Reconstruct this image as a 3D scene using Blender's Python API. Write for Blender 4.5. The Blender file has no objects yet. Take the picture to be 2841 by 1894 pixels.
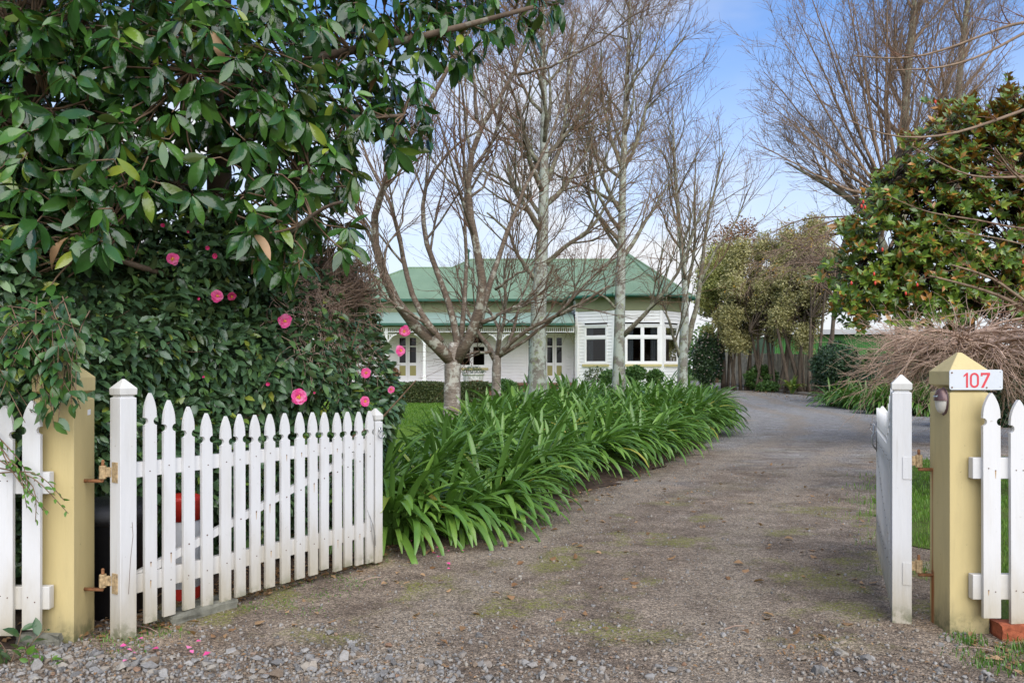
import bpy, bmesh, math, random
import numpy as np
from mathutils import Matrix, Vector

R = math.radians
random.seed(7)
rng = np.random.default_rng(11)
scene = bpy.context.scene
C = scene.collection

# ------------------------------------------------------------------ camera, sky, sun, exposure
CAM_H = 1.42          # eye height in metres
FPX = 2300.0          # focal length in photograph pixels (photograph is 2841 px wide)
CX, HORY = 1420.5, 1022.0
cam_d = bpy.data.cameras.new('camera')
cam = bpy.data.objects.new('camera', cam_d); C.objects.link(cam)
cam.location = (0, 0, CAM_H); cam.rotation_euler = (R(90), 0, 0)
cam_d.sensor_width = 36.0; cam_d.lens = 36.0 * FPX / 2841.0
cam_d.shift_y = (HORY - 947.0) / 2841.0
cam_d.clip_start = 0.1; cam_d.clip_end = 4000
scene.camera = cam
scene.view_settings.view_transform = 'Standard'; scene.view_settings.look = 'None'
scene.view_settings.exposure = 1.3; scene.view_settings.gamma = 1.0
scene.view_settings.use_curve_mapping = False
scene.cycles.use_denoising = True
scene.cycles.max_bounces = 8; scene.cycles.diffuse_bounces = 4; scene.cycles.transparent_max_bounces = 12
scene.cycles.caustics_reflective = False; scene.cycles.caustics_refractive = False

SUN_EL, SUN_AZ = 42.0, 18.0      # elevation; azimuth turned from straight behind the camera towards the right
sun_d = bpy.data.lights.new('sun', 'SUN'); sun_d.energy = 2.1; sun_d.angle = R(80); sun_d.color = (1.0, 0.93, 0.83)
sun = bpy.data.objects.new('sun', sun_d); C.objects.link(sun)
sdir = Vector((math.sin(R(SUN_AZ)) * math.cos(R(SUN_EL)), -math.cos(R(SUN_AZ)) * math.cos(R(SUN_EL)), math.sin(R(SUN_EL))))
sun.rotation_euler = sdir.to_track_quat('Z', 'Y').to_euler(); sun.location = (5, -10, 30)

world = bpy.data.worlds.new('World'); scene.world = world; world.use_nodes = True
wn, wl = world.node_tree.nodes, world.node_tree.links
for n in list(wn): wn.remove(n)
w_out = wn.new('ShaderNodeOutputWorld'); w_bg = wn.new('ShaderNodeBackground'); w_bg.inputs['Strength'].default_value = 0.10
sky = wn.new('ShaderNodeTexSky'); sky.sky_type = 'NISHITA'; sky.sun_disc = False
sky.sun_elevation = R(SUN_EL); sky.sun_rotation = R(180 - SUN_AZ); sky.air_density = 1.0; sky.dust_density = 0.3; sky.ozone_density = 2.5
w_tc = wn.new('ShaderNodeTexCoord'); w_sep = wn.new('ShaderNodeSeparateXYZ'); wl.new(w_tc.outputs['Generated'], w_sep.inputs[0])
# thin bright cloud: solid near the horizon, broken veils higher up
w_map = wn.new('ShaderNodeMapping'); w_map.inputs['Scale'].default_value = (1.2, 1.2, 3.2); w_map.inputs['Location'].default_value = (0.3, 0.1, 0.0)
w_noise = wn.new('ShaderNodeTexNoise'); w_noise.inputs['Scale'].default_value = 1.7; w_noise.inputs['Detail'].default_value = 5
wl.new(w_tc.outputs['Generated'], w_map.inputs[0]); wl.new(w_map.outputs[0], w_noise.inputs['Vector'])
w_el = wn.new('ShaderNodeMapRange'); w_el.interpolation_type = 'SMOOTHSTEP'
w_el.inputs['From Min'].default_value = -0.02; w_el.inputs['From Max'].default_value = 0.47
w_el.inputs['To Min'].default_value = 1.0; w_el.inputs['To Max'].default_value = 0.0
wl.new(w_sep.outputs['Z'], w_el.inputs['Value'])
w_cl = wn.new('ShaderNodeMapRange'); w_cl.interpolation_type = 'SMOOTHSTEP'
w_cl.inputs['From Min'].default_value = 0.46; w_cl.inputs['From Max'].default_value = 0.66
w_cl.inputs['To Min'].default_value = 0.0; w_cl.inputs['To Max'].default_value = 0.6
wl.new(w_noise.outputs['Fac'], w_cl.inputs['Value'])
w_max = wn.new('ShaderNodeMath'); w_max.operation = 'ADD'; w_max.use_clamp = True
wl.new(w_el.outputs[0], w_max.inputs[0]); wl.new(w_cl.outputs[0], w_max.inputs[1])
w_mix = wn.new('ShaderNodeMix'); w_mix.data_type = 'RGBA'
w_tint = wn.new('ShaderNodeMix'); w_tint.data_type = 'RGBA'; w_tint.blend_type = 'MULTIPLY'; w_tint.inputs[0].default_value = 1.0
wl.new(sky.outputs[0], w_tint.inputs[6]); w_tint.inputs[7].default_value = (0.42, 0.68, 0.95, 1)
wl.new(w_max.outputs[0], w_mix.inputs[0]); wl.new(w_tint.outputs[2], w_mix.inputs[6]); w_mix.inputs[7].default_value = (3.8, 3.88, 4.02, 1)
wl.new(w_mix.outputs[2], w_bg.inputs['Color']); wl.new(w_bg.outputs[0], w_out.inputs['Surface'])

# ------------------------------------------------------------------ helpers
def W(px, py, Y):
    """photograph pixel at depth Y (metres from the camera) as a point of the place"""
    return np.array([(px - CX) * Y / FPX, Y, CAM_H - (py - HORY) * Y / FPX])

def gz(y):
    """the ground rises gently beyond 33 m"""
    return 0.03 * (np.clip(y, 33.0, 50.0) - 33.0)

ORG = {}      # world origin of every parent (all parents are unrotated unless built in local space)

def tag(o, label=None, cat=None, group=None, kind=None):
    if label: o['label'] = label
    if cat: o['category'] = cat
    if group: o['group'] = group
    if kind: o['kind'] = kind
    return o

def empty(name, loc=(0, 0, 0), label=None, cat=None, group=None, rz=0.0):
    o = bpy.data.objects.new(name, None); C.objects.link(o)
    o.location = loc; o.rotation_euler = (0, 0, rz); o.empty_display_size = 0.1
    ORG[o] = np.array(loc, float)
    return tag(o, label, cat, group)

def make_mesh(name, verts, faces, smooth=False):
    """verts (N,3); faces: list of tuples or an int array (M,k)"""
    me = bpy.data.meshes.new(name)
    verts = np.asarray(verts, np.float32)
    if isinstance(faces, np.ndarray):
        M, k = faces.shape
        me.vertices.add(len(verts)); me.vertices.foreach_set('co', verts.ravel())
        me.loops.add(M * k); me.loops.foreach_set('vertex_index', faces.astype(np.int32).ravel())
        me.polygons.add(M); me.polygons.foreach_set('loop_start', np.arange(0, M * k, k, dtype=np.int32))
        me.update(calc_edges=True)
    else:
        me.from_pydata([tuple(map(float, v)) for v in verts], [], faces)
    if smooth: me.polygons.foreach_set('use_smooth', np.ones(len(me.polygons), bool))
    me.validate(clean_customdata=False)
    return me

def link(name, me, mat=None, parent=None, loc=None, matrix=None):
    o = bpy.data.objects.new(name, me); C.objects.link(o)
    if mat is not None and len(me.materials) == 0: me.materials.append(mat)
    if parent is not None: o.parent = parent
    if loc is not None: o.location = loc
    if matrix is not None: o.matrix_basis = matrix
    return o

def obj(name, verts, faces, mat, parent=None, smooth=False, kind=None):
    """mesh given in world coordinates; re-based on its parent's origin"""
    verts = np.asarray(verts, float)
    if parent is not None and parent in ORG:
        base = ORG[parent]
    else:
        base = np.zeros(3)
    me = make_mesh(name, verts - base, faces, smooth)
    o = link(name, me, mat, parent)
    ORG[o] = base.copy()
    if kind: o['kind'] = kind
    return o

class MB:
    """collects simple solids into one mesh"""
    def __init__(s): s.v = []; s.f = []
    def add(s, v, f):
        b = len(s.v); s.v += [tuple(map(float, p)) for p in v]; s.f += [tuple(i + b for i in q) for q in f]; return s
    def box(s, x0, x1, y0, y1, z0, z1):
        return s.add([(x0, y0, z0), (x1, y0, z0), (x1, y1, z0), (x0, y1, z0), (x0, y0, z1), (x1, y0, z1), (x1, y1, z1), (x0, y1, z1)],
                     [(0, 3, 2, 1), (4, 5, 6, 7), (0, 1, 5, 4), (1, 2, 6, 5), (2, 3, 7, 6), (3, 0, 4, 7)])
    def obox(s, p, ax, ay, az):
        """box from corner p spanned by three vectors"""
        p, ax, ay, az = (np.array(q, float) for q in (p, ax, ay, az))
        v = [p, p + ax, p + ax + ay, p + ay, p + az, p + ax + az, p + ax + ay + az, p + ay + az]
        return s.add(v, [(0, 3, 2, 1), (4, 5, 6, 7), (0, 1, 5, 4), (1, 2, 6, 5), (2, 3, 7, 6), (3, 0, 4, 7)])
    def prism(s, poly, axis_vec):
        n = len(poly); a = np.array(axis_vec, float)
        v = [np.array(p, float) for p in poly]; v = v + [p + a for p in v]
        f = [tuple(range(n))[::-1], tuple(range(n, 2 * n))] + [(i, (i + 1) % n, n + (i + 1) % n, n + i) for i in range(n)]
        return s.add(v, f)
    def lathe(s, prof, c=(0, 0, 0), n=16, cap=True):
        v = []; f = []
        for r, z in prof:
            for k in range(n):
                a = 2 * math.pi * k / n; v.append((c[0] + r * math.cos(a), c[1] + r * math.sin(a), c[2] + z))
        for i in range(len(prof) - 1):
            for k in range(n):
                f.append((i * n + k, i * n + (k + 1) % n, (i + 1) * n + (k + 1) % n, (i + 1) * n + k))
        if cap: f.append(tuple(range(n))[::-1]); f.append(tuple((len(prof) - 1) * n + k for k in range(n)))
        return s.add(v, f)
    def tube(s, pts, rad, n=6):
        v, f = tube(np.array(pts, float), np.broadcast_to(np.asarray(rad, float), (len(pts),)), n)
        return s.add(v, [tuple(q) for q in f])
    def build(s, name, mat, parent=None, smooth=False, local=False, bevel=0.0):
        if local:
            me = make_mesh(name, s.v, s.f, smooth); o = link(name, me, mat, parent); ORG[o] = np.zeros(3)
        else:
            o = obj(name, s.v, s.f, mat, parent, smooth)
        if bevel > 0:
            bm = bmesh.new(); bm.from_mesh(o.data)
            bmesh.ops.bevel(bm, geom=[e for e in bm.edges if len(e.link_faces) == 2 and e.calc_face_angle(0) > 0.5], offset=bevel, segments=2, affect='EDGES', profile=0.6)
            bm.to_mesh(o.data); bm.free()
        return o

def tube(pts, rad, n=6):
    """one tapered tube along a polyline with closed ends"""
    pts = np.asarray(pts, float); m = len(pts)
    t = np.gradient(pts, axis=0); t /= np.linalg.norm(t, axis=1, keepdims=True) + 1e-9
    ref = np.array([0, 0, 1.0]) if abs(t[0, 2]) < 0.9 else np.array([0, 1.0, 0])
    u = np.cross(t[0], ref); u /= np.linalg.norm(u); U = []
    for i in range(m):
        u = u - t[i] * np.dot(u, t[i]); u /= np.linalg.norm(u) + 1e-9; U.append(u)
    U = np.array(U); V = np.cross(t, U)
    a = np.arange(n) * 2 * math.pi / n
    ring = pts[:, None] + rad[:, None, None] * (np.cos(a)[None, :, None] * U[:, None] + np.sin(a)[None, :, None] * V[:, None])
    v = ring.reshape(-1, 3); f = []
    for i in range(m - 1):
        for k in range(n):
            f.append((i * n + k, i * n + (k + 1) % n, (i + 1) * n + (k + 1) % n, (i + 1) * n + k))
    f.append(tuple(range(n))[::-1]); f.append(tuple((m - 1) * n + k for k in range(n)))
    return v, f

def tubes(P, Rd, n=3):
    """many tubes at once: P (N,m,3), Rd (N,m) -> verts, quads (open ends)"""
    N, m, _ = P.shape
    t = np.gradient(P, axis=1); t /= np.linalg.norm(t, axis=2, keepdims=True) + 1e-9
    ref = np.where(np.abs(t[..., 2:3]) < 0.9, np.array([0, 0, 1.0]), np.array([0, 1.0, 0]))
    U = np.cross(t, ref); U /= np.linalg.norm(U, axis=2, keepdims=True) + 1e-9
    V = np.cross(t, U)
    a = np.arange(n) * 2 * math.pi / n
    ring = P[:, :, None] + Rd[:, :, None, None] * (np.cos(a)[None, None, :, None] * U[:, :, None] + np.sin(a)[None, None, :, None] * V[:, :, None])
    v = ring.reshape(-1, 3)
    i = np.arange(N)[:, None, None] * m * n + np.arange(m - 1)[None, :, None] * n
    k = np.arange(n)[None, None, :]; k2 = (k + 1) % n
    q = np.stack([i + k, i + k2, i + n + k2, i + n + k], -1).reshape(-1, 4)
    return v, q

def join_np(parts):
    """join (verts, quads) pairs"""
    vs, fs, b = [], [], 0
    for v, f in parts:
        vs.append(v); fs.append(np.asarray(f) + b); b += len(v)
    return np.concatenate(vs), np.concatenate(fs)

def norm(a): return a / (np.linalg.norm(a, axis=-1, keepdims=True) + 1e-9)

def frames(d, up):
    """rotation frames whose Y axis is d and whose Z axis leans to up: (N,3,3) with columns x,y,z"""
    y = norm(d); x = norm(np.cross(y, up)); z = np.cross(x, y)
    return np.stack([x, y, z], -1)

def scatter(tv, tf, F, pos, scale):
    """copies of a template mesh -> verts, faces ; scale (N,) or (N,3)"""
    s = np.asarray(scale, float); s = s[:, None] * np.ones(3) if s.ndim == 1 else s
    loc = tv[None] * s[:, None, :]
    v = np.einsum('nij,nkj->nki', F, loc) + pos[:, None]
    f = tf[None] + (np.arange(len(pos)) * len(tv))[:, None, None]
    return v.reshape(-1, 3), f.reshape(-1, tf.shape[1])

def leaf_template(n=5, width=0.34, fold=0.10, droop=0.18, peak=0.5, wave=0.0, stalk=0.0):
    """leaf of unit length along +Y, blade facing +Z: 3 points across, n stations"""
    v = []
    for i in range(n + 1):
        t = i / n
        w = 0.5 * width * (math.sin(math.pi * t ** (math.log(0.5) / math.log(peak))) ** 0.85 if 0 < t < 1 else 0.02)
        z = -droop * t * t
        y = t * (1 - 0.25 * droop * t)
        wz = wave * math.sin(t * 9)
        v += [(-w, y, z + fold * w * 2 + wz), (0, y, z), (w, y, z + fold * w * 2 - wz)]
    f = []
    for i in range(n):
        b = 3 * i; f += [(b, b + 1, b + 4, b + 3), (b + 1, b + 2, b + 5, b + 4)]
    return np.array(v), np.array(f)

def mat4(F, p, s):
    m = Matrix.Identity(4)
    for i in range(3):
        for j in range(3): m[i][j] = float(F[i][j] * (s[j] if np.ndim(s) else s))
        m[i][3] = float(p[i])
    return m

def in_poly(px, py, poly):
    px = np.asarray(px); py = np.asarray(py); ins = np.zeros(px.shape, bool); n = len(poly)
    for i in range(n):
        x0, y0 = poly[i]; x1, y1 = poly[(i + 1) % n]
        c = ((y0 > py) != (y1 > py)) & (px < (x1 - x0) * (py - y0) / (y1 - y0 + 1e-12) + x0)
        ins ^= c
    return ins

# ------------------------------------------------------------------ materials
def new_mat(name):
    m = bpy.data.materials.new(name); m.use_nodes = True
    nt = m.node_tree; b = nt.nodes['Principled BSDF']
    return m, nt, nt.nodes, nt.links, b

def ramp(nodes, stops):
    r = nodes.new('ShaderNodeValToRGB'); e = r.color_ramp.elements
    while len(e) < len(stops): e.new(0.5)
    for i, (p, c) in enumerate(stops): e[i].position = p; e[i].color = (*c, 1)
    return r

def noise(nodes, links, scale, detail=4, rough=0.55, vec=None, mapping=None):
    n = nodes.new('ShaderNodeTexNoise'); n.inputs['Scale'].default_value = scale; n.inputs['Detail'].default_value = detail; n.inputs['Roughness'].default_value = rough
    if vec is not None:
        if mapping is not None:
            mp = nodes.new('ShaderNodeMapping'); mp.inputs['Scale'].default_value = mapping; links.new(vec, mp.inputs[0]); vec = mp.outputs[0]
        links.new(vec, n.inputs['Vector'])
    return n

def mixc(nodes, links, fac, a, b, mode='MIX'):
    m = nodes.new('ShaderNodeMix'); m.data_type = 'RGBA'; m.blend_type = mode
    for sock, val in ((m.inputs[0], fac), (m.inputs[6], a), (m.inputs[7], b)):
        if isinstance(val, (int, float)): sock.default_value = val
        elif isinstance(val, tuple): sock.default_value = (*val, 1) if len(val) == 3 else val
        else: links.new(val, sock)
    return m.outputs[2]

def bump(nodes, links, height, strength=0.3, dist=0.01):
    b = nodes.new('ShaderNodeBump'); b.inputs['Strength'].default_value = strength; b.inputs['Distance'].default_value = dist
    links.new(height, b.inputs['Height']); return b.outputs[0]

def maprange(nodes, links, v, a, b, c=0.0, d=1.0, smooth=True):
    m = nodes.new('ShaderNodeMapRange'); m.interpolation_type = 'SMOOTHSTEP' if smooth else 'LINEAR'
    for i, x in zip(('From Min', 'From Max', 'To Min', 'To Max'), (a, b, c, d)): m.inputs[i].default_value = x
    links.new(v, m.inputs['Value']); return m.outputs[0]

def math_node(nodes, links, op, a, b=None, clamp=False):
    m = nodes.new('ShaderNodeMath'); m.operation = op; m.use_clamp = clamp
    for i, v in enumerate((a, b)):
        if v is None: continue
        if isinstance(v, (int, float)): m.inputs[i].default_value = v
        else: links.new(v, m.inputs[i])
    return m.outputs[0]

def leaf_mat(name, stops, rough=0.35, under=None, trans=0.25, spec=0.5, rnd_hue=True, vein=0.0):
    """foliage: colour varies from leaf to leaf, paler underside, some light through the blade"""
    m, nt, N, L, b = new_mat(name)
    geo = N.new('ShaderNodeNewGeometry'); oi = N.new('ShaderNodeObjectInfo')
    s = math_node(N, L, 'ADD', geo.outputs['Random Per Island'], oi.outputs['Random'])
    s = math_node(N, L, 'FRACT', s)
    rp = ramp(N, stops); L.new(s, rp.inputs[0])
    tc = N.new('ShaderNodeTexCoord')
    nz = noise(N, L, 9.0, 3, vec=geo.outputs['Position'])
    col = mixc(N, L, maprange(N, L, nz.outputs['Fac'], 0.35, 0.7, 0.0, 0.45), rp.outputs[0], mixc(N, L, 1.0, rp.outputs[0], (0.62, 0.72, 0.6), 'MULTIPLY'))
    if under is not None:
        col = mixc(N, L, geo.outputs['Backfacing'], col, under)
    L.new(col, b.inputs['Base Color'])
    b.inputs['Roughness'].default_value = rough; b.inputs['Specular IOR Level'].default_value = spec
    n2 = noise(N, L, 45.0, 2, vec=geo.outputs['Position'])
    L.new(bump(N, L, n2.outputs['Fac'], 0.25, 0.006), b.inputs['Normal'])
    if trans > 0:
        t = N.new('ShaderNodeBsdfTranslucent'); L.new(mixc(N, L, 1.0, col, (1.2, 1.35, 0.55), 'MULTIPLY'), t.inputs['Color'])
        mx = N.new('ShaderNodeMixShader'); mx.inputs[0].default_value = trans
        L.new(b.outputs[0], mx.inputs[1]); L.new(t.outputs[0], mx.inputs[2])
        L.new(mx.outputs[0], N['Material Output'].inputs['Surface'])
    return m

def bark_mat(name, dark, light, lichen=None, lich_amt=0.5, bands=False, scale=6.0, lich2=None):
    m, nt, N, L, b = new_mat(name)
    geo = N.new('ShaderNodeNewGeometry'); P = geo.outputs['Position']
    n1 = noise(N, L, scale, 6, 0.65, vec=P, mapping=(1, 1, 4.0) if bands else (1, 1, 0.45))
    col = ramp(N, [(0.3, dark), (0.7, light)]); L.new(n1.outputs['Fac'], col.inputs[0]); c = col.outputs[0]
    if lichen:
        n2 = noise(N, L, scale * 0.6, 7, 0.72, vec=P)
        c = mixc(N, L, maprange(N, L, n2.outputs['Fac'], 0.62 - 0.25 * lich_amt, 0.68 - 0.2 * lich_amt), c, lichen)
    if lich2:
        n3 = noise(N, L, scale * 1.3, 6, 0.7, vec=P)
        c = mixc(N, L, maprange(N, L, n3.outputs['Fac'], 0.56, 0.62, 0, 0.8), c, lich2)
    L.new(c, b.inputs['Base Color']); b.inputs['Roughness'].default_value = 0.85; b.inputs['Specular IOR Level'].default_value = 0.25
    L.new(bump(N, L, n1.outputs['Fac'], 0.7, 0.02), b.inputs['Normal'])
    return m

def plain_mat(name, col, rough=0.6, spec=0.4, var=0.12, vs=5.0, metal=0.0, bmp=0.1):
    m, nt, N, L, b = new_mat(name)
    geo = N.new('ShaderNodeNewGeometry')
    n1 = noise(N, L, vs, 5, 0.6, vec=geo.outputs['Position'])
    d = tuple(c * (1 - var) for c in col); u = tuple(min(1, c * (1 + var)) for c in col)
    r = ramp(N, [(0.3, d), (0.7, u)]); L.new(n1.outputs['Fac'], r.inputs[0]); L.new(r.outputs[0], b.inputs['Base Color'])
    b.inputs['Roughness'].default_value = rough; b.inputs['Specular IOR Level'].default_value = spec; b.inputs['Metallic'].default_value = metal
    if bmp > 0:
        n2 = noise(N, L, vs * 12, 4, vec=geo.outputs['Position']); L.new(bump(N, L, n2.outputs['Fac'], bmp, 0.004), b.inputs['Normal'])
    return m

def paint_mat(name, col, dirt=(0.30, 0.26, 0.17), dirt_h=0.3, grime=0.35, rough=0.45, rust=None):
    """painted timber: slight brush relief, grime in patches, splash dirt near the ground, nail marks come as geometry"""
    m, nt, N, L, b = new_mat(name)
    geo = N.new('ShaderNodeNewGeometry'); P = geo.outputs['Position']
    sep = N.new('ShaderNodeSeparateXYZ'); L.new(P, sep.inputs[0])
    n1 = noise(N, L, 7.0, 6, 0.65, vec=P, mapping=(1, 1, 0.25))
    n2 = noise(N, L, 30.0, 5, 0.7, vec=P)
    c = mixc(N, L, maprange(N, L, n1.outputs['Fac'], 0.42, 0.75, 0, grime), col, tuple(a * 0.55 + d * 0.45 for a, d in zip(col, dirt)))
    oi = N.new('ShaderNodeObjectInfo')
    c = mixc(N, L, math_node(N, L, 'MULTIPLY', oi.outputs['Random'], 0.35), c, tuple(a * 0.80 + d * 0.2 for a, d in zip(col, dirt)))
    gr = noise(N, L, 26.0, 6, 0.7, vec=P, mapping=(1, 1, 0.05))
    c = mixc(N, L, maprange(N, L, gr.outputs['Fac'], 0.60, 0.72, 0, 0.38), c, tuple(a * 0.45 + d * 0.35 for a, d in zip(col, dirt)))
    hz = math_node(N, L, 'ADD', sep.outputs['Z'], math_node(N, L, 'MULTIPLY', math_node(N, L, 'SUBTRACT', n1.outputs['Fac'], 0.5), 0.7))
    c = mixc(N, L, maprange(N, L, hz, -0.05, dirt_h, 0.75, 0.0), c, dirt)
    c = mixc(N, L, maprange(N, L, n2.outputs['Fac'], 0.66, 0.72, 0, 0.6), c, tuple(d * 0.6 for d in dirt))
    mo = noise(N, L, 11.0, 5, 0.7, vec=P)
    lowz = maprange(N, L, sep.outputs['Z'], 0.02, 0.16, 1, 0)
    c = mixc(N, L, math_node(N, L, 'MULTIPLY', lowz, maprange(N, L, mo.outputs['Fac'], 0.42, 0.6, 0, 0.8)), c, (0.10, 0.11, 0.045))
    if rust:
        for (rx, ry, zt, zb, w) in rust:       # (x, y) of a hinge pin: rust run-off below it
            dx = math_node(N, L, 'ABSOLUTE', math_node(N, L, 'SUBTRACT', sep.outputs['Y'], ry))
            n3 = noise(N, L, 14.0, 4, vec=P, mapping=(1, 1, 0.15))
            wv = math_node(N, L, 'MULTIPLY', n3.outputs['Fac'], w * 2)
            inx = maprange(N, L, math_node(N, L, 'SUBTRACT', dx, wv), -w, w * 0.35, 1.0, 0.0)
            zz = math_node(N, L, 'MULTIPLY', maprange(N, L, sep.outputs['Z'], zt, zt + 0.02, 1, 0), maprange(N, L, sep.outputs['Z'], zb - 0.1, zb + 0.15, 0.35, 1.0))
            xx = maprange(N, L, sep.outputs['X'], rx + 0.004, rx + 0.03, 1, 0)
            c = mixc(N, L, math_node(N, L, 'MULTIPLY', math_node(N, L, 'MULTIPLY', inx, zz), math_node(N, L, 'MULTIPLY', xx, 0.85)), c, (0.27, 0.085, 0.02))
    L.new(c, b.inputs['Base Color']); b.inputs['Roughness'].default_value = rough; b.inputs['Specular IOR Level'].default_value = 0.35
    n4 = noise(N, L, 40.0, 4, vec=P, mapping=(1, 1, 0.12))
    L.new(bump(N, L, math_node(N, L, 'ADD', n4.outputs['Fac'], math_node(N, L, 'MULTIPLY', gr.outputs['Fac'], 0.8)), 0.45, 0.004), b.inputs['Normal'])
    return m
# ------------------------------------------------------------------ material instances
M = {}
M['white'] = paint_mat('white_paint', (0.64, 0.64, 0.635), dirt=(0.36, 0.30, 0.18), dirt_h=0.55, grime=0.42)
M['white_cap'] = paint_mat('weathered_white_paint', (0.62, 0.61, 0.57), dirt=(0.25, 0.23, 0.19), dirt_h=0.1, grime=0.6)
M['yellow'] = paint_mat('yellow_paint', (0.55, 0.445, 0.21), dirt=(0.20, 0.17, 0.10), dirt_h=0.26, grime=0.5, rough=0.55)
M['yellow_rust'] = paint_mat('yellow_paint_rust_run', (0.55, 0.445, 0.21), dirt=(0.20, 0.17, 0.10), dirt_h=0.26, grime=0.5, rough=0.55,
                             rust=[(2.313, 4.56, 0.86, 0.1, 0.012), (2.313, 4.56, 0.30, -0.2, 0.018)])
M['rust'] = plain_mat('rusty_iron', (0.22, 0.10, 0.045), 0.8, 0.3, 0.5, 40)
M['rust_yellow'] = plain_mat('rust_stained_yellow_iron', (0.36, 0.26, 0.14), 0.75, 0.3, 0.55, 60)
M['steel'] = plain_mat('galvanised_steel', (0.45, 0.45, 0.44), 0.35, 0.5, 0.1, 30, metal=0.9)
M['nail'] = plain_mat('rusty_nail', (0.10, 0.05, 0.03), 0.8, 0.2, 0.3, 50)
M['soil'] = plain_mat('dark_soil', (0.075, 0.052, 0.038), 0.95, 0.15, 0.45, 9, bmp=0.9)
M['black_plastic'] = plain_mat('black_plastic', (0.018, 0.018, 0.02), 0.4, 0.5, 0.2, 8)
M['bag'] = plain_mat('black_bin_bag', (0.02, 0.02, 0.022), 0.25, 0.6, 0.2, 30, bmp=0.8)
M['red_plastic'] = plain_mat('red_plastic', (0.55, 0.03, 0.02), 0.4, 0.5, 0.1, 8)
M['grey_plastic'] = plain_mat('pale_grey_plastic', (0.45, 0.46, 0.47), 0.45, 0.5, 0.1, 8)
M['concrete'] = plain_mat('mossy_concrete', (0.17, 0.165, 0.13), 0.9, 0.2, 0.45, 12, bmp=0.6)
M['brick'] = plain_mat('weathered_brick', (0.30, 0.085, 0.04), 0.9, 0.2, 0.45, 22, bmp=0.6)
M['bronze'] = plain_mat('bronze_plastic', (0.13, 0.075, 0.07), 0.3, 0.6, 0.1, 8, metal=0.35)
M['diffuser'] = plain_mat('frosted_diffuser', (0.55, 0.52, 0.45), 0.35, 0.5, 0.06, 20)
M['solar'] = plain_mat('solar_cell', (0.35, 0.42, 0.45), 0.12, 0.7, 0.05, 20)
M['sign'] = plain_mat('white_sign_enamel', (0.54, 0.57, 0.60), 0.3, 0.5, 0.04, 6, bmp=0.0)
M['sign_red'] = plain_mat('red_sign_print', (0.58, 0.045, 0.06), 0.4, 0.4, 0.05, 30, bmp=0.0)
M['sticker'] = plain_mat('white_sticker', (0.75, 0.75, 0.75), 0.4, 0.4, 0.05, 30, bmp=0.0)

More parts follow.
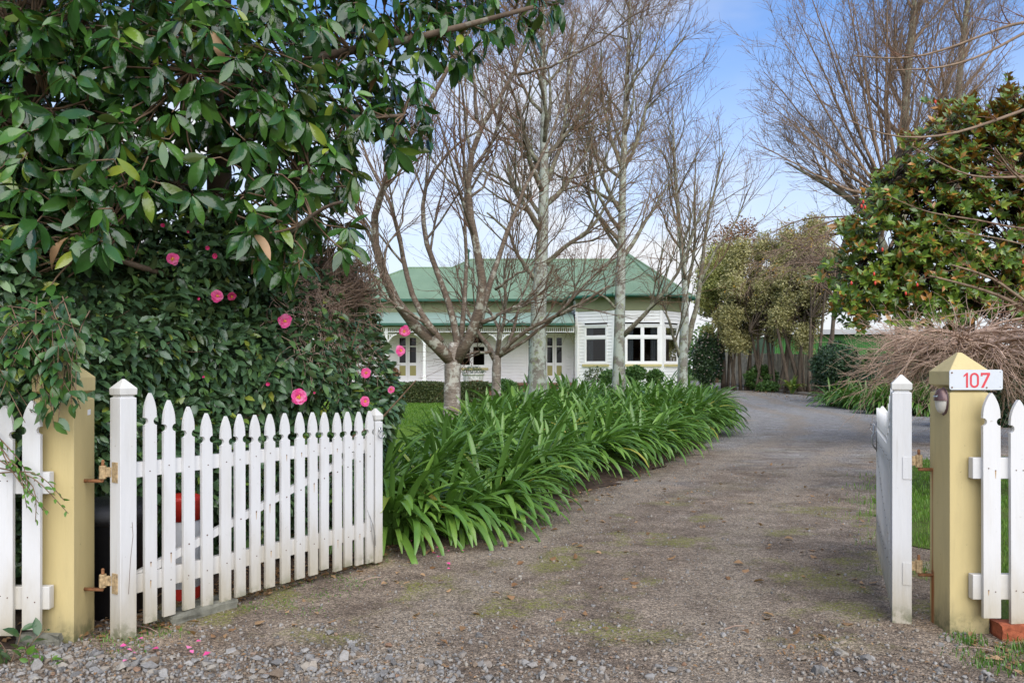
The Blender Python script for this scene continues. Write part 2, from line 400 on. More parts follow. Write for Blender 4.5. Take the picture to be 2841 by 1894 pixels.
def drive_material():
    m, nt, N, L, b = new_mat('compacted_gravel')
    geo = N.new('ShaderNodeNewGeometry'); P = geo.outputs['Position']
    sep = N.new('ShaderNodeSeparateXYZ'); L.new(P, sep.inputs[0])
    big = noise(N, L, 0.55, 5, 0.6, vec=P); mid = noise(N, L, 3.0, 6, 0.65, vec=P); fine = noise(N, L, 60, 5, 0.75, vec=P)
    brown = ramp(N, [(0.28, (0.100, 0.073, 0.053)), (0.52, (0.190, 0.148, 0.109)), (0.75, (0.30, 0.24, 0.178))]); L.new(mid.outputs['Fac'], brown.inputs[0])
    grey = ramp(N, [(0.3, (0.185, 0.175, 0.162)), (0.7, (0.31, 0.30, 0.285))]); L.new(mid.outputs['Fac'], grey.inputs[0])
    # more bare grey stone further in, where the drive is used less by wet tyres
    gy = math_node(N, L, 'ADD', math_node(N, L, 'MULTIPLY', sep.outputs['Y'], 0.055), math_node(N, L, 'MULTIPLY', big.outputs['Fac'], 1.5))
    col = mixc(N, L, maprange(N, L, gy, 1.2, 1.9), brown.outputs[0], grey.outputs[0])
    # sandy tan patches
    tan = noise(N, L, 0.9, 4, 0.6, vec=P, mapping=(1.0, 1.0, 1.0))
    mp = N.new('ShaderNodeMapping'); mp.inputs['Location'].default_value = (17.3, 4.1, 0); L.new(P, mp.inputs[0]); L.new(mp.outputs[0], tan.inputs['Vector'])
    col = mixc(N, L, maprange(N, L, tan.outputs['Fac'], 0.58, 0.72, 0, 0.5), col, (0.36, 0.255, 0.155))
    # two compacted wheel tracks, darker and finer, and a paler loose ridge between them
    at = N.new('ShaderNodeAttribute'); at.attribute_name = 'across'
    wv = math_node(N, L, 'ADD', at.outputs['Fac'], math_node(N, L, 'MULTIPLY', math_node(N, L, 'SUBTRACT', big.outputs['Fac'], 0.5), 0.8))
    tr = math_node(N, L, 'ABSOLUTE', math_node(N, L, 'SUBTRACT', math_node(N, L, 'ABSOLUTE', wv), 0.80))
    trk = math_node(N, L, 'MULTIPLY', maprange(N, L, tr, 0.10, 0.42, 1, 0), maprange(N, L, mid.outputs['Fac'], 0.3, 0.6, 0.35, 1.0))
    col = mixc(N, L, math_node(N, L, 'MULTIPLY', trk, 0.75), col, (0.255, 0.21, 0.158))
    # pebble speckle
    for sc_, lo, hi, amt in ((75.0, 0.4, 1.65, 0.7), (170.0, 0.3, 1.85, 0.8)):
        v = N.new('ShaderNodeTexVoronoi'); v.inputs['Scale'].default_value = sc_; v.inputs['Randomness'].default_value = 1.0; L.new(P, v.inputs['Vector'])
        sv = N.new('ShaderNodeSeparateColor'); L.new(v.outputs['Color'], sv.inputs[0])
        k = maprange(N, L, sv.outputs[0], 0, 1, lo, hi, False)
        cc = N.new('ShaderNodeCombineColor'); [L.new(k, cc.inputs[i]) for i in range(3)]
        col = mixc(N, L, amt, col, mixc(N, L, 1.0, col, cc.outputs[0], 'MULTIPLY'))
        if sc_ < 100.0:
            pale = math_node(N, L, 'MULTIPLY', maprange(N, L, sv.outputs[1], 0.86, 0.88), maprange(N, L, v.outputs['Distance'], 0.30, 0.22, 0, 1))
            col = mixc(N, L, math_node(N, L, 'MULTIPLY', pale, 0.7), col, (0.40, 0.37, 0.33))
            vd = v
    # moss: yellow-green film in a few places
    ms = noise(N, L, 1.3, 6, 0.65, vec=P)
    mask = maprange(N, L, ms.outputs['Fac'], 0.50, 0.60)
    fm = maprange(N, L, fine.outputs['Fac'], 0.42, 0.6)
    near = math_node(N, L, 'MULTIPLY', maprange(N, L, sep.outputs['Y'], 7.5, 10.0, 1, 0.15), maprange(N, L, trk, 0.2, 0.7, 1, 0.1))
    off = maprange(N, L, sep.outputs['Y'], 4.0, 4.5, 0, 1)
    mk = math_node(N, L, 'MULTIPLY', math_node(N, L, 'MULTIPLY', mask, fm), math_node(N, L, 'MULTIPLY', near, off))
    col = mixc(N, L, math_node(N, L, 'MULTIPLY', mk, 0.85), col, (0.20, 0.215, 0.03))
    L.new(col, b.inputs['Base Color']); b.inputs['Roughness'].default_value = 0.9; b.inputs['Specular IOR Level'].default_value = 0.2
    h = math_node(N, L, 'ADD', math_node(N, L, 'MULTIPLY', vd.outputs['Distance'], -0.8), fine.outputs['Fac'])
    L.new(bump(N, L, h, 0.9, 0.012), b.inputs['Normal'])
    return m
M['drive'] = drive_material()

def lawn_material(name, a, b_, c_):
    m, nt, N, L, b = new_mat(name)
    geo = N.new('ShaderNodeNewGeometry'); P = geo.outputs['Position']
    n1 = noise(N, L, 2.2, 6, 0.7, vec=P); n2 = noise(N, L, 80, 4, 0.7, vec=P)
    r = ramp(N, [(0.3, a), (0.52, b_), (0.75, c_)]); L.new(n1.outputs['Fac'], r.inputs[0])
    col = mixc(N, L, maprange(N, L, n2.outputs['Fac'], 0.35, 0.65, 0, 0.5), r.outputs[0], a)
    L.new(col, b.inputs['Base Color']); b.inputs['Roughness'].default_value = 0.9; b.inputs['Specular IOR Level'].default_value = 0.15
    L.new(bump(N, L, n2.outputs['Fac'], 0.8, 0.03), b.inputs['Normal']); return m
M['lawn'] = lawn_material('lawn_turf', (0.09, 0.16, 0.016), (0.16, 0.28, 0.022), (0.22, 0.35, 0.03))
M['turf'] = lawn_material('rough_turf', (0.075, 0.075, 0.03), (0.10, 0.16, 0.022), (0.13, 0.21, 0.03))
M['field'] = lawn_material('distant_field', (0.06, 0.07, 0.03), (0.08, 0.10, 0.035), (0.10, 0.12, 0.04))
M['grass'] = leaf_mat('grass_blades', [(0, (0.07, 0.15, 0.016)), (0.5, (0.12, 0.25, 0.025)), (1, (0.20, 0.31, 0.045))], 0.5, trans=0.3)
M['weed'] = leaf_mat('weed_leaves', [(0, (0.06, 0.15, 0.02)), (0.6, (0.10, 0.22, 0.03)), (1, (0.17, 0.28, 0.05))], 0.45, trans=0.3)
M['moss'] = leaf_mat('moss', [(0, (0.10, 0.13, 0.01)), (1, (0.20, 0.23, 0.02))], 0.8, trans=0.0)

# ------------------------------------------------------------------ plan of the place
XL_Y = [1, 3.95, 4.1, 5.0, 6.1, 6.7, 8.6, 10.6, 14.0, 18.3, 23.7, 26.0, 29, 36, 48, 70]
XL_X = [-12, -12, -2.45, -2.0, -1.15, -1.0, 0.30, 1.50, 2.90, 4.45, 6.0, 6.3, 6.2, 8.6, 10.4, 11]
XR_Y = [1, 4.1, 4.25, 6.3, 8, 10.5, 12.6, 13.3, 13.6, 23, 23.6, 25.5, 31, 36, 42, 48, 70]
XR_X = [12, 12, 2.6, 3.05, 3.45, 4.6, 6.2, 9.0, 30, 30, 13.6, 12.3, 13.1, 14.3, 13.7, 12.8, 13]
BK_Y = [6.6, 7.5, 10, 12, 18, 24, 27]
BK_X = [-1.5, -1.45, -1.35, -0.95, -0.3, 0.7, 2.6]
def xl(y): return np.interp(y, XL_Y, XL_X)
def xr(y): return np.interp(y, XR_Y, XR_X)
def bk(y): return np.interp(y, BK_Y, BK_X)
def wob(x, y, s=1.0):
    return (np.sin(x * 3.1 * s + 1.3 * np.sin(y * 2.3 * s)) + np.sin(y * 4.3 * s + 1.7 * np.sin(x * 1.9 * s)) + 0.6 * np.sin(x * 9.1 * s + y * 7.7 * s)) / 2.6
def drive_z(x, y): return gz(y) + 0.012 + 0.008 * (1 + wob(x, y, 0.7)) * np.clip((y - 2) / 3, 0.2, 1)

def sheet(name, ys, fl, fr, nx, zf, mat, kind='structure', label=None, cat=None):
    ys = np.asarray(ys); u = np.linspace(0, 1, nx)
    X = fl(ys)[:, None] * (1 - u) + fr(ys)[:, None] * u; Y = np.repeat(ys[:, None], nx, 1); Z = zf(X, Y)
    v = np.stack([X, Y, Z], -1).reshape(-1, 3)
    i = np.arange(len(ys) - 1)[:, None] * nx + np.arange(nx - 1)[None]
    f = np.stack([i, i + 1, i + nx + 1, i + nx], -1).reshape(-1, 4)
    o = obj(name, v, f, mat, None, True); o['kind'] = kind
    return tag(o, label, cat)

ax = np.array([-1800, -600, -200, -80, -40, -20, -10, 0, 10, 20, 40, 80, 200, 600, 1800.])
ay = np.concatenate([[-300, -60, -10, 0, 10, 20, 30], np.arange(32, 54, 1.0), [60, 80, 140, 300, 800, 2500]])
GX, GY = np.meshgrid(ax, ay); gv = np.stack([GX, GY, gz(GY) - 0.01], -1).reshape(-1, 3)
gi = np.arange(len(ay) - 1)[:, None] * len(ax) + np.arange(len(ax) - 1)[None]
ground = obj('ground', gv, np.stack([gi, gi + 1, gi + len(ax) + 1, gi + len(ax)], -1).reshape(-1, 4), M['field'])
tag(ground, 'flat earth and grass ground around the garden', 'ground', kind='structure')
ysd = np.concatenate([np.linspace(1, 3.9, 20), np.linspace(3.95, 14, 150), np.linspace(14.2, 70, 140)])
driveway = sheet('driveway', ysd, lambda y: xl(y) + 0.05 * np.sin(y * 5) + 0.04 * np.sin(y * 11), lambda y: xr(y) + 0.45 * (y < 13.3) + 0.10 * np.sin(y * 4) + 0.05 * np.sin(y * 13), 70,
                 drive_z, M['drive'], label='curving brown and grey gravel driveway between the two open gates', cat='driveway')
sheet('garden_soil', np.linspace(4.15, 13.5, 50), lambda y: np.full_like(y, -14), lambda y: xl(y) + 0.06, 30,
      lambda x, y: 0.004 + 0.012 * (1 + wob(x, y, 1.5)), M['soil'], label='dark bare soil under the camellia hedge', cat='soil')
sheet('lawn', np.linspace(13.5, 46, 40), lambda y: np.full_like(y, -40), lambda y: np.interp(y, [10, 12, 18, 24, 27, 36, 46], [-1.3, -0.9, -0.3, 0.7, 3, 8.0, 10]), 16,
      lambda x, y: gz(y) + 0.005 + 0 * x, M['lawn'], label='bright green mown lawn in front of the house', cat='lawn')
sheet('side_lawn', np.linspace(4.6, 13.5, 50), lambda y: xr(y) + 0.10 + 0.07 * np.sin(y * 6.3) + 0.05 * np.sin(y * 15), lambda y: np.full_like(y, 30), 40,
      lambda x, y: drive_z(x, y) + 0.007, M['turf'], label='patchy grass beside the drive behind the open gate with the latch', cat='lawn')
def bed_z(x, y): return 0.02 + 0.14 * np.clip((xl(y) - x) / 0.9, 0, 1) + 0.03 * wob(x, y, 2.0) + 0.05 * np.clip((y - 12) / 8, 0, 1)
sheet('flower_bed', np.linspace(6.5, 27, 90), lambda y: bk(y) - 0.2, lambda y: xl(y) + 0.12 + 0.08 * np.sin(y * 7), 14, bed_z, M['soil'],
      label='dark soil bed along the drive under the strap-leaved plants', cat='garden bed')

# ------------------------------------------------------------------ stones of the drive
def rock_mesh(i):
    bm = bmesh.new(); r = random.Random(i)
    for k in range(13):
        d = Vector((r.gauss(0, 1), r.gauss(0, 1), r.gauss(0, 1))).normalized() * r.uniform(0.85, 1.1); bm.verts.new((d.x * 1.15, d.y * 0.95, d.z * 0.68))
    hull = bmesh.ops.convex_hull(bm, input=bm.verts[:]); bmesh.ops.delete(bm, geom=[g for g in hull['geom_interior'] if isinstance(g, bmesh.types.BMVert)], context='VERTS')
    me = bpy.data.meshes.new('stone'); bm.to_mesh(me); bm.free(); return me
def stone_material():
    m, nt, N, L, b = new_mat('gravel_stone')
    geo = N.new('ShaderNodeNewGeometry'); oi = N.new('ShaderNodeObjectInfo')
    s = math_node(N, L, 'FRACT', math_node(N, L, 'ADD', geo.outputs['Random Per Island'], oi.outputs['Random']))
    rp = ramp(N, [(0.0, (0.14, 0.135, 0.128)), (0.3, (0.25, 0.24, 0.225)), (0.5, (0.33, 0.315, 0.29)), (0.7, (0.20, 0.15, 0.105)), (0.95, (0.33, 0.305, 0.26)), (1.0, (0.24, 0.14, 0.085))]); L.new(s, rp.inputs[0])
    n1 = noise(N, L, 70, 5, 0.7, vec=geo.outputs['Position'])
    c = mixc(N, L, maprange(N, L, n1.outputs['Fac'], 0.35, 0.7, 0, 0.5), rp.outputs[0], mixc(N, L, 1.0, rp.outputs[0], (0.5, 0.47, 0.43), 'MULTIPLY'))
    L.new(c, b.inputs['Base Color']); b.inputs['Roughness'].default_value = 0.85; b.inputs['Specular IOR Level'].default_value = 0.25
    L.new(bump(N, L, n1.outputs['Fac'], 0.6, 0.006), b.inputs['Normal']); return m
M['stone'] = stone_material()
rocks = [rock_mesh(i) for i in range(8)]
for me in rocks: me.materials.append(M['stone'])
def rand_rot(n, r=rng):
    q = norm(r.normal(size=(n, 4))); w, x, y, z = q.T
    return np.stack([np.stack([1 - 2 * (y * y + z * z), 2 * (x * y - z * w), 2 * (x * z + y * w)], -1),
                     np.stack([2 * (x * y + z * w), 1 - 2 * (x * x + z * z), 2 * (y * z - x * w)], -1),
                     np.stack([2 * (x * z - y * w), 2 * (y * z + x * w), 1 - 2 * (x * x + y * y)], -1)], 1)
def centre_line(y): return np.interp(y, [3, 4.3, 6.7, 8.6, 10.6, 14, 18, 24, 30, 40, 48], [0.1, 0.2, 0.95, 1.8, 2.9, 4.7, 7.0, 9.0, 9.6, 10.8, 11.5])
_co = np.empty(len(driveway.data.vertices) * 3, np.float32); driveway.data.vertices.foreach_get('co', _co); _co = _co.reshape(-1, 3)
_at = driveway.data.attributes.new('across', 'FLOAT', 'POINT'); _at.data.foreach_set('value', (_co[:, 0] - centre_line(_co[:, 1])).astype(np.float32))
def stone_density(x, y):
    """loose stone lies along the road edge, thick on the left and in patches"""
    lim = 4.22 - 0.22 * np.clip((x + 0.3) / 0.8, 0, 1) + 0.08 * np.sin(x * 5) + 0.05 * np.sin(x * 13)
    d = np.clip((lim - y) / 0.18, 0, 1) * np.where(x < -0.25, 0.85 + 0.15 * np.sin(x * 7), 0.22 + 0.25 * np.sin(x * 4.0 + 1))
    return d
st = []
while len(st) < 300:
    x = rng.uniform(-2.3, 2.3); y = rng.uniform(3.72, 4.45)
    if rng.random() < stone_density(x, y) or rng.random() < 0.03: st.append((x, y, rng.uniform(0.012, 0.027) * (1.4 if rng.random() < 0.14 else 1.0)))
for i, (x, y, s) in enumerate(st):
    F = rand_rot(1)[0] if rng.random() < 0.3 else np.array(Matrix.Rotation(rng.uniform(0, 6.28), 3, 'Z'))
    o = link('stone', rocks[i % 8], None, driveway, matrix=mat4(F, (x, y, float(drive_z(x, y)) + s * 0.35), s))
bm = bmesh.new(); bmesh.ops.create_icosphere(bm, subdivisions=1, radius=1.0)
icv = np.array([v.co[:] for v in bm.verts]); icf = np.array([[v.index for v in f.verts] for f in bm.faces]); bm.free()
bm = bmesh.new(); bmesh.ops.create_cube(bm, size=1.4); cbv = np.array([v.co[:] for v in bm.verts]) * np.array([1, 0.8, 0.7]); cbf = np.array([[v.index for v in f.verts] for f in bm.faces]); bm.free()
cbt = np.concatenate([cbf[:, [0, 1, 2]], cbf[:, [0, 2, 3]]]); cbv = cbv * rng.uniform(0.75, 1.2, cbv.shape)
def pebbles(n, x0, x1, y0, y1, s0, s1, dens):
    x = rng.uniform(x0, x1, n); y = rng.uniform(y0, y1, n); k = rng.random(n) < dens(x, y); x, y = x[k], y[k]
    s = rng.uniform(s0, s1, len(x)) ** 1.0
    p = np.stack([x, y, drive_z(x, y) + s * 0.3], -1)
    return p, s
pp = []
p, s = pebbles(9000, -2.4, 2.5, 3.68, 4.6, 0.005, 0.014, lambda x, y: 0.12 + 0.88 * stone_density(x, y))
_rk = rocks[3]; icn = np.array([v.co[:] for v in _rk.vertices]); icf2 = np.array([list(p.vertices) for p in _rk.polygons]); pp.append(scatter(icn, icf2, rand_rot(len(s)), p, s))
inside = lambda x, y: ((x > xl(y) + 0.1) & (x < xr(y) - 0.1)).astype(float)
p, s = pebbles(9000, -2, 6, 4.2, 9.5, 0.003, 0.008, lambda x, y: inside(x, y) * (0.35 + 0.65 * (wob(x, y, 0.8) > 0.1)))
pp.append(scatter(cbv, cbt, rand_rot(len(s)), p, s))
p, s = pebbles(700, -2, 6, 4.2, 12, 0.008, 0.016, inside)
pp.append(scatter(icn, icf2, rand_rot(len(s)), p, s))
p, s = pebbles(4000, 0, 9, 9, 20, 0.005, 0.011, inside)
pp.append(scatter(cbv, cbt, rand_rot(len(s)), p, s))
v, f = join_np(pp)
obj('gravel', v, f, M['stone'], driveway, kind='stuff')

# ------------------------------------------------------------------ grass
def blades(n, x, y, z, h0, h1, w, lean=0.5):
    a = rng.uniform(0, 6.283, n); h = rng.uniform(h0, h1, n); l = rng.uniform(0, lean, n) * h
    dx, dy = np.cos(a), np.sin(a); b0 = np.stack([x - dy * w, y + dx * w, z], -1); b1 = np.stack([x + dy * w, y - dx * w, z], -1)
    t = np.stack([x + dx * l, y + dy * l, z + h], -1); m0 = (b0 + t) / 2 + np.stack([0 * x, 0 * x, 0.12 * h], -1) - 0.3 * (t - b0) * np.array([1, 1, 0]) * 0.5
    m1 = m0 + (b1 - b0) * 0.7
    v = np.stack([b0, b1, m1, m0, t], 1).reshape(-1, 3); i = np.arange(n)[:, None] * 5
    f = np.concatenate([i + np.array([[0, 1, 2]]), i + np.array([[0, 2, 3]]), i + np.array([[3, 2, 4]])])
    return v, f
def grass_area(n, x0, x1, y0, y1, dens, h0, h1, w):
    x = rng.uniform(x0, x1, n); y = rng.uniform(y0, y1, n); k = rng.random(n) < dens(x, y); x, y = x[k], y[k]
    return blades(len(x), x, y, drive_z(x, y) + 0.004, h0, h1, w)
def side_d(x, y):
    e = x - (xr(y) - 0.35 + 0.16 * np.sin(y * 6.3) + 0.08 * np.sin(y * 15))
    return np.clip(e / 0.7, 0, 1) ** 1.6 * np.where(y < 5.4, 0.25, 1.0) * (0.25 + 0.75 * (wob(x, y, 1.1) > -0.35))
gr = [grass_area(48000, 2.4, 6.5, 4.7, 9.0, side_d, 0.02, 0.055, 0.0022), grass_area(26000, 3.0, 9.0, 8.5, 13.4, side_d, 0.03, 0.06, 0.004)]
v, f = join_np(gr)
g = obj('grass', v, f, M['grass']); tag(g, 'short green grass growing beside the drive behind the gate with the latch', 'grass', kind='stuff')
n = 16000; x = rng.uniform(-5.5, 0, n); y = rng.uniform(20, 34, n)
v, f = blades(n, x, y, gz(y) + 0.004, 0.03, 0.07, 0.012)
g = obj('lawn_grass', v, f, M['grass']); tag(g, 'bright short lawn grass in front of the clipped hedge', 'grass', kind='stuff')
# ------------------------------------------------------------------ posts, gates, fences
def post_cap(mb, w, zt, zc, h, over=0.0, groove=0.022, gz_=None):
    """square post head: groove, block, pyramid"""
def square_ring(cx, cy, prof):
    v, f = [], []
    for (hw, z) in prof:
        v += [(cx - hw, cy - hw, z), (cx + hw, cy - hw, z), (cx + hw, cy + hw, z), (cx - hw, cy + hw, z)]
    for i in range(len(prof) - 1):
        for k in range(4):
            f.append((4 * i + k, 4 * i + (k + 1) % 4, 4 * i + 4 + (k + 1) % 4, 4 * i + 4 + k))
    f.append((3, 2, 1, 0)); b = 4 * (len(prof) - 1); f.append((b, b + 1, b + 2, b + 3))
    return v, f

def yellow_post(cx, cy, top, label, mat):
    t = empty('gate_post', (cx, cy, 0), label, 'gate post', 'yellow gate posts')
    h = 0.105
    mb = MB(); mb.add(*square_ring(cx, cy, [(h, -0.05), (h, top - 0.215), (h - 0.028, top - 0.200), (h - 0.028, top - 0.186)])); mb.build('shaft', mat, t, bevel=0.004)
    mb = MB(); mb.add(*square_ring(cx, cy, [(h - 0.026, top - 0.187), (h + 0.003, top - 0.172), (h + 0.004, top - 0.10), (0.012, top), (0.004, top + 0.002)])); mb.build('cap', M['yellow'], t, bevel=0.004)
    return t
PL = yellow_post(-2.338, 4.33, 1.475, 'yellow painted square gate post partly hidden by overhanging leaves beside the bin', M['yellow'])
PR = yellow_post(2.418, 4.485, 1.505, 'yellow painted square gate post with rust streaks under the number sign', M['yellow_rust'])
MB().obox((-2.2325, 4.36, 1.175), (0, 0.030, 0.002), (0.001, 0, 0), (0, 0.001, 0.028)).build('sticker', M['sticker'], PL)
MB().box(-2.50, -2.13, 4.20, 4.215, 0.0, 0.07)

def picket_poly(w, h, z0, y0=0.0):
    """gothic picket head with round side notches; returns outline (x,z) from z0 to h"""
    hw = w / 2; pts = [(-hw, z0), (hw, z0)]
    zs = h - 0.150; r = 0.021          # notch centre height
    pts.append((hw, zs - r))
    for k in range(7):
        a = -math.pi / 2 - math.pi * k / 6; pts.append((hw + 0.002 + r * math.cos(a) * 1.05, zs + r * math.sin(a)))
    pts.append((hw, zs + r + 0.002))
    for k in range(1, 8):
        t = k / 8; pts.append((hw * (1 - t) ** 0.62 * (1 + 0.12 * math.sin(math.pi * t)), zs + r + 0.002 + (h - zs - r - 0.002) * (0.13 + 0.87 * t ** 0.95)))
    pts.append((0.003, h))
    left = [(-x, z) for x, z in pts[2:]][::-1]
    return pts + left

def add_picket(parent, x, yf, yb, w, h, z0, tilt=0.0, mat=None):
    mb = MB(); pl = picket_poly(w, h, z0); ct, st_ = math.cos(tilt), math.sin(tilt)
    poly = [(x + (px * ct + (pz - 0.6) * st_), yf, 0.6 + (pz - 0.6) * ct - px * st_) for px, pz in pl]
    if yb > yf: poly = poly[::-1]
    mb.prism(poly, (0, yb - yf, 0))
    o = mb.build('picket', mat or M['white'], parent, local=True)
    return o

M['stain'] = plain_mat('rust_stain', (0.42, 0.27, 0.13), 0.6, 0.3, 0.3, 40, bmp=0.0)
def nail(parent, x, y, z, r=0.004, dy=-0.0015):
    v = [(x + r * math.cos(k * math.pi / 4), y + dy, z + r * math.sin(k * math.pi / 4)) for k in range(8)]
    v += [(p[0], y + 0.002 * (1 if dy < 0 else -1), p[2]) for p in v]
    f = [tuple(range(8))[::-1] if dy > 0 else tuple(range(8)), ] + [(k, (k + 1) % 8, 8 + (k + 1) % 8, 8 + k) for k in range(8)]
    MB().add(v, f).build('nail', M['nail'], parent, local=True)
    if random.random() < 0.16:
        l = random.uniform(0.02, 0.06); MB().prism([(x - 0.0035, y + dy * 0.4, z), (x + 0.0035, y + dy * 0.4, z), (x + 0.001, y + dy * 0.4, z - l), (x - 0.001, y + dy * 0.4, z - l)][::(1 if dy < 0 else -1)], (0, -dy * 0.2, 0)).build('rust_stain', M['stain'], parent, local=True)

def gate_stile(parent, x, w, top, z0, name='stile'):
    mb = MB(); h = w / 2
    mb.add(*square_ring(x, 0, [(h - 0.002, z0), (h, z0 + 0.02), (h, top - 0.098), (h - 0.011, top - 0.092), (h - 0.011, top - 0.086)]))
    s = mb.build(name, M['white'], parent, local=True, bevel=0.003)
    mb = MB(); mb.add(*square_ring(x, 0, [(h - 0.010, top - 0.088), (h + 0.002, top - 0.080), (h + 0.003, top - 0.048), (0.006, top), (0.002, top + 0.001)]))
    mb.build('cap', M['white_cap'], s, local=True, bevel=0.002)
    return s

def gate(loc, ang, front, label, pickets, hinge_top, end_top, length, stile_w=0.092, brace=True, rails=((0.845, 0.925), (0.235, 0.335))):
    """front = -1: pickets on local -y side, +1: on local +y side. local x runs from the hinge to the free end"""
    t = empty('picket_gate', loc, label, 'gate', 'white picket gates', rz=ang)
    gate_stile(t, 0.0, stile_w, hinge_top, 0.0)
    gate_stile(t, length, 0.075, end_top, 0.035)
    ry0, ry1 = (-0.018, 0.027)
    for z0, z1 in rails:
        MB().box(stile_w / 2 - 0.004, length - 0.035, ry0, ry1, z0, z1).build('rail', M['white'], t, local=True, bevel=0.003)
    if brace:
        x0, x1 = stile_w / 2, length - 0.08; za, zb = rails[1][1] + 0.003, rails[0][0] - 0.003
        d = np.array([x1 - x0, 0, zb - za]); 
        MB().prism([(x0, ry0 + 0.004, za), (x0 + 0.15, ry0 + 0.004, za), (x1, ry0 + 0.004, zb), (x1 - 0.15, ry0 + 0.004, zb)], (0, 0.03, 0)).build('brace', M['white'], t, local=True)
    yb = ry0 - 0.001 if front < 0 else ry1 + 0.001; yf = yb + front * 0.020
    for i, (x, h, z0, w) in enumerate(pickets):
        p = add_picket(t, x, min(yf, yb), max(yf, yb), w, h, z0, random.uniform(-0.006, 0.006))
        fz = (rails[0][0] + rails[0][1]) / 2 + random.uniform(-0.015, 0.015)
        for zz in (fz, (rails[1][0] + rails[1][1]) / 2 + random.uniform(-0.02, 0.02)):
            if h > 0: nail(p, x + random.uniform(-0.008, 0.008), yf, zz, 0.0035, front * 0.0015)
        if brace and random.random() < 0.9:
            zz = rails[1][1] + (rails[0][0] - rails[1][1]) * (x / length) * 0.92 + 0.02
            nail(p, x + random.uniform(-0.008, 0.008), yf, zz, 0.0045, front * 0.0015)
    return t

LG_H = np.array([-2.03, 4.33]); LG_A = math.atan2(0.838, 0.545)
dl = np.array([math.cos(LG_A), math.sin(LG_A)])
def s_of(px, H, d): k = (px - CX) / FPX; return (k * H[1] - H[0]) / (d[0] - k * d[1])
pk_px = [337, 380, 425, 467, 510, 543, 578, 612, 647, 681, 711, 737, 767, 791, 817, 841]
pk_top = [902, 918, 933, 948, 955, 950, 952, 950, 948, 946, 946, 946, 947, 945, 945, 943]
pk_bot = [1425, 1410, 1396, 1389, 1378, 1367, 1355, 1346, 1336, 1326, 1318, 1305, 1309, 1298, 1295, 1290]
pickets = []
for a, tp, bt in zip(pk_px, pk_top, pk_bot):
    sx = s_of(a * 1.208, LG_H, dl); Yd = LG_H[1] + sx * dl[1]
    top = CAM_H - (tp * 1.208 - HORY) * Yd / FPX; bot = CAM_H - (bt * 1.208 - HORY) * Yd / FPX
    pickets.append((sx, top, max(0.03, bot), 0.070))
GL = gate((LG_H[0], LG_H[1], 0.0), LG_A, -1, 'white picket gate swung open in front of the camellia hedge, seen broadside', pickets, 1.365, 1.135, 1.925)
# ring latch on the free end, wire loop hanging
mb = MB(); ring = [(1.925 + 0.026 * math.cos(a), -0.058 - 0.004 * math.cos(a), 0.975 - 0.026 + 0.026 * math.sin(a)) for a in np.linspace(0, 2 * math.pi, 17)]
mb.tube(ring, 0.0035, 6); mb.box(1.915, 1.935, -0.047, -0.037, 0.965, 1.0); mb.tube([(1.925, -0.04, 0.98), (1.925, -0.058, 0.977)], 0.005)
mb.build('ring_latch', M['steel'], GL, True, local=True)
mb = MB(); mb.tube([(1.83, -0.045, 0.36), (1.832, -0.05, 0.30), (1.845, -0.05, 0.21), (1.86, -0.05, 0.16), (1.872, -0.05, 0.17), (1.87, -0.05, 0.24), (1.845, -0.05, 0.32), (1.83, -0.045, 0.36), (1.80, -0.045, 0.43)], 0.0022, 5)
mb.build('wire_loop', M['steel'], GL, True, local=True)
MB().tube([(0.02, -0.0465, 0.62), (0.025, -0.0465, 0.55), (0.01, -0.0465, 0.42), (0.0, -0.0465, 0.25)], 0.0012, 4).build('crack', M['nail'], GL, local=True)

def hinge(parent, post_pt, gate_pt, z, mat_pin, side):
    """gudgeon and pin between post and gate, world coordinates"""
    t = empty('gate_hinge', (post_pt[0], post_pt[1], z)); t.parent = parent; t.location = Vector((post_pt[0], post_pt[1], z)) - Vector(ORG[parent])
    p, g = np.array(post_pt), np.array(gate_pt); m = p * 0.35 + g * 0.65
    MB().tube([(p[0], p[1], z), (m[0], m[1], z), (m[0], m[1], z + 0.015)], 0.0095, 8).build('pin', M['rust'], t, True)
    MB().lathe([(0.018, 0.012), (0.0185, 0.02), (0.0185, 0.075), (0.017, 0.08)], (m[0], m[1], z), 10).build('knuckle', M['rust_yellow'], t, False)
    MB().lathe([(0.008, 0.081), (0.008, 0.105), (0.005, 0.11)], (m[0], m[1], z), 8).build('pin_head', mat_pin, t)
    d = norm(g - m); n = np.array([-d[1], d[0]])
    MB().obox((m[0] - n[0] * 0.004, m[1] - n[1] * 0.004, z + 0.022), (*(g - m), 0), (*(n * 0.008), 0), (0, 0, 0.05)).build('strap', M['rust_yellow'], t)
    return t
for z, lab in ((0.835, 'upper rusty hinge between the yellow post and the broadside gate by the bin'), (0.27, 'lower rusty hinge between the yellow post and the broadside gate by the bin')):
    t = hinge(PL, (-2.236, 4.33), (-2.075, 4.312), z, M['rust'], lab)
nrm = np.array([math.sin(LG_A), -math.cos(LG_A)])      # towards the drive
for zz in (0.83, 0.255):
    c = np.array([LG_H[0], LG_H[1]]) - dl * 0.0475
    # hinge plate wrapped on the post-side face of the stile
    MB().box(-0.0505, -0.046, -0.025, 0.022, zz, zz + 0.105).build('hinge_plate', M['rust_yellow'], GL, local=True)

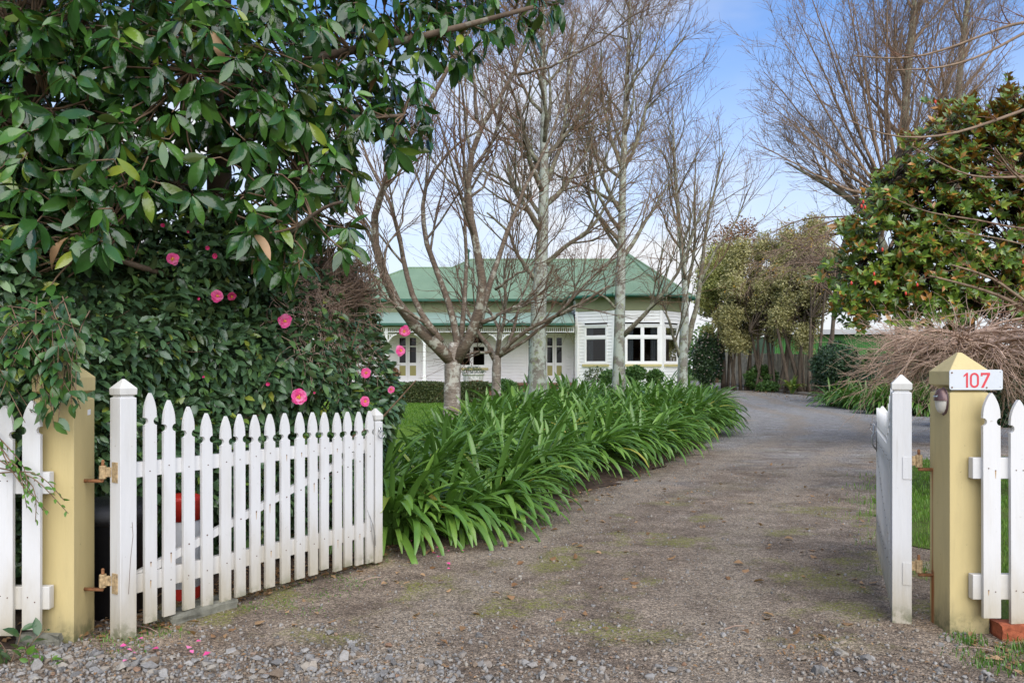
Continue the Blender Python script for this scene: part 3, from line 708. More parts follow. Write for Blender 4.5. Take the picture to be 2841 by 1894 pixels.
RG_H = np.array([2.16, 4.60]); RG_A = math.atan2(1.80, 0.70)
dr = np.array([math.cos(RG_A), math.sin(RG_A)])
rp_ = []
for i in range(16):
    sx = 0.13 + i * 0.1115
    top = 1.12 + (0.19 - 0.05 * i if i < 4 else 0.015 * math.exp(-i / 6))
    rp_.append((sx, top, 0.055 + 0.01 * random.random(), 0.070))
GR = gate((RG_H[0], RG_H[1], 0.0), RG_A, 1, 'white picket gate swung open almost edge-on beside the numbered yellow post', rp_, 1.385, 1.13, 1.93, stile_w=0.098)
mb = MB(); yq = 0.049
mb.box(1.71, 1.735, yq, yq + 0.006, 0.80, 1.02); mb.tube([(1.722, yq + 0.004, 1.0), (1.722, yq + 0.02, 0.99), (1.722, yq + 0.022, 0.93), (1.722, yq + 0.034, 0.915), (1.722, yq + 0.030, 0.85), (1.722, yq + 0.008, 0.815)], [0.006, 0.007, 0.007, 0.008, 0.007, 0.005], 6)
mb.build('latch_handle', M['steel'], GR, True, local=True)
mb = MB(); ring = [(1.93 + 0.004 * math.cos(a), 0.062, 0.985 - 0.028 + 0.028 * math.sin(a)) for a in np.linspace(0, 2 * math.pi, 15)]
mb.tube([(1.93, 0.062 + 0.024 * math.cos(a), 0.985 - 0.028 + 0.028 * math.sin(a)) for a in np.linspace(0, 2 * math.pi, 17)], 0.0035, 6)
mb.tube([(1.93, 0.036, 0.985), (1.93, 0.064, 0.99), (1.93, 0.09, 0.985)], 0.005); mb.build('ring_latch', M['steel'], GR, True, local=True)
for zz in (0.815, 0.235):
    MB().box(-0.0535, -0.048, -0.049, -0.004, zz, zz + 0.12).build('hinge_plate', M['white'], GR, local=True)
for z, lab in ((0.865, 'upper rusty hinge on the yellow post below the solar light'), (0.285, 'lower rusty hinge on the yellow post with the number sign')):
    hinge(PR, (2.316, 4.56), (2.205, 4.58), z, M['rust'], lab)

def fence(name_label, y, xs, tops, z0s, rail_x0, rail_x1, rails):
    t = empty('picket_fence', (xs[0], y, 0), name_label, 'picket fence', 'white picket fences')
    for x, h, z0 in zip(xs, tops, z0s):
        p = add_picket(t, x - xs[0], -0.021, 0.0, 0.090, h, z0, random.uniform(-0.008, 0.008))
        for r0, r1 in rails:
            for dx in (-0.018, 0.018): nail(p, x - xs[0] + dx, -0.021, (r0 + r1) / 2 + random.uniform(-0.02, 0.02), 0.0032)
    for r0, r1 in rails:
        MB().box(min(rail_x0, rail_x1) - xs[0], max(rail_x0, rail_x1) - xs[0], 0.001, 0.045, r0, r1).build('rail', M['white'], t, local=True, bevel=0.004)
    return t
FYR = 4.325
xs = [2.493 + 0.143 * i for i in range(9)]
tops = [1.293, 1.257, 1.225, 1.20, 1.185, 1.18, 1.18, 1.18, 1.18]
fence('white picket fence running off beside the yellow post with the number sign', FYR, xs, tops, [0.125, 0.095, 0.09, 0.09, 0.085, 0.085, 0.08, 0.08, 0.08], 2.405, 4.2, [(0.845, 0.955), (0.215, 0.345)])
xs = [-2.404 - 0.137 * i for i in range(10)]
fence('white picket fence overgrown with leaves beside the bare yellow post', 4.165, xs, [1.26, 1.235, 1.21, 1.195, 1.18, 1.18, 1.18, 1.18, 1.18, 1.18], [0.115, 0.085, 0.08, 0.08, 0.08, 0.08, 0.08, 0.08, 0.08, 0.08], -2.325, -4.0, [(0.79, 0.90), (0.21, 0.325)])

# brick edging under the fence on the right, mossy block under the post and under the gate
def lump(name, c, dims, mat, label, cat, rz=0.0, jit=0.12, sub=3, seed=0, group=None):
    bm = bmesh.new(); bmesh.ops.create_cube(bm, size=1.0); bmesh.ops.subdivide_edges(bm, edges=bm.edges[:], cuts=sub, use_grid_fill=True)
    r = random.Random(seed)
    for v in bm.verts:
        v.co = Vector((v.co.x * dims[0], v.co.y * dims[1], v.co.z * dims[2])) + Vector([r.uniform(-1, 1) * jit * min(dims) for _ in range(3)])
    me = bpy.data.meshes.new(name); bm.to_mesh(me); bm.free()
    for p in me.polygons: p.use_smooth = False
    o = link(name, me, mat, None, c); o.rotation_euler = (0, 0, rz); return tag(o, label, cat, group)
for i in range(7):
    lump('edging_brick', (2.64 + 0.235 * i + (0.02 if i else 0), 4.33 - 0.012 * i, 0.052), (0.225, 0.13, 0.085), M['brick'],
         'weathered red brick nearest the yellow post under the picket fence' if i == 0 else 'weathered red edging brick lying under the fence near the photo edge', 'brick', R(-2), 0.06, 2, i, 'brick edging under the fence')
lump('footing_stone', (-2.40, 4.215, 0.02), (0.22, 0.06, 0.11), M['concrete'], 'mossy concrete footing at the foot of the yellow post beside the weeds', 'concrete footing', 0, 0.12, 3, 5)
lump('concrete_block', (-1.80, 4.74, 0.03), (0.16, 0.42, 0.08), M['concrete'], 'mossy concrete block lying under the broadside gate', 'concrete block', R(-33), 0.10, 3, 6)

# number sign and light on the right post
sg = empty('number_sign', (2.447, 4.372, 1.36), 'white enamel house number sign with red 107 on the yellow post', 'sign')
def rrect(x0, x1, z0, z1, r, n=6):
    out = []
    for cx_, cz_, a0 in ((x1 - r, z1 - r, 0), (x0 + r, z1 - r, 90), (x0 + r, z0 + r, 180), (x1 - r, z0 + r, 270)):
        for k in range(n + 1):
            a = R(a0 + 90 * k / n); out.append((cx_ + r * math.cos(a), cz_ + r * math.sin(a)))
    return out
SX0, SX1, SZ0, SZ1, SY = 2.307, 2.588, 1.308, 1.414, 4.3715
MB().prism([(x, SY, z) for x, z in rrect(SX0, SX1, SZ0, SZ1, 0.012)][::-1], (0, 0.0045, 0)).build('plate', M['sign'], sg)
def sx(u): return SX0 + (SX1 - SX0) * (u - 462) / (1385 - 462)
def sz(v): return SZ1 - (SZ1 - SZ0) * (v - 487) / (838 - 487)
def digit(poly):
    MB().prism([(sx(u), SY - 0.0012, sz(v)) for u, v in poly], (0, 0.001, 0)).build('digit', M['sign_red'], sg)
digit([(748, 800), (782, 800), (782, 540), (755, 540), (706, 588), (706, 618), (748, 585)][::-1])
digit([(1003, 540), (1163, 540), (1163, 575), (1052, 802), (1008, 802), (1118, 578), (1035, 578), (1035, 600), (1003, 600)][::1])
o_, i_ = [], []
for (cu, cv, a0) in ((893, 618, 180), (893, 725, 0)):
    for k in range(13):
        a = R(a0 + 180 * k / 12); o_.append((cu + 78 * math.cos(a), cv + 78 * math.sin(a))); i_.append((cu + 44 * math.cos(a), cv + 44 * math.sin(a)))
nn = len(o_); vv = []; ff = []
for dy in (-0.0012, -0.0002):
    vv += [(sx(u), SY + dy, sz(w)) for u, w in o_] + [(sx(u), SY + dy, sz(w)) for u, w in i_]
for k in range(nn):
    k2 = (k + 1) % nn; ff += [(k, k2, nn + k2, nn + k), (k, 2 * nn + k, 2 * nn + k2, k2), (nn + k, nn + k2, 3 * nn + k2, 3 * nn + k)]
MB().add(vv, ff).build('digit', M['sign_red'], sg)
for u, v in ((503, 540), (505, 797), (1106, 799)):
    MB().lathe([(0.0045, 0), (0.004, 0.002)], (0, 0, 0), 8).build('screw', M['rust'], sg, local=True).matrix_basis = Matrix.Translation(Vector((sx(u), SY - 0.001, sz(v))) - Vector((2.447, 4.372, 1.36))) @ Matrix.Rotation(R(90), 4, 'X')
for u, v in ((1338, 530), (1338, 787)):
    MB().lathe([(0.002, 0), (0.002, 0.001)], (0, 0, 0), 8).build('screw_hole', M['nail'], sg, local=True).matrix_basis = Matrix.Translation(Vector((sx(u), SY - 0.0005, sz(v))) - Vector((2.447, 4.372, 1.36))) @ Matrix.Rotation(R(90), 4, 'X')
# oval solar light on the drive-side face of the right post
lt = empty('solar_light', (2.3125, 4.44, 1.245), 'small oval bronze solar light on the yellow post below its cap', 'light')
def half_egg(name, z0, z1, mat, grow=1.0, thick=0.045):
    v, f = [], []; na, nb = 13, 7
    for j in range(nb):
        bl = (math.pi / 2) * j / (nb - 1)
        for i in range(na):
            w = z0 + (z1 - z0) * i / (na - 1)       # height parameter -1..1
            hw = math.sqrt(max(0.0, 1 - w * w)) * 0.043 * grow
            v.append((2.3125 - thick * math.sin(bl) * (0.35 + 0.65 * math.sqrt(max(0, 1 - w * w))), 4.44 + hw * math.cos(bl), 1.245 + w * 0.066 * grow))
    for j in range(nb - 2, -1, -1): pass
    m = [(x, 8.88 - y, z) for x, y, z in v]
    for j in range(nb - 1):
        for i in range(na - 1):
            a = j * na + i; f.append((a, a + na, a + na + 1, a + 1)); b = a + na * nb; f.append((b, b + 1, b + na + 1, b + na))
    return MB().add(v + m, f).build(name, mat, lt, True)
half_egg('hood', 0.05, 1.0, M['bronze'], 1.08, 0.05); half_egg('diffuser', -1.0, 0.1, M['diffuser'], 1.0, 0.043); half_egg('back_rim', -1.0, 1.0, M['bronze'], 1.16, 0.014)
MB().obox((2.265, 4.423, 1.268), (0, 0.034, 0), (0.022, 0, 0.026), (-0.002, 0, 0.002)).build('solar_panel', M['solar'], lt)

# bin and red tub behind the broadside gate
bn = empty('rubbish_bin', (-2.32, 4.80, 0), 'black plastic rubbish bin lined with a bag behind the yellow post', 'bin')
MB().lathe([(0.19, 0.02), (0.23, 0.55), (0.245, 0.555), (0.245, 0.585), (0.225, 0.585)], (-2.32, 4.80, 0), 22, cap=True).build('body', M['black_plastic'], bn, True)
mb = MB(); mb.lathe([(0.247, 0.55), (0.252, 0.60), (0.235, 0.635), (0.18, 0.66), (0.08, 0.675)], (-2.32, 4.80, 0), 22); mb.build('bag', M['bag'], bn, True)
tb = empty('red_tub', (-2.0, 5.05, 0), 'red plastic tub with a pale band standing behind the broadside gate', 'tub')
MB().lathe([(0.085, 0.0), (0.09, 0.05), (0.093, 0.06), (0.10, 0.50)], (-2.0, 5.05, 0), 20).build('body', M['grey_plastic'], tb, True)
MB().lathe([(0.103, 0.505), (0.105, 0.60), (0.11, 0.62), (0.11, 0.64), (0.07, 0.655)], (-2.0, 5.05, 0), 20).build('lid', M['red_plastic'], tb, True)
MB().lathe([(0.094, 0.03), (0.098, 0.10)], (-2.0, 5.05, 0), 20, cap=False).build('band', M['red_plastic'], tb, True)
# ------------------------------------------------------------------ the house
M['boards'] = plain_mat('white_weatherboard_paint', (0.83, 0.825, 0.80), 0.5, 0.35, 0.05, 1.5, bmp=0.08)
M['trim'] = plain_mat('white_trim_paint', (0.80, 0.795, 0.765), 0.45, 0.35, 0.03, 2.0, bmp=0.05)
M['cream'] = plain_mat('cream_sill_paint', (0.50, 0.43, 0.20), 0.5, 0.35, 0.06, 3.0)
M['sage'] = plain_mat('sage_frieze_paint', (0.20, 0.215, 0.115), 0.55, 0.3, 0.07, 2.0)
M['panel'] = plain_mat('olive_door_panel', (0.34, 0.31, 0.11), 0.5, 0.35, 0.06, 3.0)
M['gutter'] = plain_mat('dark_green_gutter', (0.02, 0.095, 0.06), 0.4, 0.4, 0.1, 3.0)
M['deck'] = plain_mat('brick_red_deck', (0.17, 0.085, 0.06), 0.8, 0.2, 0.2, 5.0)
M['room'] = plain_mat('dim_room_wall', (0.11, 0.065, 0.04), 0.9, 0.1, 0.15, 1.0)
M['curtain'] = plain_mat('pale_curtain', (0.45, 0.52, 0.55), 0.8, 0.1, 0.1, 6.0)
def roof_material(name, a, b_):
    m, nt, N, L, b = new_mat(name)
    geo = N.new('ShaderNodeNewGeometry'); P = geo.outputs['Position']
    n1 = noise(N, L, 0.9, 6, 0.65, vec=P); n2 = noise(N, L, 9, 5, 0.7, vec=P, mapping=(1, 0.3, 0.3))
    c = ramp(N, [(0.3, a), (0.7, b_)]); L.new(n1.outputs['Fac'], c.inputs[0])
    col = mixc(N, L, maprange(N, L, n2.outputs['Fac'], 0.55, 0.75, 0, 0.35), c.outputs[0], tuple(x * 0.6 for x in a))
    L.new(col, b.inputs['Base Color']); b.inputs['Roughness'].default_value = 0.45; b.inputs['Specular IOR Level'].default_value = 0.45; return m
M['roof'] = roof_material('green_painted_iron', (0.135, 0.21, 0.125), (0.18, 0.265, 0.165))
M['roof_pale'] = roof_material('pale_green_iron', (0.20, 0.29, 0.225), (0.255, 0.34, 0.275))
def glass_material():
    m, nt, N, L, b = new_mat('window_glass')
    tr = N.new('ShaderNodeBsdfTransparent'); tr.inputs['Color'].default_value = (0.62, 0.62, 0.62, 1)
    gl = N.new('ShaderNodeBsdfGlossy'); gl.inputs['Roughness'].default_value = 0.02; gl.inputs['Color'].default_value = (0.9, 0.9, 0.9, 1)
    fr = N.new('ShaderNodeFresnel'); fr.inputs['IOR'].default_value = 1.42
    mx = N.new('ShaderNodeMixShader'); L.new(fr.outputs[0], mx.inputs[0]); L.new(tr.outputs[0], mx.inputs[1]); L.new(gl.outputs[0], mx.inputs[2])
    L.new(mx.outputs[0], N['Material Output'].inputs['Surface']); return m
M['glass'] = glass_material()

H0 = 0.15            # ground level at the house
FLOOR, EAVE = 0.80, 4.72
house = empty('house', (2.0, 40.0, H0), 'white weatherboard villa with green iron roof and bay window behind the bare trees', 'house')

def wall(p0, p1, z0, z1, openings=(), bh=0.148, n_out=None, name='wall', corner=True):
    """weatherboard wall from p0 to p1 (plan), boards clipped round openings (u0,u1,z0,z1)"""
    p0, p1 = np.array(p0, float), np.array(p1, float); d = p1 - p0; Lw = np.linalg.norm(d); d /= Lw
    n = np.array([d[1], -d[0]])       # outward: to the right of p0->p1 turned towards the camera
    def P(u, o, z): return np.array([p0[0] + d[0] * u + n[0] * o, p0[1] + d[1] * u + n[1] * o, z])
    mb = MB()
    if corner:
        for u in (0.0, Lw - 0.11): mb.obox(P(u, 0.0, z0), P(u + 0.11, 0, z0) - P(u, 0, z0), P(u, 0.055, z0) - P(u, 0, z0), (0, 0, z1 - z0))
    mb.obox(P(0, -0.03, z0 - 0.35), P(Lw, 0, 0) - P(0, 0, 0), P(0, 0.04, 0) - P(0, 0, 0), (0, 0, 0.345))
    w = mb.build(name, M['trim'], house)
    z = z0
    while z < z1 - 0.02:
        zt = min(z + bh, z1)
        segs = [(0.11 if corner else 0, Lw - (0.11 if corner else 0))]
        for (a, b, c, e) in openings:
            if c < zt - 0.01 and e > z + 0.01:
                ns = []
                for s0, s1 in segs:
                    if b <= s0 or a >= s1: ns.append((s0, s1)); continue
                    if a > s0: ns.append((s0, a))
                    if b < s1: ns.append((b, s1))
                segs = ns
        for s0, s1 in segs:
            if s1 - s0 < 0.04: continue
            v = []
            for u in (s0, s1):
                v += [P(u, 0.040, z), P(u, -0.01, z), P(u, -0.01, zt), P(u, -0.004, zt), P(u, -0.004, zt - 0.026), P(u, 0.036, zt - 0.038)]
            f = [(0, 1, 2, 3, 4, 5), (11, 10, 9, 8, 7, 6)] + [(i, 6 + i, 6 + (i + 1) % 6, (i + 1) % 6) for i in range(6)]
            obj('weatherboard', v, f, M['boards'], w)
        z = zt
    return P, w

def window(P, u0, u1, z0, z1, lights=1, top_h=0.42, sill=True, curtains=True, name='window'):
    """framed sash window with a top light row; P is the wall's local frame"""
    mb = MB(); fw = 0.075
    def bx(a, b, c, e, o0, o1, m=mb): m.obox(P(a, o0, c), P(b, o0, c) - P(a, o0, c), P(a, o1, c) - P(a, o0, c), (0, 0, e - c))
    bx(u0, u0 + fw, z0, z1, -0.02, 0.055); bx(u1 - fw, u1, z0, z1, -0.02, 0.055)
    bx(u0 + fw, u1 - fw, z1 - fw, z1, -0.02, 0.055); bx(u0 + fw, u1 - fw, z0, z0 + 0.10, -0.02, 0.05)
    bx(u0 - 0.05, u1 + 0.05, z1 + 0.002, z1 + 0.05, -0.02, 0.085)
    tz = z1 - fw - top_h
    if top_h > 0: bx(u0 + fw, u1 - fw, tz - 0.12, tz - 0.001, -0.02, 0.05)
    w = mb.build(name, M['trim'], house)
    iw = (u1 - u0 - 2 * fw); g = 0.10; lw = (iw - g * (lights - 1)) / lights
    for k in range(lights):
        a = u0 + fw + k * (lw + g)
        if k:
            m2 = MB(); bx(a - g, a, z0 + 0.10, z1 - fw, -0.018, 0.045, m2); m2.build('mullion', M['trim'], w)
        rows = [(z0 + 0.10, (tz - 0.12) if top_h > 0 else z1 - fw)] + ([(tz, z1 - fw)] if top_h > 0 else [])
        for (c, e) in rows:
            m2 = MB(); s = 0.032
            bx(a, a + s, c, e, 0.0, 0.03, m2); bx(a + lw - s, a + lw, c, e, 0.0, 0.03, m2); bx(a + s, a + lw - s, c, c + s, 0.0, 0.03, m2); bx(a + s, a + lw - s, e - s, e, 0.0, 0.03, m2)
            m2.build('sash', M['trim'], w)
            m2 = MB(); bx(a + s, a + lw - s, c + s, e - s, 0.006, 0.012, m2); m2.build('pane', M['glass'], w)
    if sill:
        m2 = MB(); bx(u0 - 0.08, u1 + 0.08, z0 - 0.11, z0 - 0.002, -0.02, 0.11, m2); m2.build('sill', M['cream'], w)
    if curtains:
        for side in (0, 1):
            if curtains == 'left' and side: continue
            if curtains == 'right' and not side: continue
            v, f = [], []; cw = 0.34 if iw > 0.8 else 0.22
            for j in range(13):
                uu = (u0 + fw * 0.6 + cw * j / 12) if side == 0 else (u1 - fw * 0.6 - cw * j / 12); o = -0.12 + 0.03 * math.sin(j * 2.1)
                v += [P(uu, o, z0), P(uu, o, z1 - 0.1)]
                if j: f.append((2 * j - 2, 2 * j, 2 * j + 1, 2 * j - 1))
            obj('curtain', v, f, M['curtain'], w)
    return w

def french_doors(P, u0, leaves, z0, z1, lw=0.5, name='french_doors'):
    mb = MB(); fw = 0.10
    def bx(a, b, c, e, o0, o1, m=mb): m.obox(P(a, o0, c), P(b, o0, c) - P(a, o0, c), P(a, o1, c) - P(a, o0, c), (0, 0, e - c))
    u1 = u0 + leaves * lw + 2 * fw
    bx(u0, u0 + fw, z0, z1, -0.02, 0.06); bx(u1 - fw, u1, z0, z1, -0.02, 0.06); bx(u0 + fw, u1 - fw, z1 - 0.12, z1, -0.02, 0.06); bx(u0 - 0.03, u1 + 0.03, z0 - 0.06, z0 - 0.002, -0.02, 0.12)
    d = mb.build(name, M['trim'], house)
    for k in range(leaves):
        a = u0 + fw + k * lw + 0.004; b = a + lw - 0.008; s = 0.095; zm = z0 + 0.82; zb = z0 + 0.28; zt = z1 - 0.12
        m2 = MB(); bx(a, a + s, z0, zt, 0.0, 0.035, m2); bx(b - s, b, z0, zt, 0.0, 0.035, m2)
        bx(a + s, b - s, z0, zb, 0.0, 0.034, m2); bx(a + s, b - s, zm - 0.06, zm + 0.08, 0.0, 0.034, m2); bx(a + s, b - s, zt - 0.10, zt - 0.002, 0.0, 0.034, m2)
        zi = zt - 0.10 - (zt - zm) * 0.30; bx(a + s, b - s, zi - 0.025, zi + 0.025, 0.0, 0.034, m2)
        m2.build('door_leaf', M['trim'], d)
        m3 = MB(); bx(a + s, b - s, zb, zm - 0.06, 0.0, 0.012, m3); bx(a + s + 0.05, b - s - 0.05, zb + 0.05, zm - 0.11, 0.012, 0.024, m3); m3.build('panel', M['panel'], d)
        m3 = MB(); bx(a + s, b - s, zm + 0.08, zi - 0.025, 0.006, 0.012, m3); bx(a + s, b - s, zi + 0.025, zt - 0.10, 0.006, 0.012, m3); m3.build('pane', M['glass'], d)
        if k == leaves // 2:
            m4 = MB(); m4.tube([P(a + 0.04, 0.035, z0 + 1.0), P(a + 0.04, 0.075, z0 + 1.0), P(a + 0.10, 0.08, z0 + 1.0)], 0.012, 6); m4.build('handle', M['steel'], d)
    return d

# main wall under the verandah
YW = 40.0; VXA = -8.6
def u_of(px, Y, x0): return (px - CX) * Y / FPX - x0
X0 = -8.4
P, w = wall((X0, YW), (2.98, YW), FLOOR, 4.2, openings=[
    (u_of(1097, YW, X0), u_of(1097, YW, X0) + 1.2, FLOOR, FLOOR + 2.32),
    (u_of(1267, YW, X0), u_of(1350, YW, X0), 1.46, 3.05),
    (u_of(1455, YW, X0), u_of(1455, YW, X0) + 2.0, FLOOR, FLOOR + 2.32)])
french_doors(P, u_of(1097, YW, X0), 2, FLOOR, FLOOR + 2.32)
window(P, u_of(1267, YW, X0), u_of(1350, YW, X0), 1.46, 3.05, lights=2, top_h=0.36, curtains=False)
french_doors(P, u_of(1455, YW, X0), 4, FLOOR, FLOOR + 2.32, lw=0.45)
# frieze above the verandah roof
mb = MB(); mb.box(X0, 2.95, YW - 0.05, YW + 0.02, 4.12, 4.70); mb.build('frieze', M['sage'], house)
for k in range(9):
    x = -6.6 + k * 1.15; m2 = MB(); m2.prism([(x, YW - 0.051, 4.28), (x, YW - 0.051, 4.66), (x, YW - 0.30, 4.66), (x, YW - 0.12, 4.5)], (0.07, 0, 0)); m2.build('eave_bracket', M['sage'], house)
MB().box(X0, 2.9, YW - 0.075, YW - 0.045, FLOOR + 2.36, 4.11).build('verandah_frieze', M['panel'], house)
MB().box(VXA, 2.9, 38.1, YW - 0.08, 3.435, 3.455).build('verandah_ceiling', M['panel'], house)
# bay
B0, B1, B2, B3 = (2.98, 38.6), (4.66, 37.5), (6.79, 37.5), (7.98, 38.9)
wz0, wz1 = 1.62, 3.38
def facet(a, b, px0, px1, lights, curt):
    a, b = np.array(a), np.array(b); d = b - a; Lw = np.linalg.norm(d); dn = d / Lw
    def uu(px): return s_of(px, a, dn)
    u0, u1 = uu(px0), uu(px1)
    P, w = wall(a, b, 0.55, 4.05, openings=[(u0, u1, wz0, wz1)])
    window(P, u0, u1, wz0, wz1, lights, 0.40, True, curt)
    mb = MB(); mb.obox(P(0, -0.02, 4.052), P(Lw, 0, 0) - P(0, 0, 0), P(0, 0.06, 0) - P(0, 0, 0), (0, 0, 0.63)); mb.obox(P(0, 0.041, 4.56), P(Lw, 0, 0) - P(0, 0, 0), P(0, 0.06, 0) - P(0, 0, 0), (0, 0, 0.08)); mb.build('frieze', M['sage'], house)
    return P
facet(B0, B1, 1622, 1686, 1, 'left'); facet(B1, B2, 1734, 1830, 2, True); facet(B2, B3, 1842, 1880, 1, 'right')
wall((2.98, 40.0), B0, 0.55, 4.68, corner=False); wall(B3, (7.98, 50.0), 0.55, 4.68, corner=False)
# rooms behind the glass
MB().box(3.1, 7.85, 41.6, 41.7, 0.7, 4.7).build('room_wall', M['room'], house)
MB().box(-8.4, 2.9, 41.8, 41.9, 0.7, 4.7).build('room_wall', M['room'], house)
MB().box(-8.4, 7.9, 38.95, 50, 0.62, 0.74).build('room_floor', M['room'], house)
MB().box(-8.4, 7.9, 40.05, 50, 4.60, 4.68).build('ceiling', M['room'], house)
MB().box(-8.42, -8.34, 40.02, 50, 0.5, 4.68).build('side_wall', M['boards'], house)
MB().box(-8.4, 7.95, 49.9, 50, 0.3, 4.68).build('back_wall', M['boards'], house)
# verandah
VX0, VX1, VY = -8.6, 2.85, 38.15
MB().box(VX0, VX1, VY - 0.15, YW - 0.03, 0.66, 0.745).build('verandah_floor', M['deck'], house)
MB().box(VX0, VX1, VY - 0.05, VY + 0.02, H0, 0.655).build('verandah_skirting', M['deck'], house)
MB().box(VX0, VX1, VY - 0.12, VY - 0.06, 3.33, 3.42).build('verandah_beam', M['sage'], house)
for px in (1072, 1178, 1385, 1488):
    x = (px - CX) * VY / FPX
    mb = MB(); mb.add(*square_ring(x, VY - 0.02, [(0.085, 0.746), (0.085, 1.05), (0.06, 1.09), (0.06, 3.0), (0.08, 3.03), (0.08, 3.08), (0.06, 3.1), (0.06, 3.325)])); mb.build('verandah_post', M['trim'], house)
    for sgn in (-1, 1):
        mb = MB()
        pts = [(x + sgn * (0.065 + 0.42 * t), VY - 0.02, 2.62 + 0.36 * math.sin(t * math.pi / 2) ** 0.8) for t in np.linspace(0, 1, 9)]
        mb.tube(pts, 0.035, 4); mb.tube([(x + sgn * 0.07, VY - 0.02, 2.98), (x + sgn * 0.49, VY - 0.02, 2.98)], 0.018, 4)
        for t in (0.2, 0.4, 0.6): mb.tube([(x + sgn * (0.065 + 0.42 * t), VY - 0.02, 2.62 + 0.36 * math.sin(t * math.pi / 2) ** 0.8), (x + sgn * (0.065 + 0.42 * t), VY - 0.02, 2.97)], 0.02, 4)
        mb.build('fretwork_bracket', M['trim'], house)
mb = MB(); mb.box(VX0, VX1, VY - 0.045, VY + 0.005, 3.08, 3.125); mb.box(VX0, VX1, VY - 0.045, VY + 0.005, 3.285, 3.325)
x = VX0 + 0.05
while x < VX1: mb.box(x, x + 0.034, VY - 0.033, VY - 0.007, 3.126, 3.284); x += 0.094
o = mb.build('fretwork_valance', M['trim'], house)
# verandah roof: curved iron with corrugations
def corrugated(name, u_count, ufun, nv, amp, mat, parent=house):
    """ufun(i, v) -> (point, normal)"""
    v, f = [], []
    for i in range(u_count):
        for j in range(nv):
            p, n_ = ufun(i / (u_count - 1), j / (nv - 1)); v.append(np.array(p) + np.array(n_) * amp * (1 if i % 2 else -1))
    for i in range(u_count - 1):
        for j in range(nv - 1):
            a = i * nv + j; f.append((a, a + nv, a + nv + 1, a + 1))
    return obj(name, v, np.array(f), mat, parent, True)
def vf(u, t):
    x = VX0 - 0.1 + (VX1 - VX0 + 0.1) * u
    y = YW - 0.06 - (YW - VY + 0.30) * t; z = 4.13 - 0.28 * t - 0.36 * t ** 3.2
    return (x, y, z), (0, -0.3, 0.95)
corrugated('verandah_roof', 300, vf, 6, 0.011, M['roof_pale'])
MB().box(VX0 - 0.1, VX1, VY - 0.40, VY - 0.29, 3.385, 3.49).build('verandah_gutter', M['gutter'], house)
# main roof planes
def roof_plane(name, eave0, eave1, poly, mat, pitch=0.152, over=0.0):
    """plane with eave along eave0->eave1; poly: list of 3D top boundary points from eave0 side to eave1 side"""
    e0, e1 = np.array(eave0, float), np.array(eave1, float); d = e1 - e0; Lw = np.linalg.norm(d); d /= Lw
    tops = [np.array(p, float) for p in poly]; far = max(tops, key=lambda p: np.linalg.norm((p - e0) - d * np.dot(p - e0, d)))
    up = (far - e0) - d * np.dot(far - e0, d); up /= np.linalg.norm(up); nrm_ = np.cross(d, up); nrm_ = nrm_ if nrm_[2] > 0 else -nrm_
    us = [0.0] + [float(np.dot(p - e0, d)) for p in tops] + [Lw]; vs = [0.0] + [float(np.dot(p - e0, up)) for p in tops] + [0.0]
    n = int(Lw / (pitch / 2)); v, f = [], []
    for i in range(n + 1):
        u = Lw * i / n; vm = float(np.interp(u, us, vs)); off = 0.012 * (1 if i % 2 else -1)
        v += [e0 + d * u + nrm_ * off, e0 + d * u + up * max(vm, 0.002) + nrm_ * off]
        if i: b = 2 * i; f.append((b - 2, b, b + 1, b - 1))
    return obj(name, v, np.array(f), mat, house, True)
EY = 39.55; SL = 4.45 / 2.44
def rp3(X, Z): return (X, EY + (Z - 4.74) * SL, Z)
ZR, ZL = 7.18, 6.62
roof_plane('roof', (-8.9, EY, 4.74), (6.6, EY, 4.74), [rp3(-5.35, ZL), rp3(-3.1, ZL), rp3(-2.2, ZR), rp3(6.6, ZR)], M['roof'])
roof_plane('roof_hip', (-8.9, 50.3, 4.74), (-8.9, EY, 4.74), [rp3(-5.35, ZL)], M['roof'])
roof_plane('roof_back', (8.6, 50.5, 4.74), (-8.9, 50.3, 4.74), [rp3(6.6, ZR), rp3(-2.2, ZR), rp3(-3.1, ZL), rp3(-5.35, ZL)], M['roof'])
ap = np.array([(1737 - CX) * 41.3 / FPX, 41.3, CAM_H + (HORY - 703) * 41.3 / FPX])
ev = [(2.45, 38.55, 4.74), (4.5, 36.98, 4.74), (6.98, 36.98, 4.74), (8.52, 38.75, 4.74), (8.52, 50.5, 4.74)]
rb = (6.0, 44.2, 7.2)
for i in range(3): roof_plane('bay_roof', ev[i], ev[i + 1], [ap], M['roof'])
roof_plane('bay_roof', ev[3], ev[4], [ap, rb], M['roof'])
roof_plane('bay_roof', (2.45, 42.5, 4.74), ev[0], [ap], M['roof'])
mb = MB()
for a, b in list(zip(ev[:3], ev[1:4])) + [((2.45, 40, 4.74), ev[0])]:
    pass
for i in range(3): mb.tube([np.array(ev[i]) - (0, 0, 0.05), np.array(ev[i + 1]) - (0, 0, 0.05)], 0.075, 6)
mb.tube([(8.52, 38.75, 4.69), (8.52, 50, 4.69)], 0.075, 6); mb.box(-8.9, 2.9, EY - 0.07, EY + 0.03, 4.63, 4.74); mb.build('gutter', M['gutter'], house)
for i in range(4):
    m2 = MB(); m2.tube([np.array(ev[i]) + (0, 0, 0.03), ap + (0, 0, 0.03)], 0.055, 6); m2.build('hip_cap', M['roof'], house)
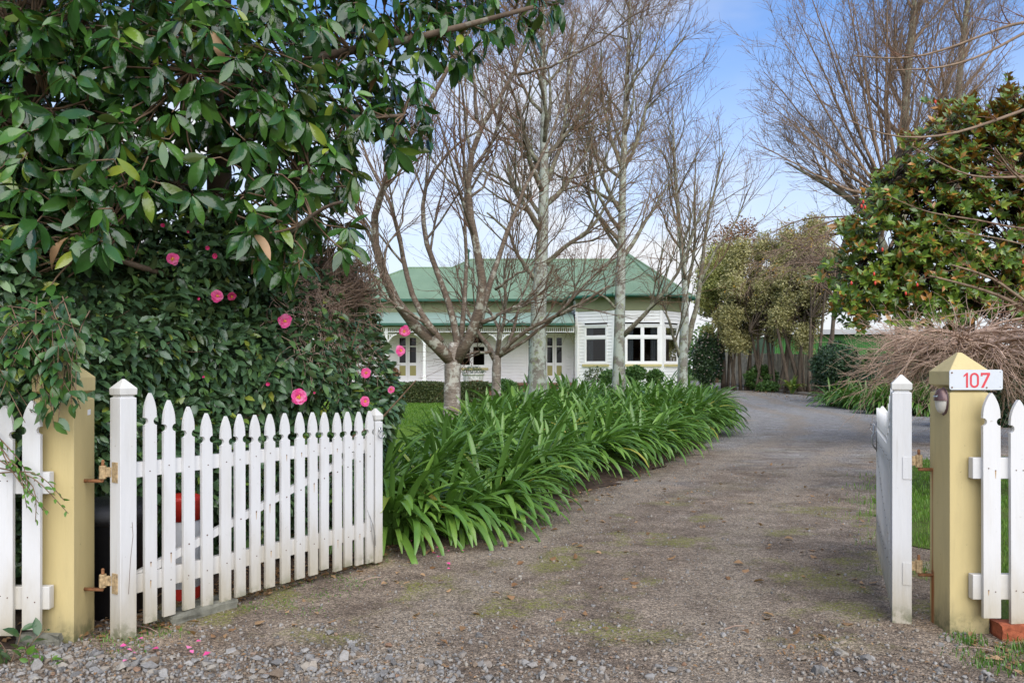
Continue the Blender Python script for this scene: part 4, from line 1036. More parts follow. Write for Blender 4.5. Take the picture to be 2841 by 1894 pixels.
m2 = MB(); m2.tube([rp3(-2.2, ZR + 0.02), rp3(6.0, ZR + 0.02)], 0.06, 6); m2.tube([rp3(-5.35, ZL + .02), rp3(-3.1, ZL + .02)], 0.06, 6); m2.tube([rp3(-3.1, ZL + .02), rp3(-2.2, ZR + .02)], 0.05, 6); m2.tube([(-8.9, EY, 4.77), rp3(-5.35, ZL + .02)], 0.055, 6); m2.build('ridge_cap', M['roof'], house)
# soffits
v = [ev[0], ev[1], ev[2], ev[3], (*B3, 4.69), (*B2, 4.69), (*B1, 4.69), (*B0, 4.69)]; v = [(a, b, 4.69) for a, b, c in v]
obj('soffit', v, [(0, 1, 6, 7), (1, 2, 5, 6), (2, 3, 4, 5)], M['sage'], house)
MB().lathe([(0.10, 0), (0.10, 0.85), (0.15, 0.86), (0.15, 0.95), (0.02, 1.05)], ((1297 - CX) * 43 / FPX, 43.0, 6.6), 10).build('flue', M['gutter'], house)
# downpipe
MB().tube([(3.05, 38.45, 0.5), (3.05, 38.45, 3.4)], 0.04, 6).build('downpipe', M['trim'], house)

# things on and before the verandah
pt = empty('stone_planter', ((1313 - CX) * 37.6 / FPX, 37.6, H0 + 0.0), 'weathered white planter with a clipped green ball by the verandah', 'planter')
c = ORG[pt]
mb = MB(); mb.lathe([(0.40, 0.35), (0.43, 0.5), (0.46, 0.95), (0.52, 1.0), (0.52, 1.05)], c, 18); mb.build('urn', plain_mat('flaking_white_stone', (0.55, 0.53, 0.51), 0.9, 0.2, 0.35, 12), pt)
# ------------------------------------------------------------------ foliage helpers
LEAF_CAM = leaf_template(3, 0.44, 0.14, 0.22, 0.45)
LEAF_MAG = leaf_template(5, 0.32, 0.12, 0.22, 0.52, wave=0.014)
LEAF_SM = leaf_template(2, 0.5, 0.12, 0.15, 0.5)
LEAF_D = (np.array([(0, 0, 0), (0.27, 0.45, 0.05), (0, 1.0, -0.08), (-0.27, 0.45, 0.05)]), np.array([(0, 1, 2), (0, 2, 3)]))

def capsule_dist(p, axis):
    """horizontal distance to a plan polyline; p (N,2)"""
    best = np.full(len(p), 1e9)
    for a, b in zip(axis[:-1], axis[1:]):
        a, b = np.array(a), np.array(b); d = b - a; t = np.clip(((p - a) @ d) / (d @ d), 0, 1); best = np.minimum(best, np.linalg.norm(p - (a + t[:, None] * d), axis=1))
    return best

def blob_points(n, blobs, shell=0.35, r=rng, lump=0.12):
    """points with outward normals spread in the outer part of ellipsoids [(c, (rx,ry,rz), weight)]"""
    wts = np.array([b[2] if len(b) > 2 else b[1][0] * b[1][1] + b[1][2] * b[1][0] for b in blobs], float); wts /= wts.sum()
    k = r.choice(len(blobs), n, p=wts); c = np.array([b[0] for b in blobs])[k]; rad = np.array([b[1] for b in blobs])[k]
    d = norm(r.normal(size=(n, 3)))
    q = 1 - shell * r.random(n) ** 1.4
    l = 1 + lump * (np.sin(d[:, 0] * 7 + k * 1.7) * np.sin(d[:, 1] * 6 + k) + np.sin(d[:, 2] * 8 + k * 2.3) * 0.7)
    p = c + rad * d * (q * l)[:, None]; nn = norm(d / rad)
    return p, nn, k

def leafy(pos, nn, r, length, var=0.3, up=0.5, droop=0.25, spread=0.7):
    n = len(pos)
    d = norm(nn * 0.8 + r.normal(size=(n, 3)) * spread + np.array([0, 0, -droop]))
    u = norm(nn * 0.6 + np.array([0, 0, up]) + r.normal(size=(n, 3)) * 0.45)
    return frames(d, u), length * (1 + var * (r.random(n) * 2 - 1))

# ------------------------------------------------------------------ bare trees
def grow(P, Rd, n_child, length, ang=(25, 55), npts=5, wander=0.18, trop=0.10, t_range=(0.25, 1.0), rr=0.55, r_min=0.0022, droop=None, len_taper=0.5, r=rng, sub=None):
    """children of branches P (N,m,3), radii Rd (N,m)"""
    N, m, _ = P.shape
    k = np.repeat(np.arange(N), n_child) if np.isscalar(n_child) else np.repeat(np.arange(N), n_child)
    n = len(k); t = r.uniform(*t_range, n); x = t * (m - 1); i = np.minimum(x.astype(int), m - 2); fr = (x - i)[:, None]
    p0 = P[k, i] * (1 - fr) + P[k, i + 1] * fr; tg = norm(P[k, i + 1] - P[k, i]); r0 = (Rd[k, i] * (1 - fr[:, 0]) + Rd[k, i + 1] * fr[:, 0])
    side = norm(np.cross(tg, r.normal(size=(n, 3)))); a = np.radians(r.uniform(*ang, n))[:, None]
    d = norm(tg * np.cos(a) + side * np.sin(a))
    plen = np.linalg.norm(np.diff(P, axis=1), axis=2).sum(1)[k]
    L_ = (length[0] + (length[1] - length[0]) * r.random(n)) * (1 - len_taper * t) * np.clip(plen / np.median(plen), 0.5, 1.6) ** 0.5
    out = np.zeros((n, npts, 3)); out[:, 0] = p0; step = (L_ / (npts - 1))[:, None]
    tr = np.array([0, 0, trop if droop is None else droop])
    for j in range(1, npts):
        d = norm(d + r.normal(size=(n, 3)) * wander + tr); out[:, j] = out[:, j - 1] + d * step
    rad0 = np.clip(np.minimum(r0 * rr, L_ * 0.016 + r_min), r_min, None)
    rad = rad0[:, None] * np.linspace(1, 0.35, npts)[None]
    return out, np.maximum(rad, r_min * 0.6)

def resample(poly, n):
    poly = np.asarray(poly, float); s = np.concatenate([[0], np.cumsum(np.linalg.norm(np.diff(poly[:, :3], axis=0), axis=1))]); s /= s[-1]
    # smooth through the points
    t = np.linspace(0, 1, n); out = np.stack([np.interp(t, s, poly[:, k]) for k in range(poly.shape[1])], -1)
    for _ in range(2): out[1:-1] = 0.25 * out[:-2] + 0.5 * out[1:-1] + 0.25 * out[2:]
    return out

def bare_tree(name, base, limbs, label, cat, mats, levels, trunk_n=1, group=None, limb_sides=8, seed=1, collar=True):
    """limbs: list of polylines (x,y,z,r); the first trunk_n are trunk, the others limbs; levels: kwargs for grow()"""
    r = np.random.default_rng(seed)
    t = empty(name, base, label, cat, group)
    n = 14
    Ls = [resample(l, n) for l in limbs]
    for i, l in enumerate(Ls):
        jit = r.normal(size=(n, 3)) * 0.012 * (1 + 0 * l[:, 3:4]); jit[0] = 0; l[:, :3] += jit * (i >= trunk_n)
    for i, l in enumerate(Ls[:trunk_n]):
        v, f = tube(l[:, :3], l[:, 3] * (1 + 0.05 * np.sin(np.arange(n) * 2.1)), 12); obj('trunk', v, f, mats[0], t, True)
    for l in Ls[trunk_n:]:
        v, f = tube(l[:, :3], l[:, 3], limb_sides); obj('limb', v, f, mats[1], t, True)
    P = np.stack([l[:, :3] for l in Ls[trunk_n:]]) if len(Ls) > trunk_n else np.stack([l[:, :3] for l in Ls]); Rd = np.stack([l[:, 3] for l in (Ls[trunk_n:] if len(Ls) > trunk_n else Ls)])
    lv = []
    for li, kw in enumerate(levels):
        kw = dict(kw); sides = kw.pop('sides', 3); P, Rd = grow(P, Rd, r=r, **kw); lv.append((tubes(P, Rd, sides), li))
    v, f = join_np([a for a, li in lv if li == 0]); obj('branches', v, f, mats[1], t, True, kind='stuff')
    rest = [a for a, li in lv if li > 0]
    if rest:
        v, f = join_np(rest); obj('crown', v, f, mats[2], t, False, kind='stuff')
    return t, P, Rd

M['cherry_bark'] = bark_mat('cherry_bark', (0.11, 0.08, 0.06), (0.33, 0.28, 0.225), (0.45, 0.43, 0.36), 0.45, bands=True, scale=9)
M['cherry_limb'] = bark_mat('cherry_limb_bark', (0.075, 0.05, 0.034), (0.205, 0.155, 0.11), (0.34, 0.33, 0.26), 0.35, bands=True, scale=10)
M['cherry_twig'] = bark_mat('cherry_twig_bark', (0.085, 0.040, 0.024), (0.21, 0.112, 0.068), scale=10)
M['alder_bark'] = bark_mat('lichened_bark', (0.14, 0.12, 0.095), (0.27, 0.255, 0.21), (0.40, 0.43, 0.36), 0.75, scale=7, lich2=(0.24, 0.27, 0.12))
M['alder_limb'] = bark_mat('lichened_limb_bark', (0.09, 0.07, 0.048), (0.20, 0.175, 0.125), (0.27, 0.275, 0.19), 0.5, scale=8)
M['alder_twig'] = bark_mat('brown_twig_bark', (0.13, 0.072, 0.04), (0.31, 0.20, 0.115), scale=9)
M['vase_twig'] = bark_mat('grey_brown_twig_bark', (0.13, 0.088, 0.06), (0.31, 0.22, 0.15), scale=9)
M['weep_twig'] = bark_mat('tan_twig_bark', (0.27, 0.17, 0.12), (0.60, 0.44, 0.33), scale=14)
M['dead_twig'] = bark_mat('dead_twig_bark', (0.20, 0.13, 0.095), (0.46, 0.34, 0.26), scale=14)

def pl(pts, Y0, r0, r1, dY=0.0, bulge=0.0):
    """limb from photograph points; depth Y0 changing by dY along it; radius in metres from r0 to r1"""
    out = []
    for i, (x, y) in enumerate(pts):
        t = i / (len(pts) - 1); Y = Y0 + dY * t + bulge * math.sin(t * math.pi)
        p = W(x, y, Y); out.append((*p, r0 + (r1 - r0) * t ** 0.8))
    return out

def c9(pts): return [(900 + x / 2.614, 550 + y / 2.614) for x, y in pts]     # from the enlarged crop to photograph pixels
YC = 16.0
def ext(base_pts, more): return c9(base_pts) + more
ch1 = [
    [(*W(1254, 1022 + 1.42 * 2300 / YC, YC), 0.20), (*W(1254, 1120, YC), 0.165), (*W(1255, 1060, YC), 0.155), (*W(1256, 1012, YC), 0.165), (*W(1258, 985, YC), 0.15), (*W(1262, 950, YC), 0.09)],
    pl(ext([(945, 1200), (860, 1070), (790, 1020), (690, 980), (570, 900), (490, 760), (430, 590), (385, 380), (325, 190), (315, 120)], [(1024, 575), (1058, 520), (1104, 423), (1140, 372), (1216, 240), (1290, 110), (1330, 40)]), YC, 0.135, 0.030, -1.6),
    pl(ext([(940, 1200), (1000, 1110), (1090, 1000), (1150, 870), (1205, 730), (1180, 600), (1115, 430), (1060, 200), (1020, 0)], [(1284, 530), (1300, 440), (1322, 330), (1345, 305), (1390, 280), (1437, 207), (1465, 100), (1482, 20), (1490, -80)]), YC, 0.125, 0.022, -1.0),
    pl(ext([(975, 1180), (960, 1040), (975, 960), (930, 830), (868, 660), (790, 480), (715, 260), (692, 60)], [(1165, 555), (1168, 530), (1206, 475), (1247, 398), (1323, 367)]), YC, 0.085, 0.022, 0.8),
    pl(ext([(985, 1100), (985, 950), (1005, 780), (1030, 600), (1030, 400), (1020, 200)], [(1290, 560), (1284, 430), (1300, 300), (1290, 180)]), YC + 0.1, 0.06, 0.015, 1.6),
    pl(ext([(850, 1040), (790, 940), (690, 850), (625, 700), (592, 520), (565, 330), (510, 90), (470, 0)], [(1075, 540), (1038, 490), (1010, 420), (990, 350)]), YC - 0.1, 0.075, 0.02, 1.2),
    pl(ext([(800, 985), (730, 900), (640, 840), (510, 790), (420, 700), (380, 600)], [(1020, 740), (990, 690)]), YC - 0.3, 0.045, 0.012, -1.0),
    pl(ext([(1120, 940), (1135, 840), (1160, 720), (1215, 560), (1285, 350), (1330, 240), (1400, 40)], [(1443, 545), (1461, 490), (1497, 459), (1530, 380), (1556, 310), (1580, 200), (1600, 90)]), YC + 0.2, 0.07, 0.018, 1.2),
    pl([(1322, 330), (1320, 250), (1310, 180), (1290, 130), (1278, 60), (1270, -40)], YC - 0.6, 0.035, 0.014, -0.4),
    pl([(1437, 207), (1500, 195), (1553, 173), (1645, 127), (1716, 76), (1798, 10)], YC - 0.9, 0.03, 0.012, -0.8),
    pl([(1284, 540), (1230, 480), (1180, 420), (1150, 370)], YC - 0.5, 0.025, 0.01, -0.5),
    pl([(1290, 560), (1340, 530), (1375, 440), (1385, 300), (1400, 180)], YC - 0.4, 0.03, 0.01, 0.3),
    pl(c9([(1140, 900), (1230, 870)]) + [(1400, 860), (1460, 845)], YC - 0.2, 0.05, 0.02, -0.4),
    pl(c9([(1240, 660), (1300, 620), (1450, 520), (1600, 380), (1740, 200)]), YC - 0.5, 0.03, 0.01, -0.5),
    pl(ext([(425, 560), (440, 300), (560, 250)], [(1120, 560), (1160, 480), (1175, 420)]), YC - 0.8, 0.025, 0.01, 0.4),
]
lev_ch = [dict(n_child=9, length=(1.2, 3.0), ang=(18, 50), npts=7, wander=0.075, trop=0.07, t_range=(0.3, 1.0), rr=0.5, sides=4, r_min=0.005),
          dict(n_child=7, length=(0.6, 1.5), ang=(18, 48), npts=4, wander=0.07, trop=0.04, t_range=(0.15, 1.0), rr=0.6, r_min=0.0048),
          dict(n_child=2, length=(0.18, 0.5), ang=(25, 60), npts=3, wander=0.12, trop=0.03, t_range=(0.1, 1.0), rr=0.7, r_min=0.0036)]
cherry, TP, TR = bare_tree('cherry_tree', W(1254, 1022 + 1.42 * FPX / YC, YC), ch1, 'bare cherry tree with thick low forks and a pruned stub nearest the gate', 'tree', (M['cherry_bark'], M['cherry_limb'], M['cherry_twig']), lev_ch, seed=3, group='bare garden trees')
YC2 = 18.5
g2 = 1022 + 1.42 * FPX / YC2
ch2 = [
    [(*W(1377, g2, YC2), 0.13), (*W(1377, 1110, YC2), 0.108), (*W(1377, 1040, YC2), 0.10), (*W(1378, 1000, YC2), 0.105), (*W(1380, 975, YC2), 0.08)],
    pl(c9([(1240, 1170), (1195, 1080), (1120, 985), (1040, 840), (1010, 700), (960, 520)]), YC2, 0.075, 0.02, 0.8),
    pl(c9([(1250, 1160), (1260, 1060), (1285, 950), (1240, 900), (1180, 800), (1100, 640), (1060, 500)]), YC2, 0.06, 0.015, 1.2),
    pl(c9([(1250, 1160), (1265, 1050), (1290, 940), (1320, 760), (1300, 560), (1330, 400)]), YC2, 0.06, 0.015, -0.8),
    pl(ext([(1255, 1160), (1310, 1090), (1390, 1000), (1500, 950), (1600, 880), (1690, 850)], [(1580, 862), (1640, 820), (1690, 790)]), YC2, 0.065, 0.02, -1.0),
    pl(ext([(1260, 1150), (1330, 1110), (1480, 1030), (1600, 920), (1710, 830), (1870, 650), (2000, 520)], [(1696, 718), (1760, 640), (1790, 560)]), YC2, 0.05, 0.012, -1.2),
    pl(c9([(1330, 1090), (1360, 960), (1400, 850), (1440, 680), (1530, 480), (1560, 300)]), YC2, 0.045, 0.012, 0.5),
    pl(c9([(1210, 1120), (1100, 1110), (1020, 1140)]), YC2, 0.04, 0.015, -0.5),
    pl(c9([(1690, 850), (1760, 780), (1840, 620), (1900, 420)]), YC2 - 0.9, 0.03, 0.01, -0.5),
]
bare_tree('cherry_tree', W(1377, g2, YC2), ch2, 'smaller bare cherry tree with pale ringed bark just behind the nearest one', 'tree', (M['cherry_bark'], M['cherry_limb'], M['cherry_twig']),
          [dict(lev_ch[0], n_child=8, length=(0.9, 2.2)), dict(lev_ch[1], n_child=5), dict(lev_ch[2], n_child=2)], seed=4, group='bare garden trees')

def upright_tree(px, Y, pts, radii, n_limbs, label, seed, spread=1.0, height=7.0, t0=0.35, mats=None, lev=None, start_dir=(30, 55), extra=(), zlo=2.2):
    """tall tree: leader through photograph points, ascending side limbs grown from it"""
    r = np.random.default_rng(seed); base = W(px, HORY + (CAM_H - float(gz(Y))) * FPX / Y, Y)
    tr = [(*base, radii[0] * 1.2)] + [(*W(x, y, Y), rr_) for (x, y), rr_ in zip(pts, radii)]
    lead = resample(tr, 24); limbs = []
    for k in range(n_limbs):
        t = t0 + (0.97 - t0) * (k + r.random() * 0.6) / n_limbs; x = t * 23; i = int(x); p = lead[i, :3] * (1 - x + i) + lead[min(i + 1, 23), :3] * (x - i); rad = lead[i, 3]
        az = r.uniform(0, 6.283); el = math.radians(r.uniform(*start_dir)); d = np.array([math.cos(az) * math.cos(el) * spread, math.sin(az) * math.cos(el) * spread * 0.8, math.sin(el)])
        L_ = height * (1.0 - 0.62 * t) * r.uniform(0.6, 1.1); q = [(*p, rad * 0.55)]
        for j in range(8):
            d = norm(d + r.normal(size=3) * 0.16 + np.array([0, 0, 0.13])); p = p + d * L_ / 8; q.append((*p, max(0.008, rad * 0.55 * (1 - (j + 1) / 8.6))))
        limbs.append(q)
    limbs += list(extra)
    return bare_tree('bare_tree', base, [tr] + limbs, label, 'tree', mats or (M['alder_bark'], M['alder_limb'], M['alder_twig']), lev or LEV_UP, seed=seed, group='bare garden trees')
LEV_UP = [dict(n_child=11, length=(1.2, 3.0), ang=(20, 50), npts=7, wander=0.085, trop=0.08, t_range=(0.2, 1.0), rr=0.55, sides=3, r_min=0.006),
          dict(n_child=7, length=(0.6, 1.5), ang=(20, 50), npts=4, wander=0.075, trop=0.06, t_range=(0.15, 1.0), rr=0.6, r_min=0.0055),
          dict(n_child=3, length=(0.2, 0.6), ang=(25, 60), npts=3, wander=0.10, trop=0.05, t_range=(0.1, 1.0), rr=0.7, r_min=0.0042)]
LEV_SL = [dict(LEV_UP[0], n_child=8), dict(LEV_UP[1], n_child=5), dict(LEV_UP[2], n_child=2)]
upright_tree(1490, 20.0, [(1490, 1100), (1490, 950), (1492, 870), (1498, 760), (1508, 640), (1513, 520), (1506, 400), (1515, 250), (1500, 100), (1510, -80), (1505, -260)], [0.215, 0.21, 0.195, 0.165, 0.135, 0.115, 0.095, 0.075, 0.055, 0.035, 0.015], 24,
             'tallest bare tree with a thick pale lichened trunk before the doors', 21, height=5.2, t0=0.36,
             extra=[pl([(1500, 740), (1560, 690), (1640, 640), (1690, 560), (1720, 470)], 20, 0.07, 0.02, -0.8), pl([(1505, 600), (1460, 540), (1400, 500), (1330, 470)], 20, 0.06, 0.02, 0.8), pl([(1512, 520), (1545, 440), (1570, 330), (1575, 200), (1590, 60)], 20, 0.07, 0.02, 0.5), pl([(1495, 790), (1430, 700), (1410, 640), (1350, 590)], 20, 0.06, 0.02, -0.6)])
upright_tree(1717, 22.0, [(1717, 1080), (1714, 1000), (1716, 940), (1721, 860), (1722, 780), (1723, 690), (1726, 580), (1728, 470), (1732, 360), (1738, 250), (1745, 120), (1748, -20), (1752, -160)], [0.17, 0.155, 0.16, 0.14, 0.125, 0.115, 0.10, 0.085, 0.07, 0.055, 0.04, 0.028, 0.012], 22,
             'straight bare tree with a pale trunk in front of the bay window', 22, height=5.0, t0=0.33,
             extra=[pl([(1725, 935), (1760, 905), (1800, 860), (1850, 800), (1890, 750), (1925, 640), (1960, 560)], 22, 0.075, 0.02, -1.0), pl([(1724, 700), (1680, 640), (1640, 560), (1620, 450)], 22, 0.055, 0.018, 0.6), pl([(1728, 470), (1690, 380), (1670, 260), (1668, 120)], 22, 0.06, 0.015, 0.3), pl([(1728, 480), (1775, 380), (1800, 270), (1850, 160), (1900, 100)], 22, 0.055, 0.015, -0.5), pl([(1716, 860), (1670, 815), (1610, 800), (1560, 830)], 22, 0.045, 0.015, -0.5)])
upright_tree(1893, 24.5, [(1893, 1065), (1893, 1000), (1895, 940), (1902, 870), (1906, 800), (1896, 720), (1884, 640), (1880, 560), (1872, 470), (1868, 380), (1866, 300)], [0.155, 0.145, 0.14, 0.11, 0.09, 0.08, 0.07, 0.055, 0.045, 0.03, 0.015], 12,
             'slim bare tree forking into several stems at the house corner', 23, height=4.0, t0=0.42, lev=LEV_SL,
             extra=[pl([(1897, 985), (1922, 900), (1942, 800), (1952, 700), (1962, 600), (1990, 500), (2010, 420)], 24.5, 0.10, 0.02, 0.6), pl([(1906, 800), (1925, 720), (1930, 640), (1925, 540), (1930, 440)], 24.5, 0.06, 0.015, -0.4), pl([(1885, 990), (1872, 940), (1850, 880), (1838, 820)], 24.5, 0.06, 0.02, -0.4), pl([(1945, 780), (1985, 690), (2040, 620), (2080, 520)], 24.7, 0.05, 0.015, 0.2)])

# vase-shaped bare trees beyond the right-hand magnolia
def vase_tree(px, Y, py0, n, label, seed, fan, hgt, lean=0.0, lev=None, fork_px=None):
    r = np.random.default_rng(seed); z0 = float(gz(Y)); base = np.array([(px - CX) * Y / FPX, Y, z0]); fork = W(fork_px or px, py0, Y)
    limbs = [[(*base, 0.26), (*(base * 0.5 + fork * 0.5), 0.22), (*fork, 0.19)]]
    for k in range(n):
        a = -1 + 2 * (k + 0.5) / n + r.normal() * 0.05; sp = fan * a + lean; d = norm(np.array([math.sin(sp), r.uniform(-0.35, 0.35), math.cos(sp)])); L_ = hgt * (1 - 0.32 * abs(a)) * r.uniform(0.85, 1.1)
        p = fork + np.array([0, 0, r.uniform(-0.5, 0.3)]); q = [(*p, 0.085)]
        for j in range(9):
            d = norm(d + r.normal(size=3) * 0.06 + np.array([0.0, 0, 0.055])); p = p + d * L_ / 9; q.append((*p, max(0.009, 0.078 * (1 - (j + 1) / 9.6))))
        limbs.append(q)
    lv = lev or [dict(n_child=11, length=(1.6, 3.6), ang=(14, 34), npts=7, wander=0.08, trop=0.08, t_range=(0.12, 1.0), rr=0.38, r_min=0.007, sides=3),
          dict(n_child=6, length=(0.7, 1.6), ang=(16, 38), npts=5, wander=0.10, trop=0.06, t_range=(0.15, 1.0), rr=0.6, r_min=0.0062),
          dict(n_child=3, length=(0.3, 0.8), ang=(20, 45), npts=3, wander=0.12, trop=0.03, t_range=(0.2, 1.0), rr=0.7, r_min=0.0042)]
    return bare_tree('bare_tree', base, limbs, label, 'tree', (M['alder_limb'], M['vase_twig'], M['vase_twig']), lv, seed=seed, group='bare garden trees')
LEV_V = [dict(n_child=12, length=(1.4, 3.4), ang=(18, 48), npts=7, wander=0.11, trop=0.08, t_range=(0.15, 1.0), rr=0.45, r_min=0.008, sides=3),
         dict(n_child=6, length=(0.7, 1.6), ang=(18, 48), npts=4, wander=0.08, trop=0.06, t_range=(0.15, 1.0), rr=0.6, r_min=0.0065),
         dict(n_child=3, length=(0.3, 0.7), ang=(20, 50), npts=3, wander=0.12, trop=0.04, t_range=(0.2, 1.0), rr=0.7, r_min=0.005)]
VM = (M['alder_limb'], M['vase_twig'], M['vase_twig'])
def fan(p0, ends, Y, r0, r1): return [pl([p0, (p0[0] * 0.62 + e[0] * 0.38 + 12 * (1 if e[0] < p0[0] else -1) * -1, p0[1] * 0.62 + e[1] * 0.38 + 14), (p0[0] * 0.3 + e[0] * 0.7, p0[1] * 0.3 + e[1] * 0.7 + 8), e], Y, r0, r1, q) for e, q in ends]
upright_tree(2500, 27.0, [(2500, 900), (2500, 700), (2500, 560), (2506, 420), (2510, 300), (2520, 150), (2540, 0), (2550, -150), (2555, -320)], [0.20, 0.18, 0.17, 0.15, 0.13, 0.10, 0.075, 0.05, 0.02], 20, 'tall many-branched bare tree rising behind the red-podded magnolia', 31, height=6.6, t0=0.34, mats=VM, lev=LEV_V, start_dir=(38, 66),
             extra=fan((2470, 560), [((2240, -40), -0.8), ((2330, -120), 0.6), ((2180, 120), -0.4), ((2410, -160), 0.8), ((2150, 300), 0.5), ((2460, -200), -0.6), ((2120, 200), 0.9), ((2200, 20), 0.3), ((2290, 60), -1.0), ((2370, 20), -1.2), ((2570, -160), 0.5), ((2640, -60), -0.8), ((2700, 60), 0.6), ((2100, 400), -0.6)], 27, 0.06, 0.012))
upright_tree(2650, 30.0, [(2650, 900), (2648, 650), (2650, 480), (2655, 330), (2660, 180), (2680, 40), (2700, -120), (2710, -300)], [0.2, 0.17, 0.15, 0.13, 0.105, 0.08, 0.05, 0.02], 18, 'bare many-branched tree farthest to the right above the magnolia', 32, height=6.8, t0=0.34, mats=VM, lev=LEV_V, start_dir=(42, 70))
upright_tree(2520, 29.0, [(2490, 800), (2440, 640), (2400, 570), (2330, 530), (2250, 490), (2180, 450)], [0.16, 0.14, 0.13, 0.10, 0.06, 0.025], 9, 'leaning bare tree with spreading branches above the olive-leaved row', 33, height=4.6, t0=0.45, mats=VM, lev=LEV_V, start_dir=(25, 60))
# ------------------------------------------------------------------ camellia hedge on the left
M['camellia'] = leaf_mat('camellia_leaf', [(0, (0.052, 0.102, 0.050)), (0.5, (0.078, 0.150, 0.066)), (0.85, (0.108, 0.195, 0.072)), (0.97, (0.13, 0.24, 0.05)), (1, (0.30, 0.32, 0.05))], 0.30, under=(0.085, 0.13, 0.05), trans=0.10, spec=0.55)
M['magnolia'] = leaf_mat('magnolia_leaf', [(0, (0.020, 0.058, 0.015)), (0.45, (0.034, 0.094, 0.020)), (0.82, (0.055, 0.135, 0.026)), (0.955, (0.09, 0.20, 0.028)), (1, (0.27, 0.31, 0.04))], 0.14, under=(0.085, 0.12, 0.03), trans=0.12, spec=0.5)
M['dry_leaf'] = leaf_mat('dry_leaf', [(0, (0.20, 0.10, 0.04)), (0.5, (0.30, 0.17, 0.08)), (1, (0.42, 0.26, 0.14))], 0.6, trans=0.2)
M['petal'] = leaf_mat('camellia_petal', [(0, (0.82, 0.07, 0.30)), (0.5, (0.88, 0.14, 0.40)), (1, (0.90, 0.27, 0.50))], 0.6, trans=0.25, spec=0.2)
M['petal_deep'] = leaf_mat('camellia_bud', [(0, (0.62, 0.03, 0.16)), (1, (0.72, 0.07, 0.24))], 0.5, trans=0.15, spec=0.3)
M['stamen'] = plain_mat('yellow_stamen', (0.75, 0.38, 0.06), 0.7, 0.2, 0.2, 60)
M['twig'] = bark_mat('shrub_twig_bark', (0.10, 0.065, 0.04), (0.24, 0.16, 0.10), scale=14)
M['mag_bark'] = bark_mat('magnolia_bark', (0.07, 0.05, 0.035), (0.19, 0.14, 0.10), (0.22, 0.21, 0.16), 0.25, scale=7)

AX = [(-1.86, 7.2), (-3.2, 5.45), (-5.6, 5.55)]
def cam_H(p): return 2.42 + 0.42 * np.clip((-p[:, 0] - 1.9) / 1.4, 0, 1.6)
def cam_val(p, r=0.8):
    """<1 inside the hedge"""
    dh = capsule_dist(p[:, :2], AX) / r; H = cam_H(p); z = np.clip((p[:, 2] - 1.1) / (H - 1.1), 0, None)
    lump = 0.07 * (np.sin(p[:, 0] * 5 + p[:, 2] * 4) + np.sin(p[:, 1] * 6 - p[:, 2] * 5) + np.sin(p[:, 2] * 7 + p[:, 0] * 3))
    return (dh ** 2.6 + z ** 2.6) ** (1 / 2.6) + lump
def cam_grad(p):
    e = 0.03; g = np.stack([cam_val(p + np.eye(3)[k] * e) - cam_val(p - np.eye(3)[k] * e) for k in range(3)], -1); return norm(g)
camellia = empty('camellia_hedge', (-2.6, 6.2, 0), 'dense dark green camellia hedge with pink flowers behind the broadside gate', 'hedge')
rc = np.random.default_rng(5)
cand = np.stack([rc.uniform(-6.2, -0.9, 1500000), rc.uniform(4.4, 8.2, 1500000), rc.uniform(0.12, 3.2, 1500000)], -1)
val = cam_val(cand); d_in = 1.0 - val
keep = (d_in > 0) & (d_in < 0.32) & (rc.random(len(val)) < np.where(d_in < 0.12, 1.0, 0.30))
cand = cand[keep]; grd = cam_grad(cand); to_cam = norm(np.array([0, 0, 1.42]) - cand)
facing = (grd * to_cam).sum(1); keep = (facing > -0.15) | (rc.random(len(facing)) < 0.12)
cand, grd, facing = cand[keep], grd[keep], facing[keep]
in_view = (cand[:, 0] / cand[:, 1] > -0.72)
w_ = np.where(in_view, 1.0, 0.25); sel = rc.random(len(cand)) < w_ * min(1.0, 34000 / w_.sum()); cand, grd = cand[sel], grd[sel]
F, S = leafy(cand, grd, rc, 0.092, 0.32, up=0.55, droop=0.35, spread=0.55)
depth = cand[:, 1]; front = cam_val(cand) > 0.93
vis = front & in_view[sel] if len(in_view) == len(sel) else front
idx = np.where(front & (np.abs(cand[:, 0] / cand[:, 1]) < 0.60) & (cand[:, 2] > 1.0))[0]; idx = idx[np.argsort(depth[idx] - S[idx] * 8)][:260]
camleaf = [make_mesh('leaf', *leaf_template(5, 0.42 + 0.03 * k, 0.12 + 0.04 * k, 0.15 + 0.08 * k, 0.45), True) for k in range(3)]
for me in camleaf: me.materials.append(M['camellia'])
for q, i in enumerate(idx): link('leaf', camleaf[q % 3], None, camellia, matrix=mat4(F[i], cand[i] - ORG[camellia], S[i]))
rest = np.ones(len(cand), bool); rest[idx] = False
v, f = scatter(*LEAF_CAM, F[rest], cand[rest], S[rest]); obj('foliage', v, f, M['camellia'], camellia, True, kind='stuff')
# the hedge's dense inner twigs and leaves, as one lumpy body under the outer leaves
us = np.linspace(0, 1, 40); cen = resample(np.array(AX, float), 40); tg = norm(np.gradient(cen, axis=0)); nr = np.stack([tg[:, 1], -tg[:, 0]], -1); v, f = [], []; K = 18
for i in range(40):
    endf = min(1.0, i / 3 + 0.25, (39 - i) / 3 + 0.25); H = float(cam_H(np.array([[cen[i, 0], 0, 0]]))[0])
    for k in range(K):
        a = math.pi * k / (K - 1); c_, s_ = math.cos(a), math.sin(a); rr_ = 0.52 * endf * (1 + 0.10 * math.sin(i * 1.3 + k * 2.1)); x = math.copysign(abs(c_) ** 0.7, c_) * rr_; zz = 0.05 + (H - 0.42) * abs(s_) ** 0.45 * (1 if endf > 0.9 else 0.6 + 0.4 * endf)
        v.append((cen[i, 0] + nr[i, 0] * x, cen[i, 1] + nr[i, 1] * x, zz))
